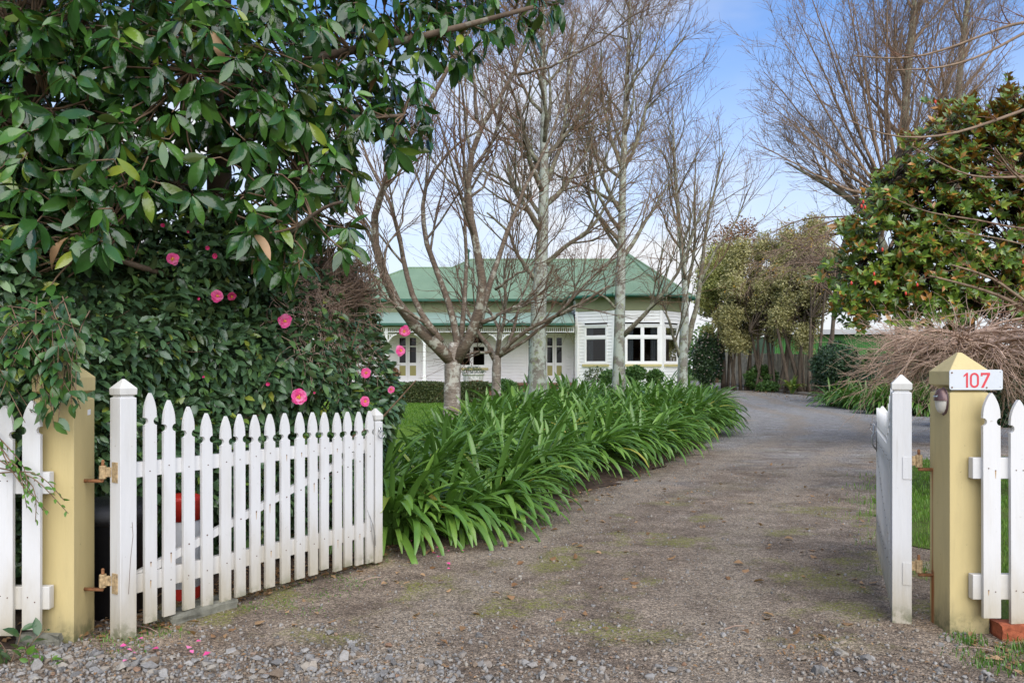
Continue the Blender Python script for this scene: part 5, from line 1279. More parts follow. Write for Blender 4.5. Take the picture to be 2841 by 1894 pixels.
for i in range(39):
    for k in range(K - 1): b = i * K + k; f.append((b, b + 1, b + K + 1, b + K))
obj('inner_foliage', v, f, M['camellia'], camellia, True)
# stems: upright shoots from the ground through the hedge
n = 70; a = rc.random(n); seg = np.where(a < 0.5, 0, 1); P0 = np.array([AX[s] for s in seg]) * (1 - rc.random((n, 1))) ; tt = rc.random((n, 1)); P0 = np.array([AX[s] for s in seg]) * (1 - tt) + np.array([AX[s + 1] for s in seg]) * tt
pts = np.zeros((n, 6, 3)); pts[:, 0, :2] = P0 + rc.normal(size=(n, 2)) * 0.12; pts[:, 0, 2] = 0; dd = norm(np.concatenate([rc.normal(size=(n, 2)) * 0.35, np.ones((n, 1))], 1))
for j in range(1, 6): dd = norm(dd + rc.normal(size=(n, 3)) * 0.12); pts[:, j] = pts[:, j - 1] + dd * 0.42
v, f = tubes(pts, np.linspace(0.022, 0.006, 6)[None] * rc.uniform(0.7, 1.3, (n, 1)), 5); obj('stems', v, f, M['twig'], camellia, True, kind='stuff')
# thin leafy shoots that stick out of the face, with bare tips
sh = rc.choice(len(cand), 420, replace=False); sh = sh[cam_val(cand[sh]) > 0.85]; n = len(sh); pts = np.zeros((n, 5, 3)); pts[:, 0] = cand[sh] - grd[sh] * 0.1; dd = norm(grd[sh] + np.array([0, 0, 0.5]) + rc.normal(size=(n, 3)) * 0.5)
for j in range(1, 5): dd = norm(dd + rc.normal(size=(n, 3)) * 0.15); pts[:, j] = pts[:, j - 1] + dd * 0.055
v, f = tubes(pts, np.linspace(0.0035, 0.0015, 5)[None] * np.ones((n, 1)), 4); obj('shoots', v, f, M['twig'], camellia, True, kind='stuff')

def hit_hedge(px, py):
    Y = np.linspace(4.3, 8.5, 600); p = np.stack([W(px, py, y) for y in Y]); k = np.where(cam_val(p) < 1.0)[0]
    return p[k[0]] if len(k) else p[330]
pet_v, pet_f = [], []
for i in range(5):
    t = i / 4; w = [0.30, 0.62, 0.92, 0.95, 0.55][i]; z = [0.0, 0.10, 0.16, 0.12, 0.02][i]
    pet_v += [(-w / 2, t, z + 0.10 * w), (-w / 4, t + (0.03 if i == 4 else 0), z), (w / 4, t + (0.05 if i == 4 else 0), z), (w / 2, t, z + 0.10 * w)]
for i in range(4):
    for k in range(3): b = 4 * i + k; pet_f.append((b, b + 1, b + 5, b + 4))
petal_me = make_mesh('petal', pet_v, pet_f, True); petal_me.materials.append(M['petal'])
petal_deep_me = make_mesh('petal', pet_v, pet_f, True); petal_deep_me.materials.append(M['petal_deep'])
def flower(px, py, size, open_=1.0, face=None, deep=False):
    p = hit_hedge(px, py); g = cam_grad(p[None])[0]; nrm_ = norm(norm(np.array([0, 0, 1.42]) - p) * 1.0 + g * 0.5 + rc.normal(size=3) * 0.25) if face is None else norm(np.array(face))
    p = p + g * 0.09
    r0 = size / 2
    mb = MB()
    for k in range(18):
        a = rc.uniform(0, 6.28); rr_ = rc.uniform(0, 0.16) * size; e1 = norm(np.cross(nrm_, [0.3, 0.2, 1])); e2 = np.cross(nrm_, e1); q = p + (e1 * math.cos(a) + e2 * math.sin(a)) * rr_
        mb.tube([p, q * 0.5 + p * 0.5 + nrm_ * size * 0.14, q + nrm_ * size * (0.26 if open_ > 0.6 else 0.15)], [size * 0.012, size * 0.014, size * 0.03], 4)
    fl = mb.build('flower', M['stamen'], camellia)
    e1 = norm(np.cross(nrm_, [0.3, 0.2, 1])); e2 = np.cross(nrm_, e1)
    rings = [(8, 1.0, 0.28), (6, 0.78, 0.62)] if open_ > 0.6 else [(6, 0.85, 1.2), (5, 0.65, 1.9)]
    for n_, sc_, lift in rings:
        for k in range(n_):
            a = 6.283 * k / n_ + rc.uniform(-0.2, 0.2) + n_; d = norm(e1 * math.cos(a) + e2 * math.sin(a) + nrm_ * (lift + rc.uniform(-0.15, 0.2)))
            F1 = frames(d[None], nrm_[None])[0]
            s = r0 * sc_ * rc.uniform(0.9, 1.1); link('petal', petal_deep_me if deep else petal_me, None, fl, matrix=mat4(F1, p - ORG[camellia], (s * 1.05, s, s)))
    return fl
D2P = 1.208
for (dx, dy, sz_, op, deep) in [(473, 684, 0.085, 1, 0), (507, 683, 0.062, 0.7, 1), (392, 608, 0.088, 1, 0), (481, 591, 0.062, 0.5, 1), (467, 577, 0.05, 0.5, 1), (641, 752, 0.105, 1, 0), (675, 895, 0.115, 1, 0), (822, 866, 0.085, 0.8, 0), (824, 923, 0.08, 0.8, 0),
                                 (896, 795, 0.085, 0.8, 0), (916, 739, 0.09, 0.8, 0), (611, 875, 0.048, 0.4, 1), (379, 529, 0.048, 0.5, 1), (427, 545, 0.032, 0.4, 1), (707, 889, 0.03, 0.4, 1), (880, 905, 0.06, 0.7, 0), (453, 862, 0.03, 0.4, 1), (435, 696, 0.03, 0.4, 1)]:
    flower(dx * D2P, dy * D2P, sz_, op, None, bool(deep))
# flower buds, small and pale
sel = rc.choice(np.where(cam_val(cand) > 0.95)[0], 150, replace=False); fb = frames(norm(grd[sel] + rc.normal(size=(len(sel), 3)) * 0.4), rc.normal(size=(len(sel), 3)))
v, f = scatter(icv * np.array([0.5, 1, 0.5]), icf, fb, cand[sel] + grd[sel] * 0.03, np.full(len(sel), 0.011)); obj('buds', v, f, leaf_mat('camellia_green_bud', [(0, (0.20, 0.20, 0.05)), (0.8, (0.36, 0.27, 0.10)), (1, (0.6, 0.12, 0.16))], 0.5, trans=0), camellia, True, kind='stuff')

# dead vine tangle over the hedge's far shoulder
dv = empty('dead_vine', (-1.6, 6.9, 1.5), 'tangle of brown dead vine stems over the far end of the camellia hedge', 'vine')
n = 800; pts = np.zeros((n, 9, 3)); k = 0
src = []
while len(src) < n:
    px = rc.normal(965, 62); py = rc.normal(815, 85)
    if px < 1085: src.append(hit_hedge(px, py) + np.array([0, -0.03, 0]))
pts[:, 0] = np.array(src); dd = norm(rc.normal(size=(n, 3)) * np.array([1, 0.6, 0.9]) + np.array([0, 0, 0.25]))
for j in range(1, 9):
    dd = norm(dd + rc.normal(size=(n, 3)) * 0.30 + np.array([0, 0, -0.14])); pts[:, j] = pts[:, j - 1] + dd * rc.uniform(0.03, 0.08, (n, 1))
    vv = cam_val(pts[:, j]); g = cam_grad(pts[:, j]); pts[:, j] += g * (np.clip(0.99 - vv, -0.12, 0.3)[:, None]) * 0.6
v, f = tubes(pts, np.full((n, 9), 0.0026) * rc.uniform(0.6, 1.5, (n, 1)), 3); obj('stems', v, f, M['dead_twig'], dv, True, kind='stuff')

# ------------------------------------------------------------------ big magnolia above the gate
mag = empty('magnolia_tree', (-2.75, 6.15, 0), 'large evergreen magnolia with big glossy leaves hanging over the left of the drive entrance', 'tree')
rm = np.random.default_rng(9)
trunk = pl([(625, 1500), (622, 1100), (618, 800), (612, 620), (606, 430), (604, 260), (610, 100), (620, -150), (640, -500)], 6.3, 0.13, 0.06); trunk[0] = (-2.2, 6.3, 0, 0.15)
v, f = tube(resample(trunk, 16)[:, :3], resample(trunk, 16)[:, 3], 12); obj('trunk', v, f, M['mag_bark'], mag, True)
stem2 = pl([(30, 900), (60, 500), (85, 250), (100, 50), (110, -200)], 5.5, 0.10, 0.05); v, f = tube(resample(stem2, 12)[:, :3], resample(stem2, 12)[:, 3], 10); obj('trunk', v, f, M['mag_bark'], mag, True)
def mlimb(pts, Y, r0, r1, dY=0.0):
    l = resample(pl(pts, Y, r0, r1, dY), 12); v, f = tube(l[:, :3], l[:, 3], 8); obj('limb', v, f, M['mag_bark'], mag, True); return l
ML = [mlimb([(612, 640), (520, 560), (420, 420), (300, 330), (150, 300), (0, 330)], 6.2, 0.05, 0.02, -1.2), mlimb([(604, 300), (760, 200), (900, 150), (1100, 120), (1300, 70), (1480, 20)], 6.2, 0.055, 0.015, -0.4),
      mlimb([(606, 420), (740, 360), (880, 320), (1000, 330), (1120, 320)], 6.2, 0.05, 0.012, -0.2), mlimb([(612, 600), (700, 530), (800, 480), (880, 520)], 6.2, 0.045, 0.012, -0.6),
      mlimb([(610, 100), (500, 60), (380, 100), (200, 80), (20, 60)], 6.2, 0.05, 0.02, -1.2), mlimb([(620, -100), (800, -150), (1000, -120), (1300, -80), (1500, -60)], 6.3, 0.05, 0.015, -0.4), mlimb([(618, 760), (500, 770), (380, 740), (250, 690)], 6.2, 0.04, 0.012, -1.2),
      mlimb([(530, 200), (560, 80), (575, -40), (590, -200)], 5.2, 0.016, 0.012, 0.0), mlimb([(615, 680), (680, 700), (760, 680), (900, 570), (950, 560)], 6.0, 0.03, 0.008, -1.0)]
# rosettes of leaves on shoot ends
POLY = [(-420, -700), (1650, -700), (1620, -60), (1545, 20), (1470, 95), (1400, 70), (1330, 150), (1200, 175), (1160, 260), (1215, 330), (1190, 400), (1080, 430), (1010, 470), (965, 520), (985, 640), (975, 690), (930, 700), (905, 640), (880, 650), (850, 690), (800, 760), (690, 720), (640, 600), (560, 540), (420, 530), (330, 620), (150, 800), (-100, 900), (-420, 900)]
pos, Yd = [], []
N_ = 42000; px = rm.uniform(-420, 1650, N_); py = rm.uniform(-700, 900, N_); u = rm.random(N_)
Ymin = np.interp(px, [-420, 0, 300, 600, 900, 1200, 1600], [4.6, 4.7, 4.75, 4.9, 5.4, 5.9, 6.0]); Ymax = np.interp(px, [-420, 0, 600, 900, 1200, 1600], [6.8, 6.9, 7.2, 7.0, 6.9, 6.7])
Y = Ymin + (Ymax - Ymin) * u ** 1.35; k = in_poly(px, py, POLY)
thin = np.interp(px, [0, 700, 900, 1000, 1200, 1600], [1, 1, 0.8, 0.62, 0.62, 0.62]) * np.where((px > 950) & (py < 120), 1.55, 1.0)
thin = thin * np.where((py < 0), 0.55, 1.0) * np.where((px > 420) & (px < 660) & (py > 130) & (py < 520), 0.40, 1.0)
k &= rm.random(N_) < thin; P0 = np.stack([(px - CX) * Y / FPX, Y, CAM_H - (py - HORY) * Y / FPX], -1)[k]
# poisson-like thinning
keep = []; cell = {}
for i, p in enumerate(P0):
    key = tuple((p / 0.18).astype(int)); 
    if key in cell: continue
    cell[key] = 1; keep.append(i)
P0 = P0[keep][:2100]
ctr = np.array([-2.6, 6.6, 4.0]); ax_ = norm(norm(P0 - ctr) * 0.8 + rm.normal(size=P0.shape) * 0.5 + np.array([0.05, -0.35, -0.05]))
pos, dirs, ups, sc_ = [], [], [], []
for p, a in zip(P0, ax_):
    e1 = norm(np.cross(a, [0.31, 0.2, 1])); e2 = np.cross(a, e1); n_ = rm.integers(6, 10); size = rm.uniform(0.155, 0.215)
    hang = 0.45 + 0.55 * np.clip((p[0] / p[1] + 0.28) / 0.2, 0, 1)      # shoots over the drive hang their leaves
    for j in range(n_):
        an = 6.283 * j / n_ + rm.uniform(-0.3, 0.3) ; t = j / n_; d = norm(rm.normal(size=3) * 0.16 + (e1 * math.cos(an * 1.0) + e2 * math.sin(an)) * (0.75 + 0.3 * t) + a * (0.75 - 0.7 * t) + np.array([0, 0, -0.50 - 1.25 * hang * rm.random()]))
        pos.append(p - a * 0.05 * t); dirs.append(d); ups.append(norm(a * 0.8 + np.array([0, -0.15, 0.75]) + rm.normal(size=3) * 0.42)); sc_.append(size * rm.uniform(0.55, 1.15))
pos, dirs, ups, sc_ = map(np.array, (pos, dirs, ups, sc_)); F = frames(dirs, ups); pos = pos + dirs * 0.02
pxs = CX + FPX * pos[:, 0] / pos[:, 1]; pys = HORY - FPX * (pos[:, 2] - CAM_H) / pos[:, 1]
score = sc_ / pos[:, 1] + np.where((pxs > 0) & (pxs < 1600) & (pys > 0) & (pys < 900), 1.0, -1.0); idx = np.argsort(-score)[:280]
mleaf = [make_mesh('leaf', *leaf_template(8, 0.29 + 0.03 * k, 0.06 + 0.06 * k, 0.08 + 0.13 * k, 0.48 + 0.03 * k, wave=0.008 + 0.008 * k), True) for k in range(4)]
for me in mleaf: me.materials.append(M['magnolia'])
mdry = make_mesh('leaf', *leaf_template(6, 0.32, 0.3, 0.35, 0.5, wave=0.02), True); mdry.materials.append(M['dry_leaf'])
for q, i in enumerate(idx): link('leaf', mdry if q % 29 == 7 else mleaf[q % 4], None, mag, matrix=mat4(F[i], pos[i] - ORG[mag], sc_[i]))
rest = np.ones(len(pos), bool); rest[idx] = False
v, f = scatter(*LEAF_MAG, F[rest], pos[rest], sc_[rest]); obj('foliage', v, f, M['magnolia'], mag, True, kind='stuff')
# shoots that carry the rosettes back towards the limbs
LP = np.concatenate([l[:, :3] for l in ML]); near = LP[np.argmin(((P0[:, None] - LP[None]) ** 2).sum(-1), 1)]
pts = np.zeros((len(P0), 5, 3)); L_ = np.clip(np.linalg.norm(near - P0, axis=1), 0.1, 0.55)[:, None]; bd = norm(near - P0)
for j in range(5): t = j / 4; pts[:, j] = P0 + (norm(-ax_ * (1 - t) + bd * t)) * L_ * t
v, f = tubes(pts, np.linspace(0.0045, 0.008, 5)[None] * np.ones((len(P0), 1)), 4); obj('shoots', v, f, M['twig'], mag, True, kind='stuff')

# ------------------------------------------------------------------ leaves over the left fence and post
def sprig_thing(name, label, cat, base, sprigs, leaf_len, mat, per=9, seed=3, twig=M['twig'], tmpl=None, group=None, objs=True, lw=0.42, alt=0.55):
    """small plant of leafy stems; sprigs = list of polylines (world points)"""
    r = np.random.default_rng(seed); t = empty(name, base, label, cat, group); mb = MB(); tm = tmpl or leaf_template(4, lw, 0.14, 0.22, 0.45)
    me = make_mesh('leaf', *tm, True); me.materials.append(mat); vs = []
    for s in sprigs:
        s = resample(np.array(s, float), 8); mb.tube(s, np.linspace(0.004, 0.0018, 8), 5)
        for k in range(per):
            tt = (k + 0.6) / per; x = tt * 7; i = min(int(x), 6); p = s[i] * (1 - x + i) + s[i + 1] * (x - i); tg = norm(s[i + 1] - s[i]); side = norm(np.cross(tg, r.normal(size=3)))
            d = norm(tg * 0.5 + side * alt + np.array([0, -0.15, -0.15])); F1 = frames(d[None], norm(np.array([0, -0.4, 0.9]) + r.normal(size=3) * 0.4)[None])[0]; sc1 = leaf_len * r.uniform(0.65, 1.15)
            vs.append((F1, p, sc1))
    mb.build('stems', twig, t, True)
    if objs:
        for F1, p, sc1 in vs: link('leaf', me, None, t, matrix=mat4(F1, p - ORG[t], sc1))
    else:
        v, f = scatter(*tm, np.array([a[0] for a in vs]), np.array([a[1] for a in vs]), np.array([a[2] for a in vs])); obj('foliage', v, f, mat, t, True, kind='stuff')
    return t
rs = np.random.default_rng(14)
M['cam_near'] = leaf_mat('near_camellia_leaf', [(0, (0.03, 0.075, 0.025)), (0.6, (0.045, 0.11, 0.03)), (0.93, (0.07, 0.16, 0.03)), (1, (0.25, 0.28, 0.03))], 0.28, under=(0.10, 0.15, 0.05), trans=0.15, spec=0.6)
spr = []
for k in range(52):
    p0 = W(rs.uniform(-120, 260), rs.uniform(820, 960), rs.uniform(4.28, 4.6)); e = W(rs.uniform(-120, 250), rs.uniform(980, 1190), rs.uniform(4.02, 4.14)); 
    if e[0] > -2.12: e[2] += 0.12
    spr.append([p0, p0 * 0.5 + e * 0.5 + np.array([0, -0.06, 0.09]), e])
sprig_thing('camellia_branch', 'glossy leafy camellia branches drooping over the fence and the bare yellow post', 'branch', (-2.5, 4.3, 1.2), spr, 0.098, M['cam_near'], per=9, seed=4)
spr = []
for k in range(7):
    p0 = W(rs.uniform(-40, 60), rs.uniform(1180, 1330), 4.10); d = rs.uniform(-40, 120)
    spr.append([p0, W(rs.uniform(20, 110), rs.uniform(1260, 1400), 4.07), W(rs.uniform(60, 190), rs.uniform(1330, 1480), 4.05)])
sprig_thing('climbing_vine', 'thin climbing vine with small leaves trailing across the overgrown picket fence', 'vine', (-2.45, 4.08, 0.7), spr, 0.042, M['weed'], per=11, seed=5)
spr = [[W(30, 1880, 3.95), W(70, 1800, 4.0), W(130, 1740, 4.05)], [W(20, 1860, 3.95), W(50, 1790, 4.0), W(60, 1740, 4.02)], [W(10, 1870, 3.95), W(20, 1800, 4.0), W(-20, 1760, 4.0)]]
sprig_thing('camellia_seedling', 'glossy dark leafy sprig at the foot of the bare yellow post', 'plant', (-2.4, 4.0, 0), spr, 0.095, M['cam_near'], per=7, seed=6)
spr = [[W(85 + 30 * k, 1880, 3.93), W(80 + 32 * k, 1830, 3.93), W(70 + 36 * k, 1790 + 12 * k, 3.93)] for k in range(4)]
sprig_thing('weed', 'bright green weed growing in front of the mossy footing', 'weed', (-2.25, 3.95, 0), spr, 0.06, M['weed'], per=5, seed=7, lw=0.5)

# ------------------------------------------------------------------ agapanthus
M['agapanthus'] = leaf_mat('agapanthus_leaf', [(0, (0.075, 0.165, 0.024)), (0.5, (0.112, 0.225, 0.034)), (0.88, (0.165, 0.29, 0.05)), (0.975, (0.18, 0.31, 0.05)), (1, (0.50, 0.36, 0.07))], 0.31, under=(0.10, 0.20, 0.04), trans=0.2, spec=0.6)
def strap(theta0, theta1, n=9, width=0.060, fold=0.45):
    """unit-length strap leaf that leaves the ground at theta0 and bends to theta1 (degrees above the horizon); grows towards +Y"""
    v = []; y = z = 0.0
    for i in range(n + 1):
        t = i / n; th = math.radians(theta0 + (theta1 - theta0) * t ** 1.25)
        if i: y += math.cos(th) / n; z += math.sin(th) / n
        w = width * (0.55 + 0.45 * min(1, t * 3)) * (1.0 if t < 0.72 else math.sqrt(max(0.0, 1 - ((t - 0.72) / 0.285) ** 2))) * 0.5
        nx_ = -math.sin(th); nz_ = math.cos(th)
        v += [(-w, y + nx_ * w * fold, z + nz_ * w * fold), (0, y, z), (w, y + nx_ * w * fold, z + nz_ * w * fold)]
    f = []
    for i in range(n):
        b = 3 * i; f += [(b, b + 1, b + 4, b + 3), (b + 1, b + 2, b + 5, b + 4)]
    return np.array(v), np.array(f)
STRAPS = [strap(84, 20), strap(80, -25), strap(74, -45), strap(66, -55), strap(55, -60), strap(86, 55), strap(40, -50), strap(78, 0)]
strap_me = [make_mesh('leaf', *s, True) for s in STRAPS]
for me in strap_me: me.materials.append(M['agapanthus'])
def clump_leaves(r, n, size, bias):
    """list of (template, azimuth, radial start, length)"""
    out = []
    for k in range(n):
        t = r.random(); az = r.uniform(0, 6.283)
        if r.random() < 0.45: az = bias + r.normal() * 0.8
        tmpl = int(r.choice(8, p=[0.09, 0.23, 0.22, 0.17, 0.09, 0.04, 0.05, 0.11])); out.append((tmpl, az, r.uniform(0, 0.20), size * r.uniform(0.62, 1.12)))
    return out
def clump_matrix(az, rad, L_, r):
    F1 = np.array(Matrix.Rotation(az - math.pi / 2, 3, 'Z') @ Matrix.Rotation(r.normal() * 0.14, 3, 'Y')); return F1, np.array([math.cos(az) * rad, math.sin(az) * rad, 0.0]), L_
def clump_mesh(r, n, size, bias):
    parts = []
    by = {}
    for tm, az, rad, L_ in clump_leaves(r, n, size, bias): by.setdefault(tm, []).append(clump_matrix(az, rad, L_, r))
    for tm, ls in by.items(): parts.append(scatter(*STRAPS[tm], np.array([a[0] for a in ls]), np.array([a[1] for a in ls]), np.array([a[2] for a in ls])))
    return make_mesh('agapanthus_clump', *join_np(parts), True)
ra = np.random.default_rng(17)
BIAS = math.radians(-40)
protos = [clump_mesh(ra, 130, 1.0, BIAS) for _ in range(7)]
for me in protos: me.materials.append(M['agapanthus'])
spots = [(-0.98, 6.78), (-0.62, 7.12), (-0.20, 7.62), (-1.2, 7.3)]; tries = 0
while tries < 9000:
    tries += 1; y = ra.uniform(6.75, 26.2); x = ra.uniform(bk(y) + 0.05, xl(y) - 0.30)
    if xl(y) - 0.30 < bk(y): continue
    dmin = 0.60 if y < 13 else (0.64 if y < 18 else 0.70)
    if y > 8.6 and CX + FPX * x / y < 1205: continue
    if all((x - a) ** 2 + (y - b) ** 2 > dmin ** 2 for a, b in spots): spots.append((x, y))
edge_d = lambda s: (xl(s[1]) - s[0]) * 0.6
front_spots = sorted(spots, key=lambda s: s[1] + 1.2 * (xl(s[1]) - s[0]))[:8]
GRP = 'strap-leaved clumps in the bed along the drive'
for s in spots:
    x, y = s; z = float(bed_z(x, y)) - 0.02
    k = random.randrange(7)
    if s in front_spots:
        i = front_spots.index(s)
        lab = ['strap-leaved green clump beside the free end of the broadside gate'][0] if i == 0 else ['', 'second', 'third', 'fourth', 'fifth', 'sixth', 'seventh', 'eighth'][i] + ' strap-leaved clump along the bed from the free end of the broadside gate'
        t = empty('agapanthus_clump', (x, y, z), lab, 'plant', GRP if i == 0 else 'near strap-leaved clumps by the gate')
        for tm, az, rad, L_ in clump_leaves(ra, 120, 0.88, BIAS):
            F1, p, sc1 = clump_matrix(az, rad, L_, ra); link('leaf', strap_me[tm], None, t, matrix=mat4(F1, p, sc1))
    else:
        sc1 = ra.uniform(0.88, 1.12) * float(np.interp(y, [7, 10, 16, 20], [0.84, 0.82, 0.98, 1.08])); o = link('agapanthus_clump', protos[k], None, None, (x, y, z)); o.rotation_euler = (0, 0, ra.normal() * 0.5); o.scale = (sc1, sc1, sc1 * ra.uniform(0.9, 1.08))
        e_ = xl(y) - x
        if e_ < 0.75: lab, gp = ('strap-leaved clump leaning over the drive edge in the near half of the bed', 'strap-leaved clumps on the near drive edge') if y < 13 else ('strap-leaved clump leaning over the drive edge in the far half of the bed', 'strap-leaved clumps on the far drive edge')
        elif y > 21: lab, gp = 'strap-leaved clump in the far end of the bed before the bay window', 'strap-leaved clumps at the far end of the bed'
        elif y > 13: lab, gp = 'strap-leaved clump in the middle of the bed among the pale lichened trunks', 'strap-leaved clumps among the trunks'
        else: lab, gp = 'strap-leaved clump at the back of the near bed below the cherry trees', 'strap-leaved clumps below the cherry trees'
        tag(o, lab, 'plant', gp)
rb_ = []
for (px, py, Y) in [(2350, 1122, 31.0), (2385, 1128, 29.5), (2420, 1138, 28), (2460, 1145, 26.6), (2500, 1150, 25.8), (2540, 1152, 25.2), (2575, 1155, 24.8), (2610, 1150, 25.0), (2400, 1115, 31), (2440, 1120, 29.5), (2480, 1125, 28), (2530, 1128, 27), (2570, 1130, 26.5), (2620, 1130, 26.5), (2650, 1150, 25)]:
    X = (px - CX) * Y / FPX
    for q in range(2):
        x, y = X + ra.normal() * 0.25, Y + ra.normal() * 0.25
        o = link('agapanthus_clump', protos[random.randrange(7)], None, None, (x, y, float(gz(y)) + 0.0)); s1 = ra.uniform(0.95, 1.2); o.scale = (s1, s1, s1 * 1.1); o.rotation_euler = (0, 0, ra.normal() * 0.8 - 1.0)
        tag(o, 'green strap-leaved clump on the far side of the drive behind the edge-on gate', 'plant', 'strap-leaved clumps across the drive')
# ------------------------------------------------------------------ right-hand magnolia with red seed pods
M['mag2'] = leaf_mat('rusty_backed_magnolia_leaf', [(0, (0.065, 0.125, 0.02)), (0.45, (0.115, 0.20, 0.028)), (0.76, (0.19, 0.27, 0.035)), (0.86, (0.30, 0.32, 0.045)), (0.88, (0.42, 0.22, 0.045)), (1, (0.36, 0.15, 0.035))], 0.28, under=(0.30, 0.135, 0.03), trans=0.12, spec=0.55)
M['pod'] = plain_mat('red_seed_pod', (0.55, 0.05, 0.03), 0.5, 0.4, 0.2, 30)
r2 = np.random.default_rng(41)
YM = 15.0
m2_ = empty('magnolia_tree', ((2680 - CX) * YM / FPX, YM + 0.5, 0), 'evergreen magnolia with rusty leaf backs and red seed pods above the twiggy weeping tree', 'tree')
trk = resample(pl([(2690, 1235), (2685, 1000), (2690, 800), (2700, 600), (2710, 400)], YM + 0.6, 0.16, 0.04), 14); v, f = tube(trk[:, :3], trk[:, 3], 10); obj('trunk', v, f, M['mag_bark'], m2_, True)
lim2 = []
for pts in ([(2688, 850), (2600, 760), (2500, 720), (2400, 740)], [(2690, 750), (2580, 620), (2480, 560), (2430, 520)], [(2700, 650), (2800, 560), (2900, 480)], [(2690, 820), (2790, 760), (2920, 720)], [(2700, 560), (2640, 440), (2620, 360)], [(2705, 480), (2760, 380), (2840, 320)]):
    l = resample(pl(pts, YM + 0.5, 0.07, 0.015, r2.uniform(-1, 0.4)), 10); v, f = tube(l[:, :3], l[:, 3], 6); obj('limb', v, f, M['mag_bark'], m2_, True); lim2.append(l)
POLY2 = [(2335, 850), (2325, 790), (2370, 700), (2365, 610), (2420, 560), (2450, 500), (2500, 470), (2530, 400), (2585, 350), (2600, 290), (2660, 275), (2720, 310), (2760, 270), (2841, 240), (3150, 240), (3250, 600), (3150, 920), (2850, 900), (2640, 900), (2560, 890), (2480, 880), (2420, 880)]
N_ = 13500; px = r2.uniform(2310, 3260, N_); py = r2.uniform(230, 920, N_); k = in_poly(px, py, POLY2); Y = YM + 1.2 - 2.6 * r2.random(N_) ** 0.6
gap = (np.sin(px * 0.031 + 1) * np.sin(py * 0.037 + 2) > 0.62) | ((px > 2620) & (py > 560) & (np.sin(px * 0.02) * np.sin(py * 0.026 + 1) > 0.25)); k &= ~(gap & (r2.random(N_) < 0.8))
jx = 38 * np.sin(py * 0.055 + 1.0) + 26 * np.sin(py * 0.021 + px * 0.03) + r2.normal(size=N_) * 14; jy = 22 * np.sin(px * 0.06) + r2.normal(size=N_) * 12
px = px + jx * (px < 2600); py = py + jy
P0 = np.stack([(px - CX) * Y / FPX, Y, CAM_H - (py - HORY) * Y / FPX], -1)[k][:4300]
ctr = np.array([(2720 - CX) * YM / FPX, YM + 0.8, 3.4]); ax_ = norm(norm(P0 - ctr) * 0.9 + r2.normal(size=P0.shape) * 0.45 + np.array([0, -0.25, 0.3]))
n_ = 8; A = np.repeat(ax_, n_, 0); PP = np.repeat(P0, n_, 0); e1 = norm(np.cross(A, np.array([0.31, 0.2, 1]))); e2 = np.cross(A, e1); an = np.tile(np.arange(n_) * 6.283 / n_, len(P0)) + r2.uniform(-0.3, 0.3, len(A)); tt = np.tile(np.arange(n_) / n_, len(P0))
d = norm((e1 * np.cos(an)[:, None] + e2 * np.sin(an)[:, None]) * (0.7 + 0.3 * tt)[:, None] + A * (1.1 - 0.85 * tt)[:, None] + np.array([0, 0, 0.12])); ups = norm(A + np.array([0, 0, 0.3]) + r2.normal(size=A.shape) * 0.25)
F = frames(d, ups); S = r2.uniform(0.12, 0.185, len(A)); P1 = PP - A * 0.04 * tt[:, None]
idx = r2.choice(np.where((P1[:, 1] < YM - 0.6) & (P1[:, 0] / P1[:, 1] < 0.61))[0], 260, replace=False)
ml2 = [make_mesh('leaf', *leaf_template(4, 0.40, 0.1 + 0.05 * k, 0.12 + 0.06 * k, 0.52), True) for k in range(3)]
for me in ml2: me.materials.append(M['mag2'])
for q, i in enumerate(idx): link('leaf', ml2[q % 3], None, m2_, matrix=mat4(F[i], P1[i] - ORG[m2_], S[i]))
rest = np.ones(len(P1), bool); rest[idx] = False
v, f = scatter(*leaf_template(2, 0.44, 0.12, 0.15, 0.52), F[rest], P1[rest], S[rest]); obj('foliage', v, f, M['mag2'], m2_, True, kind='stuff')
LP = np.concatenate([l[:, :3] for l in lim2]); near = LP[np.argmin(((P0[:, None] - LP[None]) ** 2).sum(-1), 1)]; pts = np.stack([P0 * (1 - t) + near * t for t in (0, 0.35, 0.7, 1.0)], 1); pts[:, 1:3] += r2.normal(size=(len(P0), 2, 3)) * 0.05
v, f = tubes(pts, np.linspace(0.006, 0.016, 4)[None] * np.ones((len(P0), 1)), 3); obj('shoots', v, f, M['mag_bark'], m2_, True, kind='stuff')
for (px, py) in [(2428, 785), (2362, 785), (2545, 790), (2595, 283), (2395, 560), (2400, 575), (2390, 572), (2513, 814), (2838, 727), (2425, 760), (2850, 680), (2448, 692)]:
    p = W(px, py, YM - 1.45); mb = MB(); mb.lathe([(0.004, -0.034), (0.016, -0.024), (0.019, 0.0), (0.015, 0.02), (0.003, 0.034)], p, 8); mb.build('seed_pod', M['pod'], m2_, True)

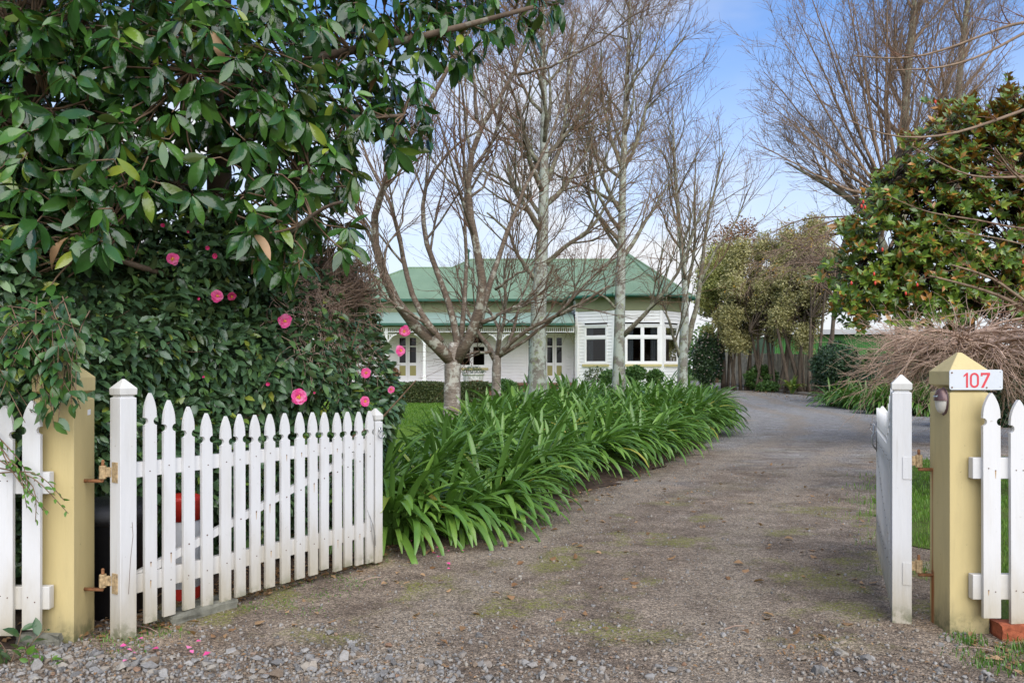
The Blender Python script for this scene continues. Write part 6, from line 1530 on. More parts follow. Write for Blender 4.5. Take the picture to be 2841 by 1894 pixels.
# ------------------------------------------------------------------ weeping twiggy tree behind the numbered post
r3 = np.random.default_rng(51)
YW_ = 9.2
wt = empty('weeping_tree', ((2665 - CX) * YW_ / FPX, YW_, 0), 'low weeping bare tree with a mop of tangled tan twigs behind the numbered post', 'tree')
tk = resample([(*np.array([(2665 - CX) * YW_ / FPX, YW_, 0]), 0.07), (*W(2668, 1180, YW_), 0.065), (*W(2680, 1060, YW_), 0.06), (*W(2690, 965, YW_), 0.05)], 10); v, f = tube(tk[:, :3], tk[:, 3], 9); obj('trunk', v, f, M['weep_twig'], wt, True)
top = tk[-1, :3]; n = 60; L0 = np.zeros((n, 8, 3)); az = r3.uniform(0, 6.283, n); L0[:, 0] = top + r3.normal(size=(n, 3)) * 0.08
d = norm(np.stack([np.cos(az), 0.6 * np.sin(az), r3.uniform(0.0, 0.30, n)], -1)); ln = np.where(np.cos(az) > 0, r3.uniform(0.9, 1.7, n), r3.uniform(0.6, 1.1, n))
for j in range(1, 8): d = norm(d + r3.normal(size=(n, 3)) * 0.15 + np.array([0, 0, -0.10])); L0[:, j] = L0[:, j - 1] + d * (ln / 7)[:, None]
R0 = np.linspace(0.022, 0.007, 8)[None] * r3.uniform(0.7, 1.2, (n, 1)); v, f = tubes(L0, R0, 5); obj('branches', v, f, M['weep_twig'], wt, True, kind='stuff')
A1, B1_ = grow(L0, R0, 15, (0.40, 0.72), (15, 48), 8, 0.13, t_range=(0.15, 1), rr=0.5, r_min=0.0034, droop=-0.03, len_taper=0.2, r=r3)
A2, B2_ = grow(A1, B1_, 2, (0.22, 0.45), (15, 50), 6, 0.14, t_range=(0.1, 1), rr=0.7, r_min=0.0026, droop=-0.04, len_taper=0.2, r=r3)
v, f = join_np([tubes(A1, B1_, 3), tubes(A2, B2_, 3)]); obj('crown', v, f, M['weep_twig'], wt, False, kind='stuff')

# bare branches reaching in from a tree outside the frame on the right
ot = empty('bare_tree', (5.9, 8.6, 0), 'long bare branches reaching in from beyond the frame edge, above the weeping tree', 'tree', 'bare garden trees')
tk = resample([(5.9, 8.6, 0, 0.16), (5.85, 8.6, 1.5, 0.14), (5.95, 8.6, 3.2, 0.11), (5.9, 8.7, 5.2, 0.06), (5.9, 8.7, 7.0, 0.02)], 12); v, f = tube(tk[:, :3], tk[:, 3], 9); obj('trunk', v, f, M['cherry_limb'], ot, True)
OL = []
for pts, r0, r1 in (([(3000, 60), (2830, 55), (2700, 110), (2560, 160), (2450, 165), (2370, 155)], 0.02, 0.006), ([(3000, 20), (2841, 90), (2740, 150), (2620, 190), (2480, 195)], 0.024, 0.006), ([(3000, 250), (2841, 305), (2720, 350), (2620, 380), (2500, 385), (2420, 370), (2350, 330)], 0.022, 0.005),
                    ([(3000, 500), (2841, 490), (2700, 495), (2600, 450), (2530, 405)], 0.018, 0.005), ([(2950, 560), (2860, 520), (2800, 470), (2760, 410)], 0.018, 0.006), ([(3000, 620), (2841, 640), (2720, 610), (2560, 590), (2460, 540)], 0.016, 0.004), ([(3050, 960), (2900, 890), (2780, 820), (2680, 790), (2580, 765)], 0.03, 0.008),
                    ([(3050, 980), (2920, 880), (2830, 830), (2760, 770), (2640, 735)], 0.028, 0.008), ([(2960, 720), (2850, 680), (2740, 655), (2620, 640)], 0.014, 0.004), ([(3000, 820), (2880, 830), (2740, 860), (2610, 880)], 0.012, 0.004)):
    OL.append(resample(pl(pts, 8.7, r0, r1, -0.7), 14))
for l in OL:
    l0 = tk[np.argmin(np.abs(tk[:, 2] - l[0, 2]))]; l2 = np.concatenate([[[*l0[:3], l[0, 3]]], l]); v, f = tube(l2[:, :3], l2[:, 3], 6); obj('limb', v, f, M['vase_twig'], ot, True)
P_, R_ = np.stack([l[:, :3] for l in OL]), np.stack([l[:, 3] for l in OL])
a1, b1 = grow(P_, R_, 9, (0.25, 0.7), (20, 50), 6, 0.10, trop=0.04, t_range=(0.1, 1), rr=0.5, r_min=0.0022, r=r3); a2, b2 = grow(a1, b1, 3, (0.1, 0.3), (25, 60), 4, 0.1, trop=0.02, t_range=(0.1, 1), rr=0.7, r_min=0.0016, r=r3)
v, f = join_np([tubes(a1, b1, 3), tubes(a2, b2, 3)]); obj('crown', v, f, M['cherry_twig'], ot, False, kind='stuff')

# ------------------------------------------------------------------ shrubs and hedges further back
def shrub(name, label, cat, base, blobs, n, leaf, mat, seed, shell=0.4, tmpl=None, stems=5, stem_r=0.02, group=None, flowers=None, lump=0.12, up=0.5, stem_mat=None, spread=0.7, core=True):
    r = np.random.default_rng(seed); t = empty(name, base, label, cat, group)
    n = int(n * 1.3); leaf = leaf * 1.4; p, nn, k = blob_points(n, blobs, shell, r, lump); p[:, 2] = np.maximum(p[:, 2], base[2] + 0.03); F, S = leafy(p, nn, r, leaf, 0.35, up=up, spread=spread)
    v, f = scatter(*(tmpl or LEAF_D), F, p, S); obj('foliage', v, f, mat, t, True, kind='stuff')
    mb = MB()
    for s in range(stems):
        b = blobs[r.integers(len(blobs))]; c = np.array(b[0]); q = np.array(base) + np.array([r.normal() * 0.12, r.normal() * 0.1, 0]); e = c + r.normal(size=3) * np.array(b[1]) * 0.35
        mb.tube([q, q * 0.6 + e * 0.4 + r.normal(size=3) * 0.08, e], [stem_r, stem_r * 0.8, stem_r * 0.35], 6)
    mb.build('stems', stem_mat or M['twig'], t, True)
    if flowers:
        fm, fn, fs = flowers; q, nn, k = blob_points(fn, blobs, 0.05, r, lump); v, f = scatter(icv * np.array([1, 1, 0.6]), icf, rand_rot(fn, r), q, np.full(fn, fs)); obj('flowers', v, f, fm, t, True, kind='stuff')
    return t
def ell(px0, px1, py0, py1, Y, dy=None):
    a, b = W(px0, py1, Y), W(px1, py0, Y); c = (a + b) / 2; rx, rz = (b[0] - a[0]) / 2, (b[2] - a[2]) / 2; return (c, (rx, dy or rx, rz))
M['box'] = leaf_mat('clipped_hedge_leaf', [(0, (0.05, 0.075, 0.022)), (0.6, (0.085, 0.115, 0.035)), (1, (0.15, 0.16, 0.055))], 0.5, trans=0.1)
M['dark_shrub'] = leaf_mat('dark_shrub_leaf', [(0, (0.03, 0.062, 0.028)), (0.6, (0.048, 0.092, 0.038)), (1, (0.085, 0.14, 0.055))], 0.35, trans=0.08)
M['olive'] = leaf_mat('olive_small_leaf', [(0, (0.27, 0.255, 0.11)), (0.5, (0.44, 0.40, 0.18)), (1, (0.62, 0.55, 0.28))], 0.5, trans=0.2)
M['olive_green'] = leaf_mat('olive_green_small_leaf', [(0, (0.26, 0.275, 0.09)), (0.5, (0.43, 0.43, 0.14)), (1, (0.60, 0.57, 0.21))], 0.5, trans=0.2)
M['yellow_leaf'] = leaf_mat('yellow_autumn_leaf', [(0, (0.45, 0.22, 0.03)), (1, (0.65, 0.42, 0.06))], 0.6, trans=0.3)
M['green_shrub'] = leaf_mat('fresh_shrub_leaf', [(0, (0.05, 0.12, 0.025)), (0.6, (0.09, 0.18, 0.04)), (1, (0.16, 0.26, 0.07))], 0.5, trans=0.2)
M['russet'] = leaf_mat('russet_leaf', [(0, (0.14, 0.06, 0.03)), (0.6, (0.24, 0.12, 0.06)), (1, (0.34, 0.20, 0.10))], 0.6, trans=0.15)
M['pink_white'] = plain_mat('pale_pink_petal', (0.62, 0.46, 0.44), 0.7, 0.2, 0.1, 20)
M['grey_bark'] = bark_mat('grey_stem_bark', (0.06, 0.045, 0.03), (0.16, 0.125, 0.09), scale=7)

# clipped low hedge before the verandah: leaves on a box
rh = np.random.default_rng(61)
hx0, hx1, hy0, hy1, hz = -6.6, -1.0, 33.5, 34.3, 0.84
hd = empty('clipped_hedge', (-3.8, 33.9, 0.02), 'low clipped box hedge along the lawn before the verandah', 'hedge')
n = 15000; side = rh.choice(3, n, p=[0.68, 0.24, 0.08]); x = rh.uniform(hx0, hx1, n); z = rh.uniform(0.05, hz, n); y = np.full(n, hy0); y = np.where(side == 1, rh.uniform(hy0, hy1, n), hy0 + 0.1 * rh.random(n)); z = np.where(side == 1, hz - 0.06 * rh.random(n), z); x = np.where(side == 2, hx1 - 0.06 * rh.random(n), x); y = np.where(side == 2, rh.uniform(hy0, hy1, n), y)
nn = np.stack([side == 2, -1.0 * (side == 0), side == 1], -1).astype(float); p = np.stack([x, y + 0.03 * np.sin(x * 4), z + 0.03 * np.sin(x * 3.1)], -1); F, S = leafy(p, nn, rh, 0.085, 0.3)
v, f = scatter(*LEAF_D, F, p, S); obj('foliage', v, f, M['box'], hd, True, kind='stuff'); MB().box(hx0 + 0.1, hx1 - 0.1, hy0 + 0.12, hy1 - 0.05, 0.03, hz - 0.1).build('inner_twigs', M['twig'], hd)

# planter ball, shrubs by the bay
c = ORG[pt]
p, nn, k = blob_points(900, [(c + np.array([0, 0, 1.08]), (0.50, 0.5, 0.28))], 0.25, rh); p[:, 2] = np.maximum(p[:, 2], c[2] + 1.03); F, S = leafy(p, nn, rh, 0.07, 0.3); v, f = scatter(*LEAF_SM, F, p, S); obj('clipped_ball', v, f, M['dark_shrub'], pt, True, kind='stuff')
shrub('shrub', 'bushy green shrub with bare stems under the middle bay window', 'shrub', (*W(1765, 1100, 32)[:2], 0.0), [ell(1735, 1790, 1017, 1052, 32, 0.4), ell(1732, 1770, 1025, 1060, 32, 0.4)], 2600, 0.08, M['green_shrub'], 71, stems=22, stem_r=0.015)
shrub('shrub', 'small rounded green shrub under the right-hand bay window', 'shrub', (*W(1818, 1100, 32)[:2], 0.0), [ell(1797, 1838, 1028, 1060, 32, 0.3)], 1400, 0.08, M['green_shrub'], 72, stems=14, stem_r=0.012)
shrub('shrub', 'thin bare-stemmed shrub with few leaves under the left-hand bay window', 'shrub', (*W(1640, 1100, 33)[:2], 0.0), [ell(1620, 1685, 1020, 1060, 33, 0.4)], 420, 0.07, M['box'], 73, stems=26, stem_r=0.01)
shrub('shrub', 'low bright green feathery shrub beside the second cherry trunk', 'shrub', (*W(1395, 1100, 33)[:2], 0.0), [ell(1360, 1430, 1055, 1085, 31, 0.5), ell(1395, 1435, 1062, 1090, 30, 0.4)], 2600, 0.07, M['green_shrub'], 74, stems=6)
shrub('shrub', 'small green shrub behind the straight pale trunk', 'shrub', (*W(1690, 1100, 32)[:2], 0.0), [ell(1665, 1712, 1030, 1062, 31, 0.4)], 1300, 0.07, M['green_shrub'], 76, stems=10, stem_r=0.012)
shrub('hydrangea', 'brown dried hydrangea beside the verandah doors near the camellia hedge', 'shrub', (*W(1085, 1110, 36)[:2], 0.1), [ell(1070, 1105, 1022, 1050, 36, 0.3)], 500, 0.10, M['russet'], 75, stems=8, stem_r=0.012)
shrub('hydrangea', 'orange-brown dried flower heads below the white planter', 'shrub', (*W(1325, 1100, 34)[:2], 0.05), [ell(1290, 1360, 1060, 1090, 34, 0.4)], 700, 0.09, M['russet'], 77, stems=12, stem_r=0.01)
# sasanqua, blue bucket thing is skipped; round bush, dark hedge
shrub('camellia_bush', 'dark camellia bush dotted with pale pink flowers beyond the house corner', 'shrub', (*W(1965, 1075, 44)[:2], 0.3), [ell(1922, 2005, 930, 1058, 44, 0.9), ell(1932, 1990, 950, 1068, 43.5, 0.7)], 7000, 0.09, M['dark_shrub'], 81, stems=5, stem_r=0.05, flowers=(M['pink_white'], 130, 0.045))
shrub('round_bush', 'rounded dark green bush beside the drive in front of the fence', 'shrub', (*W(2325, 1100, 34)[:2], 0.05), [ell(2252, 2392, 955, 1092, 34, 1.0), ell(2262, 2350, 970, 1070, 33.6, 0.9), ell(2300, 2385, 985, 1088, 33.5, 0.8)], 13000, 0.075, M['dark_shrub'], 82, stems=6, stem_r=0.04)
shrub('dark_hedge', 'dark glossy hedge behind the picket fence and numbered post', 'hedge', (*W(2760, 1190, 20)[:2], 0.0), [ell(2600 + 70 * k, 2720 + 70 * k, 985 - 6 * (k % 3), 1215, 20 + 0.25 * (k % 2), 0.7) for k in range(9)], 26000, 0.075, M['dark_shrub'], 83, shell=0.3, stems=16, stem_r=0.03)
shrub('dark_hedge', 'dark shrub row behind the strap-leaved clumps across the drive', 'hedge', (*W(2500, 1110, 29)[:2], 0.0), [ell(2400 + 55 * k, 2500 + 55 * k, 1000 + 5 * (k % 2), 1120, 29.5, 0.8) for k in range(5)], 9000, 0.08, M['dark_shrub'], 84, shell=0.3, stems=10, stem_r=0.03)
shrub('laurel', 'light green leafy shrub between the round bush and the dark shrubs', 'shrub', (*W(2415, 1100, 31)[:2], 0.0), [ell(2395, 2440, 985, 1080, 32, 0.4)], 1200, 0.12, M['green_shrub'], 85, stems=8)
# olive-leaved row of multi-stemmed trees along the fence
def pitto(px, Y, stems_px, blobs, n, mat, label, seed, leaf=0.115):
    r = np.random.default_rng(seed); g_ = float(gz(Y)); base = np.array([(px - CX) * Y / FPX, Y, g_]); t = empty('multi_stemmed_tree', base, label, 'tree', 'olive-leaved trees along the fence')
    for (x0, x1, y1, rr_) in stems_px:
        yb = HORY + (CAM_H - g_) * FPX / Y; Yt = Y + r.uniform(-0.4, 0.4); q = resample([(*W(x0, yb + 2, Y), rr_), (*W(x0 * 0.6 + x1 * 0.4 + r.normal() * 4, yb * 0.6 + y1 * 0.4, Yt), rr_ * 0.85), (*W(x1, y1, Yt), rr_ * 0.5)], 8); v, f = tube(q[:, :3], q[:, 3], 7); obj('trunk', v, f, M['grey_bark'], t, True)
    subs = []
    for (c_, rd_) in blobs:
        for q in range(13):
            dv_ = norm(r.normal(size=3)) * np.array(rd_) * r.uniform(0.35, 0.95); dv_[2] -= 0.12 * rd_[2]; subs.append((np.array(c_) + dv_, tuple(np.array(rd_) * r.uniform(0.24, 0.42) * np.array([1.15, 1.0, 0.75]))))
    p, nn, k = blob_points(n, subs, 0.85, r, 0.3); F, S = leafy(p, nn, r, leaf, 0.4, up=0.3, spread=0.9); v, f = scatter(*LEAF_D, F, p, S); obj('crown', v, f, mat, t, True, kind='stuff')
    bb = []; cs = np.array([b[0] for b in blobs]); rads = np.array([b[1] for b in blobs])
    st = r.choice(len(blobs), 60); e = cs[st] + rads[st] * norm(r.normal(size=(60, 3))) * 0.9; s0 = np.array([W(stems_px[i % len(stems_px)][1], stems_px[i % len(stems_px)][2] + 20, Y) for i in range(60)]); pts = np.stack([s0 * (1 - u) + e * u + r.normal(size=(60, 3)) * 0.12 * math.sin(u * 3.14) for u in (0, 0.33, 0.66, 1)], 1)
    v, f = tubes(pts, np.linspace(0.04, 0.012, 4)[None] * np.ones((60, 1)), 4); obj('branches', v, f, M['grey_bark'], t, True, kind='stuff')
    return t
pitto(2010, 44, [(2008, 2000, 900, 0.16), (2020, 2030, 880, 0.08)], [ell(1925, 2050, 690, 985, 44, 1.2), ell(1960, 2090, 630, 930, 44.5, 1.2)], 42000, M['olive_green'], 'yellowish green leafy tree nearest the house at the end of the fence row', 91)
pitto(2060, 42.5, [(2040, 2020, 860, 0.09), (2030, 2060, 850, 0.07), (2085, 2110, 860, 0.06), (2055, 2045, 840, 0.10), (2068, 2100, 850, 0.09), (2078, 2075, 830, 0.09)], [ell(2010, 2140, 640, 940, 42.5, 1.2), ell(1985, 2090, 720, 985, 42, 1.0)], 42000, M['olive'], 'olive-leaved tree with several leaning stems, second along the fence row', 92)
pitto(2130, 41.5, [(2120, 2080, 900, 0.10), (2095, 2130, 880, 0.06), (2150, 2140, 860, 0.07), (2140, 2120, 860, 0.11), (2160, 2200, 850, 0.10), (2105, 2100, 880, 0.08)], [ell(2070, 2220, 690, 965, 41.5, 1.2), ell(2100, 2240, 590, 850, 42, 1.3)], 42000, M['olive'], 'olive-leaved tree with dark forked stems in the middle of the fence row', 93)
pitto(2205, 40, [(2190, 2150, 880, 0.11), (2175, 2200, 870, 0.06), (2232, 2215, 850, 0.06), (2225, 2170, 900, 0.13), (2215, 2235, 860, 0.10), (2240, 2262, 830, 0.09)], [ell(2150, 2300, 710, 985, 40, 1.1), ell(2180, 2340, 580, 830, 41, 1.4)], 40000, M['olive'], 'olive-leaved tree with the stoutest crooked stems, next to the round bush', 94)
pitto(2265, 39, [(2245, 2250, 860, 0.09), (2262, 2290, 800, 0.09), (2255, 2330, 830, 0.08)], [ell(2230, 2390, 620, 900, 39.5, 1.3)], 11000, M['olive'], 'sparse thin-leaved tree at the near end of the fence row above the round bush', 95)
# sparse yellow leaves left on the twiggy canopy
ry = np.random.default_rng(97)
yl = empty('autumn_tree', (*W(2300, 1085, 36)[:2], 0.1), 'nearly bare twiggy tree with a few yellow leaves arching over the olive-leaved row', 'tree')
Q = resample([(*ORG[yl], 0.11), (*W(2310, 900, 36), 0.09), (*W(2330, 700, 36), 0.07), (*W(2360, 600, 36), 0.04)], 12); v, f = tube(Q[:, :3], Q[:, 3], 8); obj('trunk', v, f, M['grey_bark'], yl, True)
lm = []
for k in range(26):
    e = W(ry.uniform(2040, 2330), ry.uniform(590, 800), 36 + ry.uniform(-1.5, 1.5)); s0 = Q[ry.integers(6, 12), :3]; m_ = s0 * 0.5 + e * 0.5 + np.array([0, 0, 0.55]); lm.append(resample([(*s0, 0.035), (*m_, 0.022), (*e, 0.006)], 10))
P_, R_ = np.stack([l[:, :3] for l in lm]), np.stack([l[:, 3] for l in lm]); v, f = tubes(P_, R_, 5); obj('branches', v, f, M['vase_twig'], yl, True, kind='stuff')
a1, b1 = grow(P_, R_, 9, (0.6, 1.6), (15, 45), 6, 0.12, t_range=(0.15, 1), rr=0.5, r_min=0.006, droop=-0.06, r=ry); a2, b2 = grow(a1, b1, 4, (0.3, 0.8), (20, 50), 4, 0.12, t_range=(0.1, 1), rr=0.7, r_min=0.0045, droop=-0.08, r=ry)
v, f = join_np([tubes(a1, b1, 3), tubes(a2, b2, 3)]); obj('crown', v, f, M['weep_twig'], yl, False, kind='stuff')
sel = ry.choice(len(a2), 620); p = a2[sel, 3] + ry.normal(size=(620, 3)) * 0.05; kk = (np.sin(p[:, 0] * 2.1) * np.sin(p[:, 2] * 2.7 + 1) > 0.15); p = p[kk]; F, S = leafy(p, norm(ry.normal(size=p.shape)), ry, 0.11, 0.3); v, f = scatter(*LEAF_SM, F, p, S); obj('foliage', v, f, M['yellow_leaf'], yl, True, kind='stuff')
# russet tree top behind the olive row
shrub('russet_tree', 'russet brown leafy tree showing above the yellowish tree by the house', 'tree', (*W(1985, 1075, 52)[:2], 0.5), [ell(1945, 2060, 640, 900, 52, 1.5), ell(2000, 2110, 600, 860, 53, 1.5)], 7000, 0.12, M['russet'], 98, stems=8, stem_r=0.08)
shrub('background_trees', 'distant green hedge seen between the stems beyond the paling fence', 'hedge', (*W(2150, 1050, 70)[:2], 0.5), [ell(1900 + 70 * k, 2010 + 70 * k, 905 + 12 * (k % 3), 1080, 70, 2.0) for k in range(12)], 14000, 0.25, M['green_shrub'], 99, stems=10, stem_r=0.1)

shrub('background_trees', 'distant tree belt beyond the lawn on the cherry-tree side of the house', 'trees', (-28.0, 72.0, 0.5), [((-12.0 - 6.5 * k, 70 + 2.0 * (k % 2), 2.0 + 0.5 * (k % 3)), (5.0, 3.0, 2.6 + 0.7 * ((k * 7) % 3))) for k in range(7)], 9000, 0.5, M['green_shrub'], 103, stems=12, stem_r=0.15)
# paling fence, shed, log kerb, ferns
M['paling'] = plain_mat('weathered_paling', (0.46, 0.40, 0.29), 0.85, 0.2, 0.25, 6, bmp=0.4)
pf = empty('paling_fence', (*W(2150, 1080, 46)[:2], 0.35), 'weathered vertical paling fence behind the olive-leaved trees', 'fence')
a, b = np.array(W(2010, 0, 50)[:2]), np.array(W(2480, 0, 37)[:2]); d = b - a; Lf = np.linalg.norm(d); d /= Lf; nrm_ = np.array([d[1], -d[0]]); nrm_ = nrm_ if nrm_[1] < 0 else -nrm_
pm = MB(); pm.obox((0, 0, 0), (0.135, 0, 0), (0, 0.02, 0), (0, 0, 1.85)); pme = make_mesh('paling', pm.v, pm.f); pme.materials.append(M['paling'])
npal = int(Lf / 0.15)
for k in range(npal):
    q = a + d * k * 0.15; z = float(gz(q[1])) + 0.02; o = link('paling', pme, None, pf, loc=(q[0] - ORG[pf][0] - nrm_[0] * 0.0, q[1] - ORG[pf][1], z - ORG[pf][2] + random.uniform(-0.02, 0.02))); o.rotation_euler = (0, random.uniform(-0.008, 0.008), math.atan2(d[1], d[0]))
mb = MB()
for zz in (0.5, 1.5): mb.obox((a[0] - nrm_[0] * 0.03, a[1] - nrm_[1] * 0.03, zz + 0.3), (*(d * Lf), -0.25), (*(-nrm_ * 0.05), 0), (0, 0, 0.09))
mb.build('rail', M['paling'], pf)
M['shed_green'] = plain_mat('green_shed_iron', (0.045, 0.16, 0.03), 0.5, 0.4, 0.12, 2.0); M['shed_roof'] = plain_mat('grey_shed_roof', (0.36, 0.37, 0.37), 0.5, 0.4, 0.12, 2.0)
sd = empty('green_shed', (*W(2350, 1080, 52)[:2], 0.5), 'green corrugated shed with a shallow grey roof behind the fence', 'shed')
sx0, sx1 = (2150 - CX) * 52 / FPX, (2560 - CX) * 52 / FPX; v, f = [], []; n = 130
for i in range(n):
    x = sx0 + (sx1 - sx0) * i / (n - 1); y = 52 + 0.03 * (i % 2); v += [(x, y, 0.5), (x, y, 3.6)]
    if i: f.append((2 * i - 2, 2 * i, 2 * i + 1, 2 * i - 1))
obj('wall', v, f, M['shed_green'], sd, False)
mb = MB(); mb.prism([(sx0 - 0.3, 51.6, 3.60), (sx0 - 0.3, 60, 3.95), (sx0 - 0.3, 60, 4.05), (sx0 - 0.3, 51.6, 3.72)], (sx1 - sx0 + 0.6, 0, 0)); mb.build('roof', M['shed_roof'], sd); MB().box(sx0 - 0.3, sx1 + 0.3, 51.5, 51.6, 3.55, 3.85).build('gutter', M['shed_roof'], sd)
MB().box(sx0, sx1, 52.06, 60, 0.4, 3.5).build('side_walls', M['shed_green'], sd)
M['log'] = bark_mat('weathered_log', (0.10, 0.085, 0.065), (0.27, 0.24, 0.20), scale=8)
kp = [W(2020, 1067, 48), W(2060, 1071, 45.5), W(2110, 1077, 43), W(2160, 1083, 41), W(2210, 1090, 39.2), W(2265, 1099, 37.5), W(2330, 1107, 36)]
for i in range(len(kp) - 1):
    p, q = kp[i], kp[i + 1]; t = empty('edging_log', (p[0], p[1], float(gz(p[1]))), 'weathered log edging piece along the drive below the trees' , 'log', 'log edging along the drive')
    v, f = tube(np.array([(*(p[:2] * (1 - u) + q[:2] * u), float(gz(p[1] * (1 - u) + q[1] * u)) + 0.07 + 0.01 * math.sin(u * 9 + i)) for u in np.linspace(0.02, 0.98, 6)]), np.full(6, 0.10), 8); obj('log', v, f, M['log'], t, True)
sheet('bank', np.linspace(35.5, 50, 30), lambda y: np.interp(y, [36, 37.5, 39.2, 41, 43, 45.5, 48, 50], [p[0] for p in kp[::-1]] + [12.6]) + 0.12, lambda y: np.full_like(y, 30), 10, lambda x, y: gz(y) + 0.06 + 0 * x, M['soil'], label='leaf-strewn bank under the olive-leaved trees', cat='garden bed')
def rosette(name, label, cat, px, py, Y, n, L_, seed, mat=None, up=False):
    r = np.random.default_rng(seed); base = np.array([(px - CX) * Y / FPX, Y, float(gz(Y)) + 0.05]); t = empty(name, base, label, cat); by = {}
    for k in range(n): by.setdefault(int(r.choice([0, 1, 5, 7] if up else [1, 2, 3, 4, 7])), []).append(clump_matrix(r.uniform(0, 6.28), r.uniform(0, 0.1), L_ * r.uniform(0.7, 1.1), r))
    v, f = join_np([scatter(*STRAPS[tm], np.array([a[0] for a in ls]), np.array([a[1] for a in ls]), np.array([a[2] for a in ls]) [:, None] * np.array([2.2, 1, 1])) for tm, ls in by.items()]); o = obj('foliage', v + base, f, mat or M['green_shrub'], t, True, kind='stuff'); return t
rosette('cycad', 'spiky rosette plant with broad yellow-green leaves by the log edging', 'plant', 2197, 1090, 39.3, 34, 0.95, 5, leaf_mat('yellow_green_strap', [(0, (0.08, 0.16, 0.03)), (1, (0.24, 0.28, 0.06))], 0.45, trans=0.2), True)
shrub('fern', 'dark green ferny shrub low among the fence-row stems', 'shrub', (*W(2110, 1078, 42.5)[:2], 0.35), [ell(2070, 2155, 1018, 1078, 42.2, 0.6)], 2600, 0.12, M['green_shrub'], 101, stems=5)
shrub('fern', 'small low green plant beside the spiky rosette plant', 'plant', (*W(2130, 1083, 41.2)[:2], 0.3), [ell(2100, 2160, 1060, 1084, 41, 0.4)], 800, 0.10, M['green_shrub'], 102, stems=3)
# cabbage tree top left of the house
ct = empty('cabbage_tree', (*W(960, 1100, 31)[:2], 0), 'spiky yellow-green cabbage tree showing above the dead vine', 'tree')
rk = np.random.default_rng(111); v, f = tube(np.array([ORG[ct], ORG[ct] + (0.1, 0, 2.5), W(975, 740, 31)]), np.array([0.2, 0.16, 0.12]), 9); obj('trunk', v, f, M['grey_bark'], ct, True)
parts = []
for (hx, hy) in ((945, 735), (1000, 735), (1030, 760)):
    hc = W(hx, hy, 31); ls = []
    for k in range(110):
        dz = rk.uniform(-0.4, 1.0); az = rk.uniform(0, 6.28); d = norm(np.array([math.cos(az), math.sin(az), dz])); ls.append((frames(d[None], np.array([[0.0, 0, 1]]))[0], hc, rk.uniform(0.55, 0.85)))
    parts.append(scatter(*leaf_template(3, 0.06, 0.1, 0.25, 0.4), np.array([a[0] for a in ls]), np.array([a[1] for a in ls]), np.array([a[2] for a in ls])))
v, f = join_np(parts); obj('crown', v, f, leaf_mat('cabbage_tree_leaf', [(0, (0.10, 0.16, 0.03)), (1, (0.26, 0.32, 0.08))], 0.5, trans=0.2), ct, True, kind='stuff')

# ------------------------------------------------------------------ litter on the ground
rl = np.random.default_rng(121)
dry = []
for k in range(6):
    v, f = leaf_template(4, 0.5 + 0.06 * k, 0.25 * (-1) ** k, 0.25 * rl.uniform(-1, 1), 0.5, wave=0.04); me = make_mesh('fallen_leaf', v, f, True); me.materials.append(M['dry_leaf']); dry.append(me)
cnt = 0; tries = 0
while cnt < 240 and tries < 6000:
    tries += 1; y = 3.75 + rl.exponential(3.2); x = rl.uniform(xl(y) + 0.02, min(xr(y), 7))
    ed = x - xl(y)
    if y > 13 or rl.random() > (0.30 + 1.2 * math.exp(-ed / 0.35) * (y > 6.3)): continue
    if y < 4.3 and rl.random() < 0.6: continue
    near_bed = ed < 0.6 and y > 6.3; s = rl.uniform(0.03, 0.075) * (1.25 if near_bed else 1.0); o = link('fallen_leaf', dry[cnt % 6], None, None, (x, y, float(drive_z(x, y)) + 0.006 + s * 0.1)); o.scale = (s, s, s); o.rotation_euler = (rl.normal() * 0.25, rl.normal() * 0.25, rl.uniform(0, 6.28))
    if near_bed: tag(o, 'dry brown fallen leaf along the edge of the strap-leaved bed', 'fallen leaf', 'fallen leaves along the bed edge')
    else: tag(o, 'dry brown fallen leaf lying on the open gravel drive', 'fallen leaf', 'fallen leaves scattered on the drive')
    cnt += 1
pk = make_mesh('fallen_petal', *leaf_template(2, 0.9, 0.15, 0.1, 0.5), True); pk.materials.append(M['petal'])
for k in range(30):
    if k < 20: p = W(rl.normal(1160, 55), rl.uniform(1490, 1560), 6.3); yy = 3266 / (rl.normal(1530, 26) - 1022); xx = (rl.normal(1165, 60) - CX) * yy / FPX; lab = 'pink fallen petal on the soil by the free end of the broadside gate'; gp = 'fallen petals by the gate end'
    else: yy = rl.uniform(3.85, 4.3); xx = (rl.uniform(340, 620) - CX) * yy / FPX; lab = 'pink fallen petal among the loose stones at the road edge'; gp = 'fallen petals among the stones'
    o = link('fallen_petal', pk, None, None, (xx, yy, float(drive_z(xx, yy)) + 0.02)); s = rl.uniform(0.022, 0.04); o.scale = (s, s, s); o.rotation_euler = (rl.normal() * 0.2, rl.normal() * 0.2, rl.uniform(0, 6.28)); tag(o, lab, 'petal', gp)
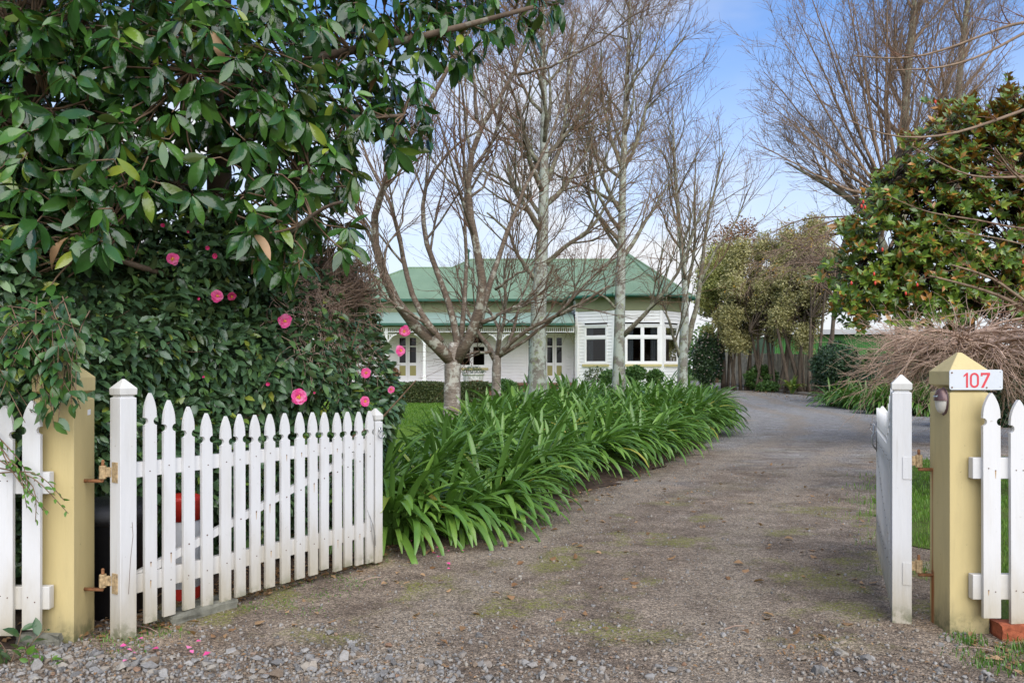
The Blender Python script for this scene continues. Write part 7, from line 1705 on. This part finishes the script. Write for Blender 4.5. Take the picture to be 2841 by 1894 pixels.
# leaf litter too small to count: under the hedge, below the trees, on the bank
parts = []
def litter(n, fx, fy, s0, s1):
    y = fy(n); x = fx(y, n); z = np.where(y < 34, drive_z(x, y) + 0.012, gz(y) + 0.075); p = np.stack([x, y, z], -1); F = frames(norm(np.concatenate([rl.normal(size=(n, 2)), rl.normal(size=(n, 1)) * 0.25], 1)), np.array([0, 0, 1.0]) + rl.normal(size=(n, 3)) * 0.25); parts.append(scatter(*leaf_template(2, 0.55, 0.15, 0.15, 0.5), F, p, rl.uniform(s0, s1, n)))
litter(900, lambda y, n: np.interp(y, [4.2, 6], [-2.2, -1.1]) - np.abs(rl.normal(size=n)) * 0.45 + 0.15, lambda n: rl.uniform(4.25, 6.4, n), 0.02, 0.06)
litter(700, lambda y, n: xl(y) + np.abs(rl.normal(size=n)) * 0.18 - 0.1, lambda n: rl.uniform(6.3, 20, n), 0.02, 0.05)
litter(1800, lambda y, n: rl.uniform(11.5, 16, n), lambda n: rl.uniform(25, 41, n), 0.04, 0.09)
litter(350, lambda y, n: rl.uniform(2.3, 3.6, n), lambda n: rl.uniform(3.75, 4.25, n), 0.02, 0.07)
litter(500, lambda y, n: rl.uniform(-2.6, 2.6, n), lambda n: rl.uniform(3.75, 4.3, n), 0.012, 0.03)
litter(900, lambda y, n: rl.uniform(0, 1, n) * (xr(y) - xl(y)) + xl(y), lambda n: rl.uniform(4.3, 12, n), 0.008, 0.022)
v, f = join_np(parts); o = obj('leaf_litter', v, f, M['dry_leaf'], None, False); tag(o, 'scattered dry leaf litter along the drive edges and under the hedge', 'leaf litter', kind='stuff')
# tufts and small weeds
def tufts(name, spots, lab, seed):
    r = np.random.default_rng(seed); ps = []
    for (x, y, n, h, wide) in spots:
        xx = x + r.normal(size=n) * wide; yy = y + r.normal(size=n) * wide; ps.append(blades(n, xx, yy, drive_z(xx, yy), h * 0.4, h, 0.003, 0.9))
    a, f1 = join_np(ps); o = obj(name, a, f1, M['weed']); tag(o, lab, 'weeds', kind='stuff')
tufts('weeds', [(rl.uniform(2.2, 2.75), rl.uniform(3.8, 4.30), 40, rl.uniform(0.03, 0.07), 0.05) for k in range(20)], 'small green weeds at the foot of the numbered yellow post', 200)
tufts('weeds', [(rl.uniform(-2.15, -1.75), rl.uniform(4.05, 4.45), 30, rl.uniform(0.015, 0.035), 0.05) for k in range(9)], 'small green weeds by the foot of the broadside gate', 230)
tufts('moss', [((px - CX) * (3266 / (py - 1022)) / FPX, 3266 / (py - 1022), 70, 0.012, 0.07) for (px, py) in [(940, 1610), (900, 1660), (780, 1680), (1050, 1560), (820, 1625), (700, 1690), (960, 1635), (860, 1700), (1010, 1620)]], 'low mossy green film on the gravel near the broadside gate', 231)
# fallen sticks
for k, (p, q) in enumerate([((2010, 1760), (2070, 1750)), ((1000, 1625), (1060, 1612)), ((380, 1750), (440, 1770)), ((2690, 1810), (2790, 1830))]):
    a = 3266 / (p[1] - 1022); b = 3266 / (q[1] - 1022); A, B = W(p[0], p[1], a), W(q[0], q[1], b); A[2] = B[2] = 0.03; mb = MB(); mb.tube([A, (A + B) / 2 + (0, 0.01, 0.006), B], [0.004, 0.0035, 0.002], 5); o = mb.build('fallen_stick', M['dead_twig']); tag(o, ['thin tan stick lying on the drive before the edge-on gate', 'thin twig lying on the gravel under the broadside gate', 'dry stick beside the foot of the broadside gate', 'pale stick among leaves below the brick edging'][k], 'stick')
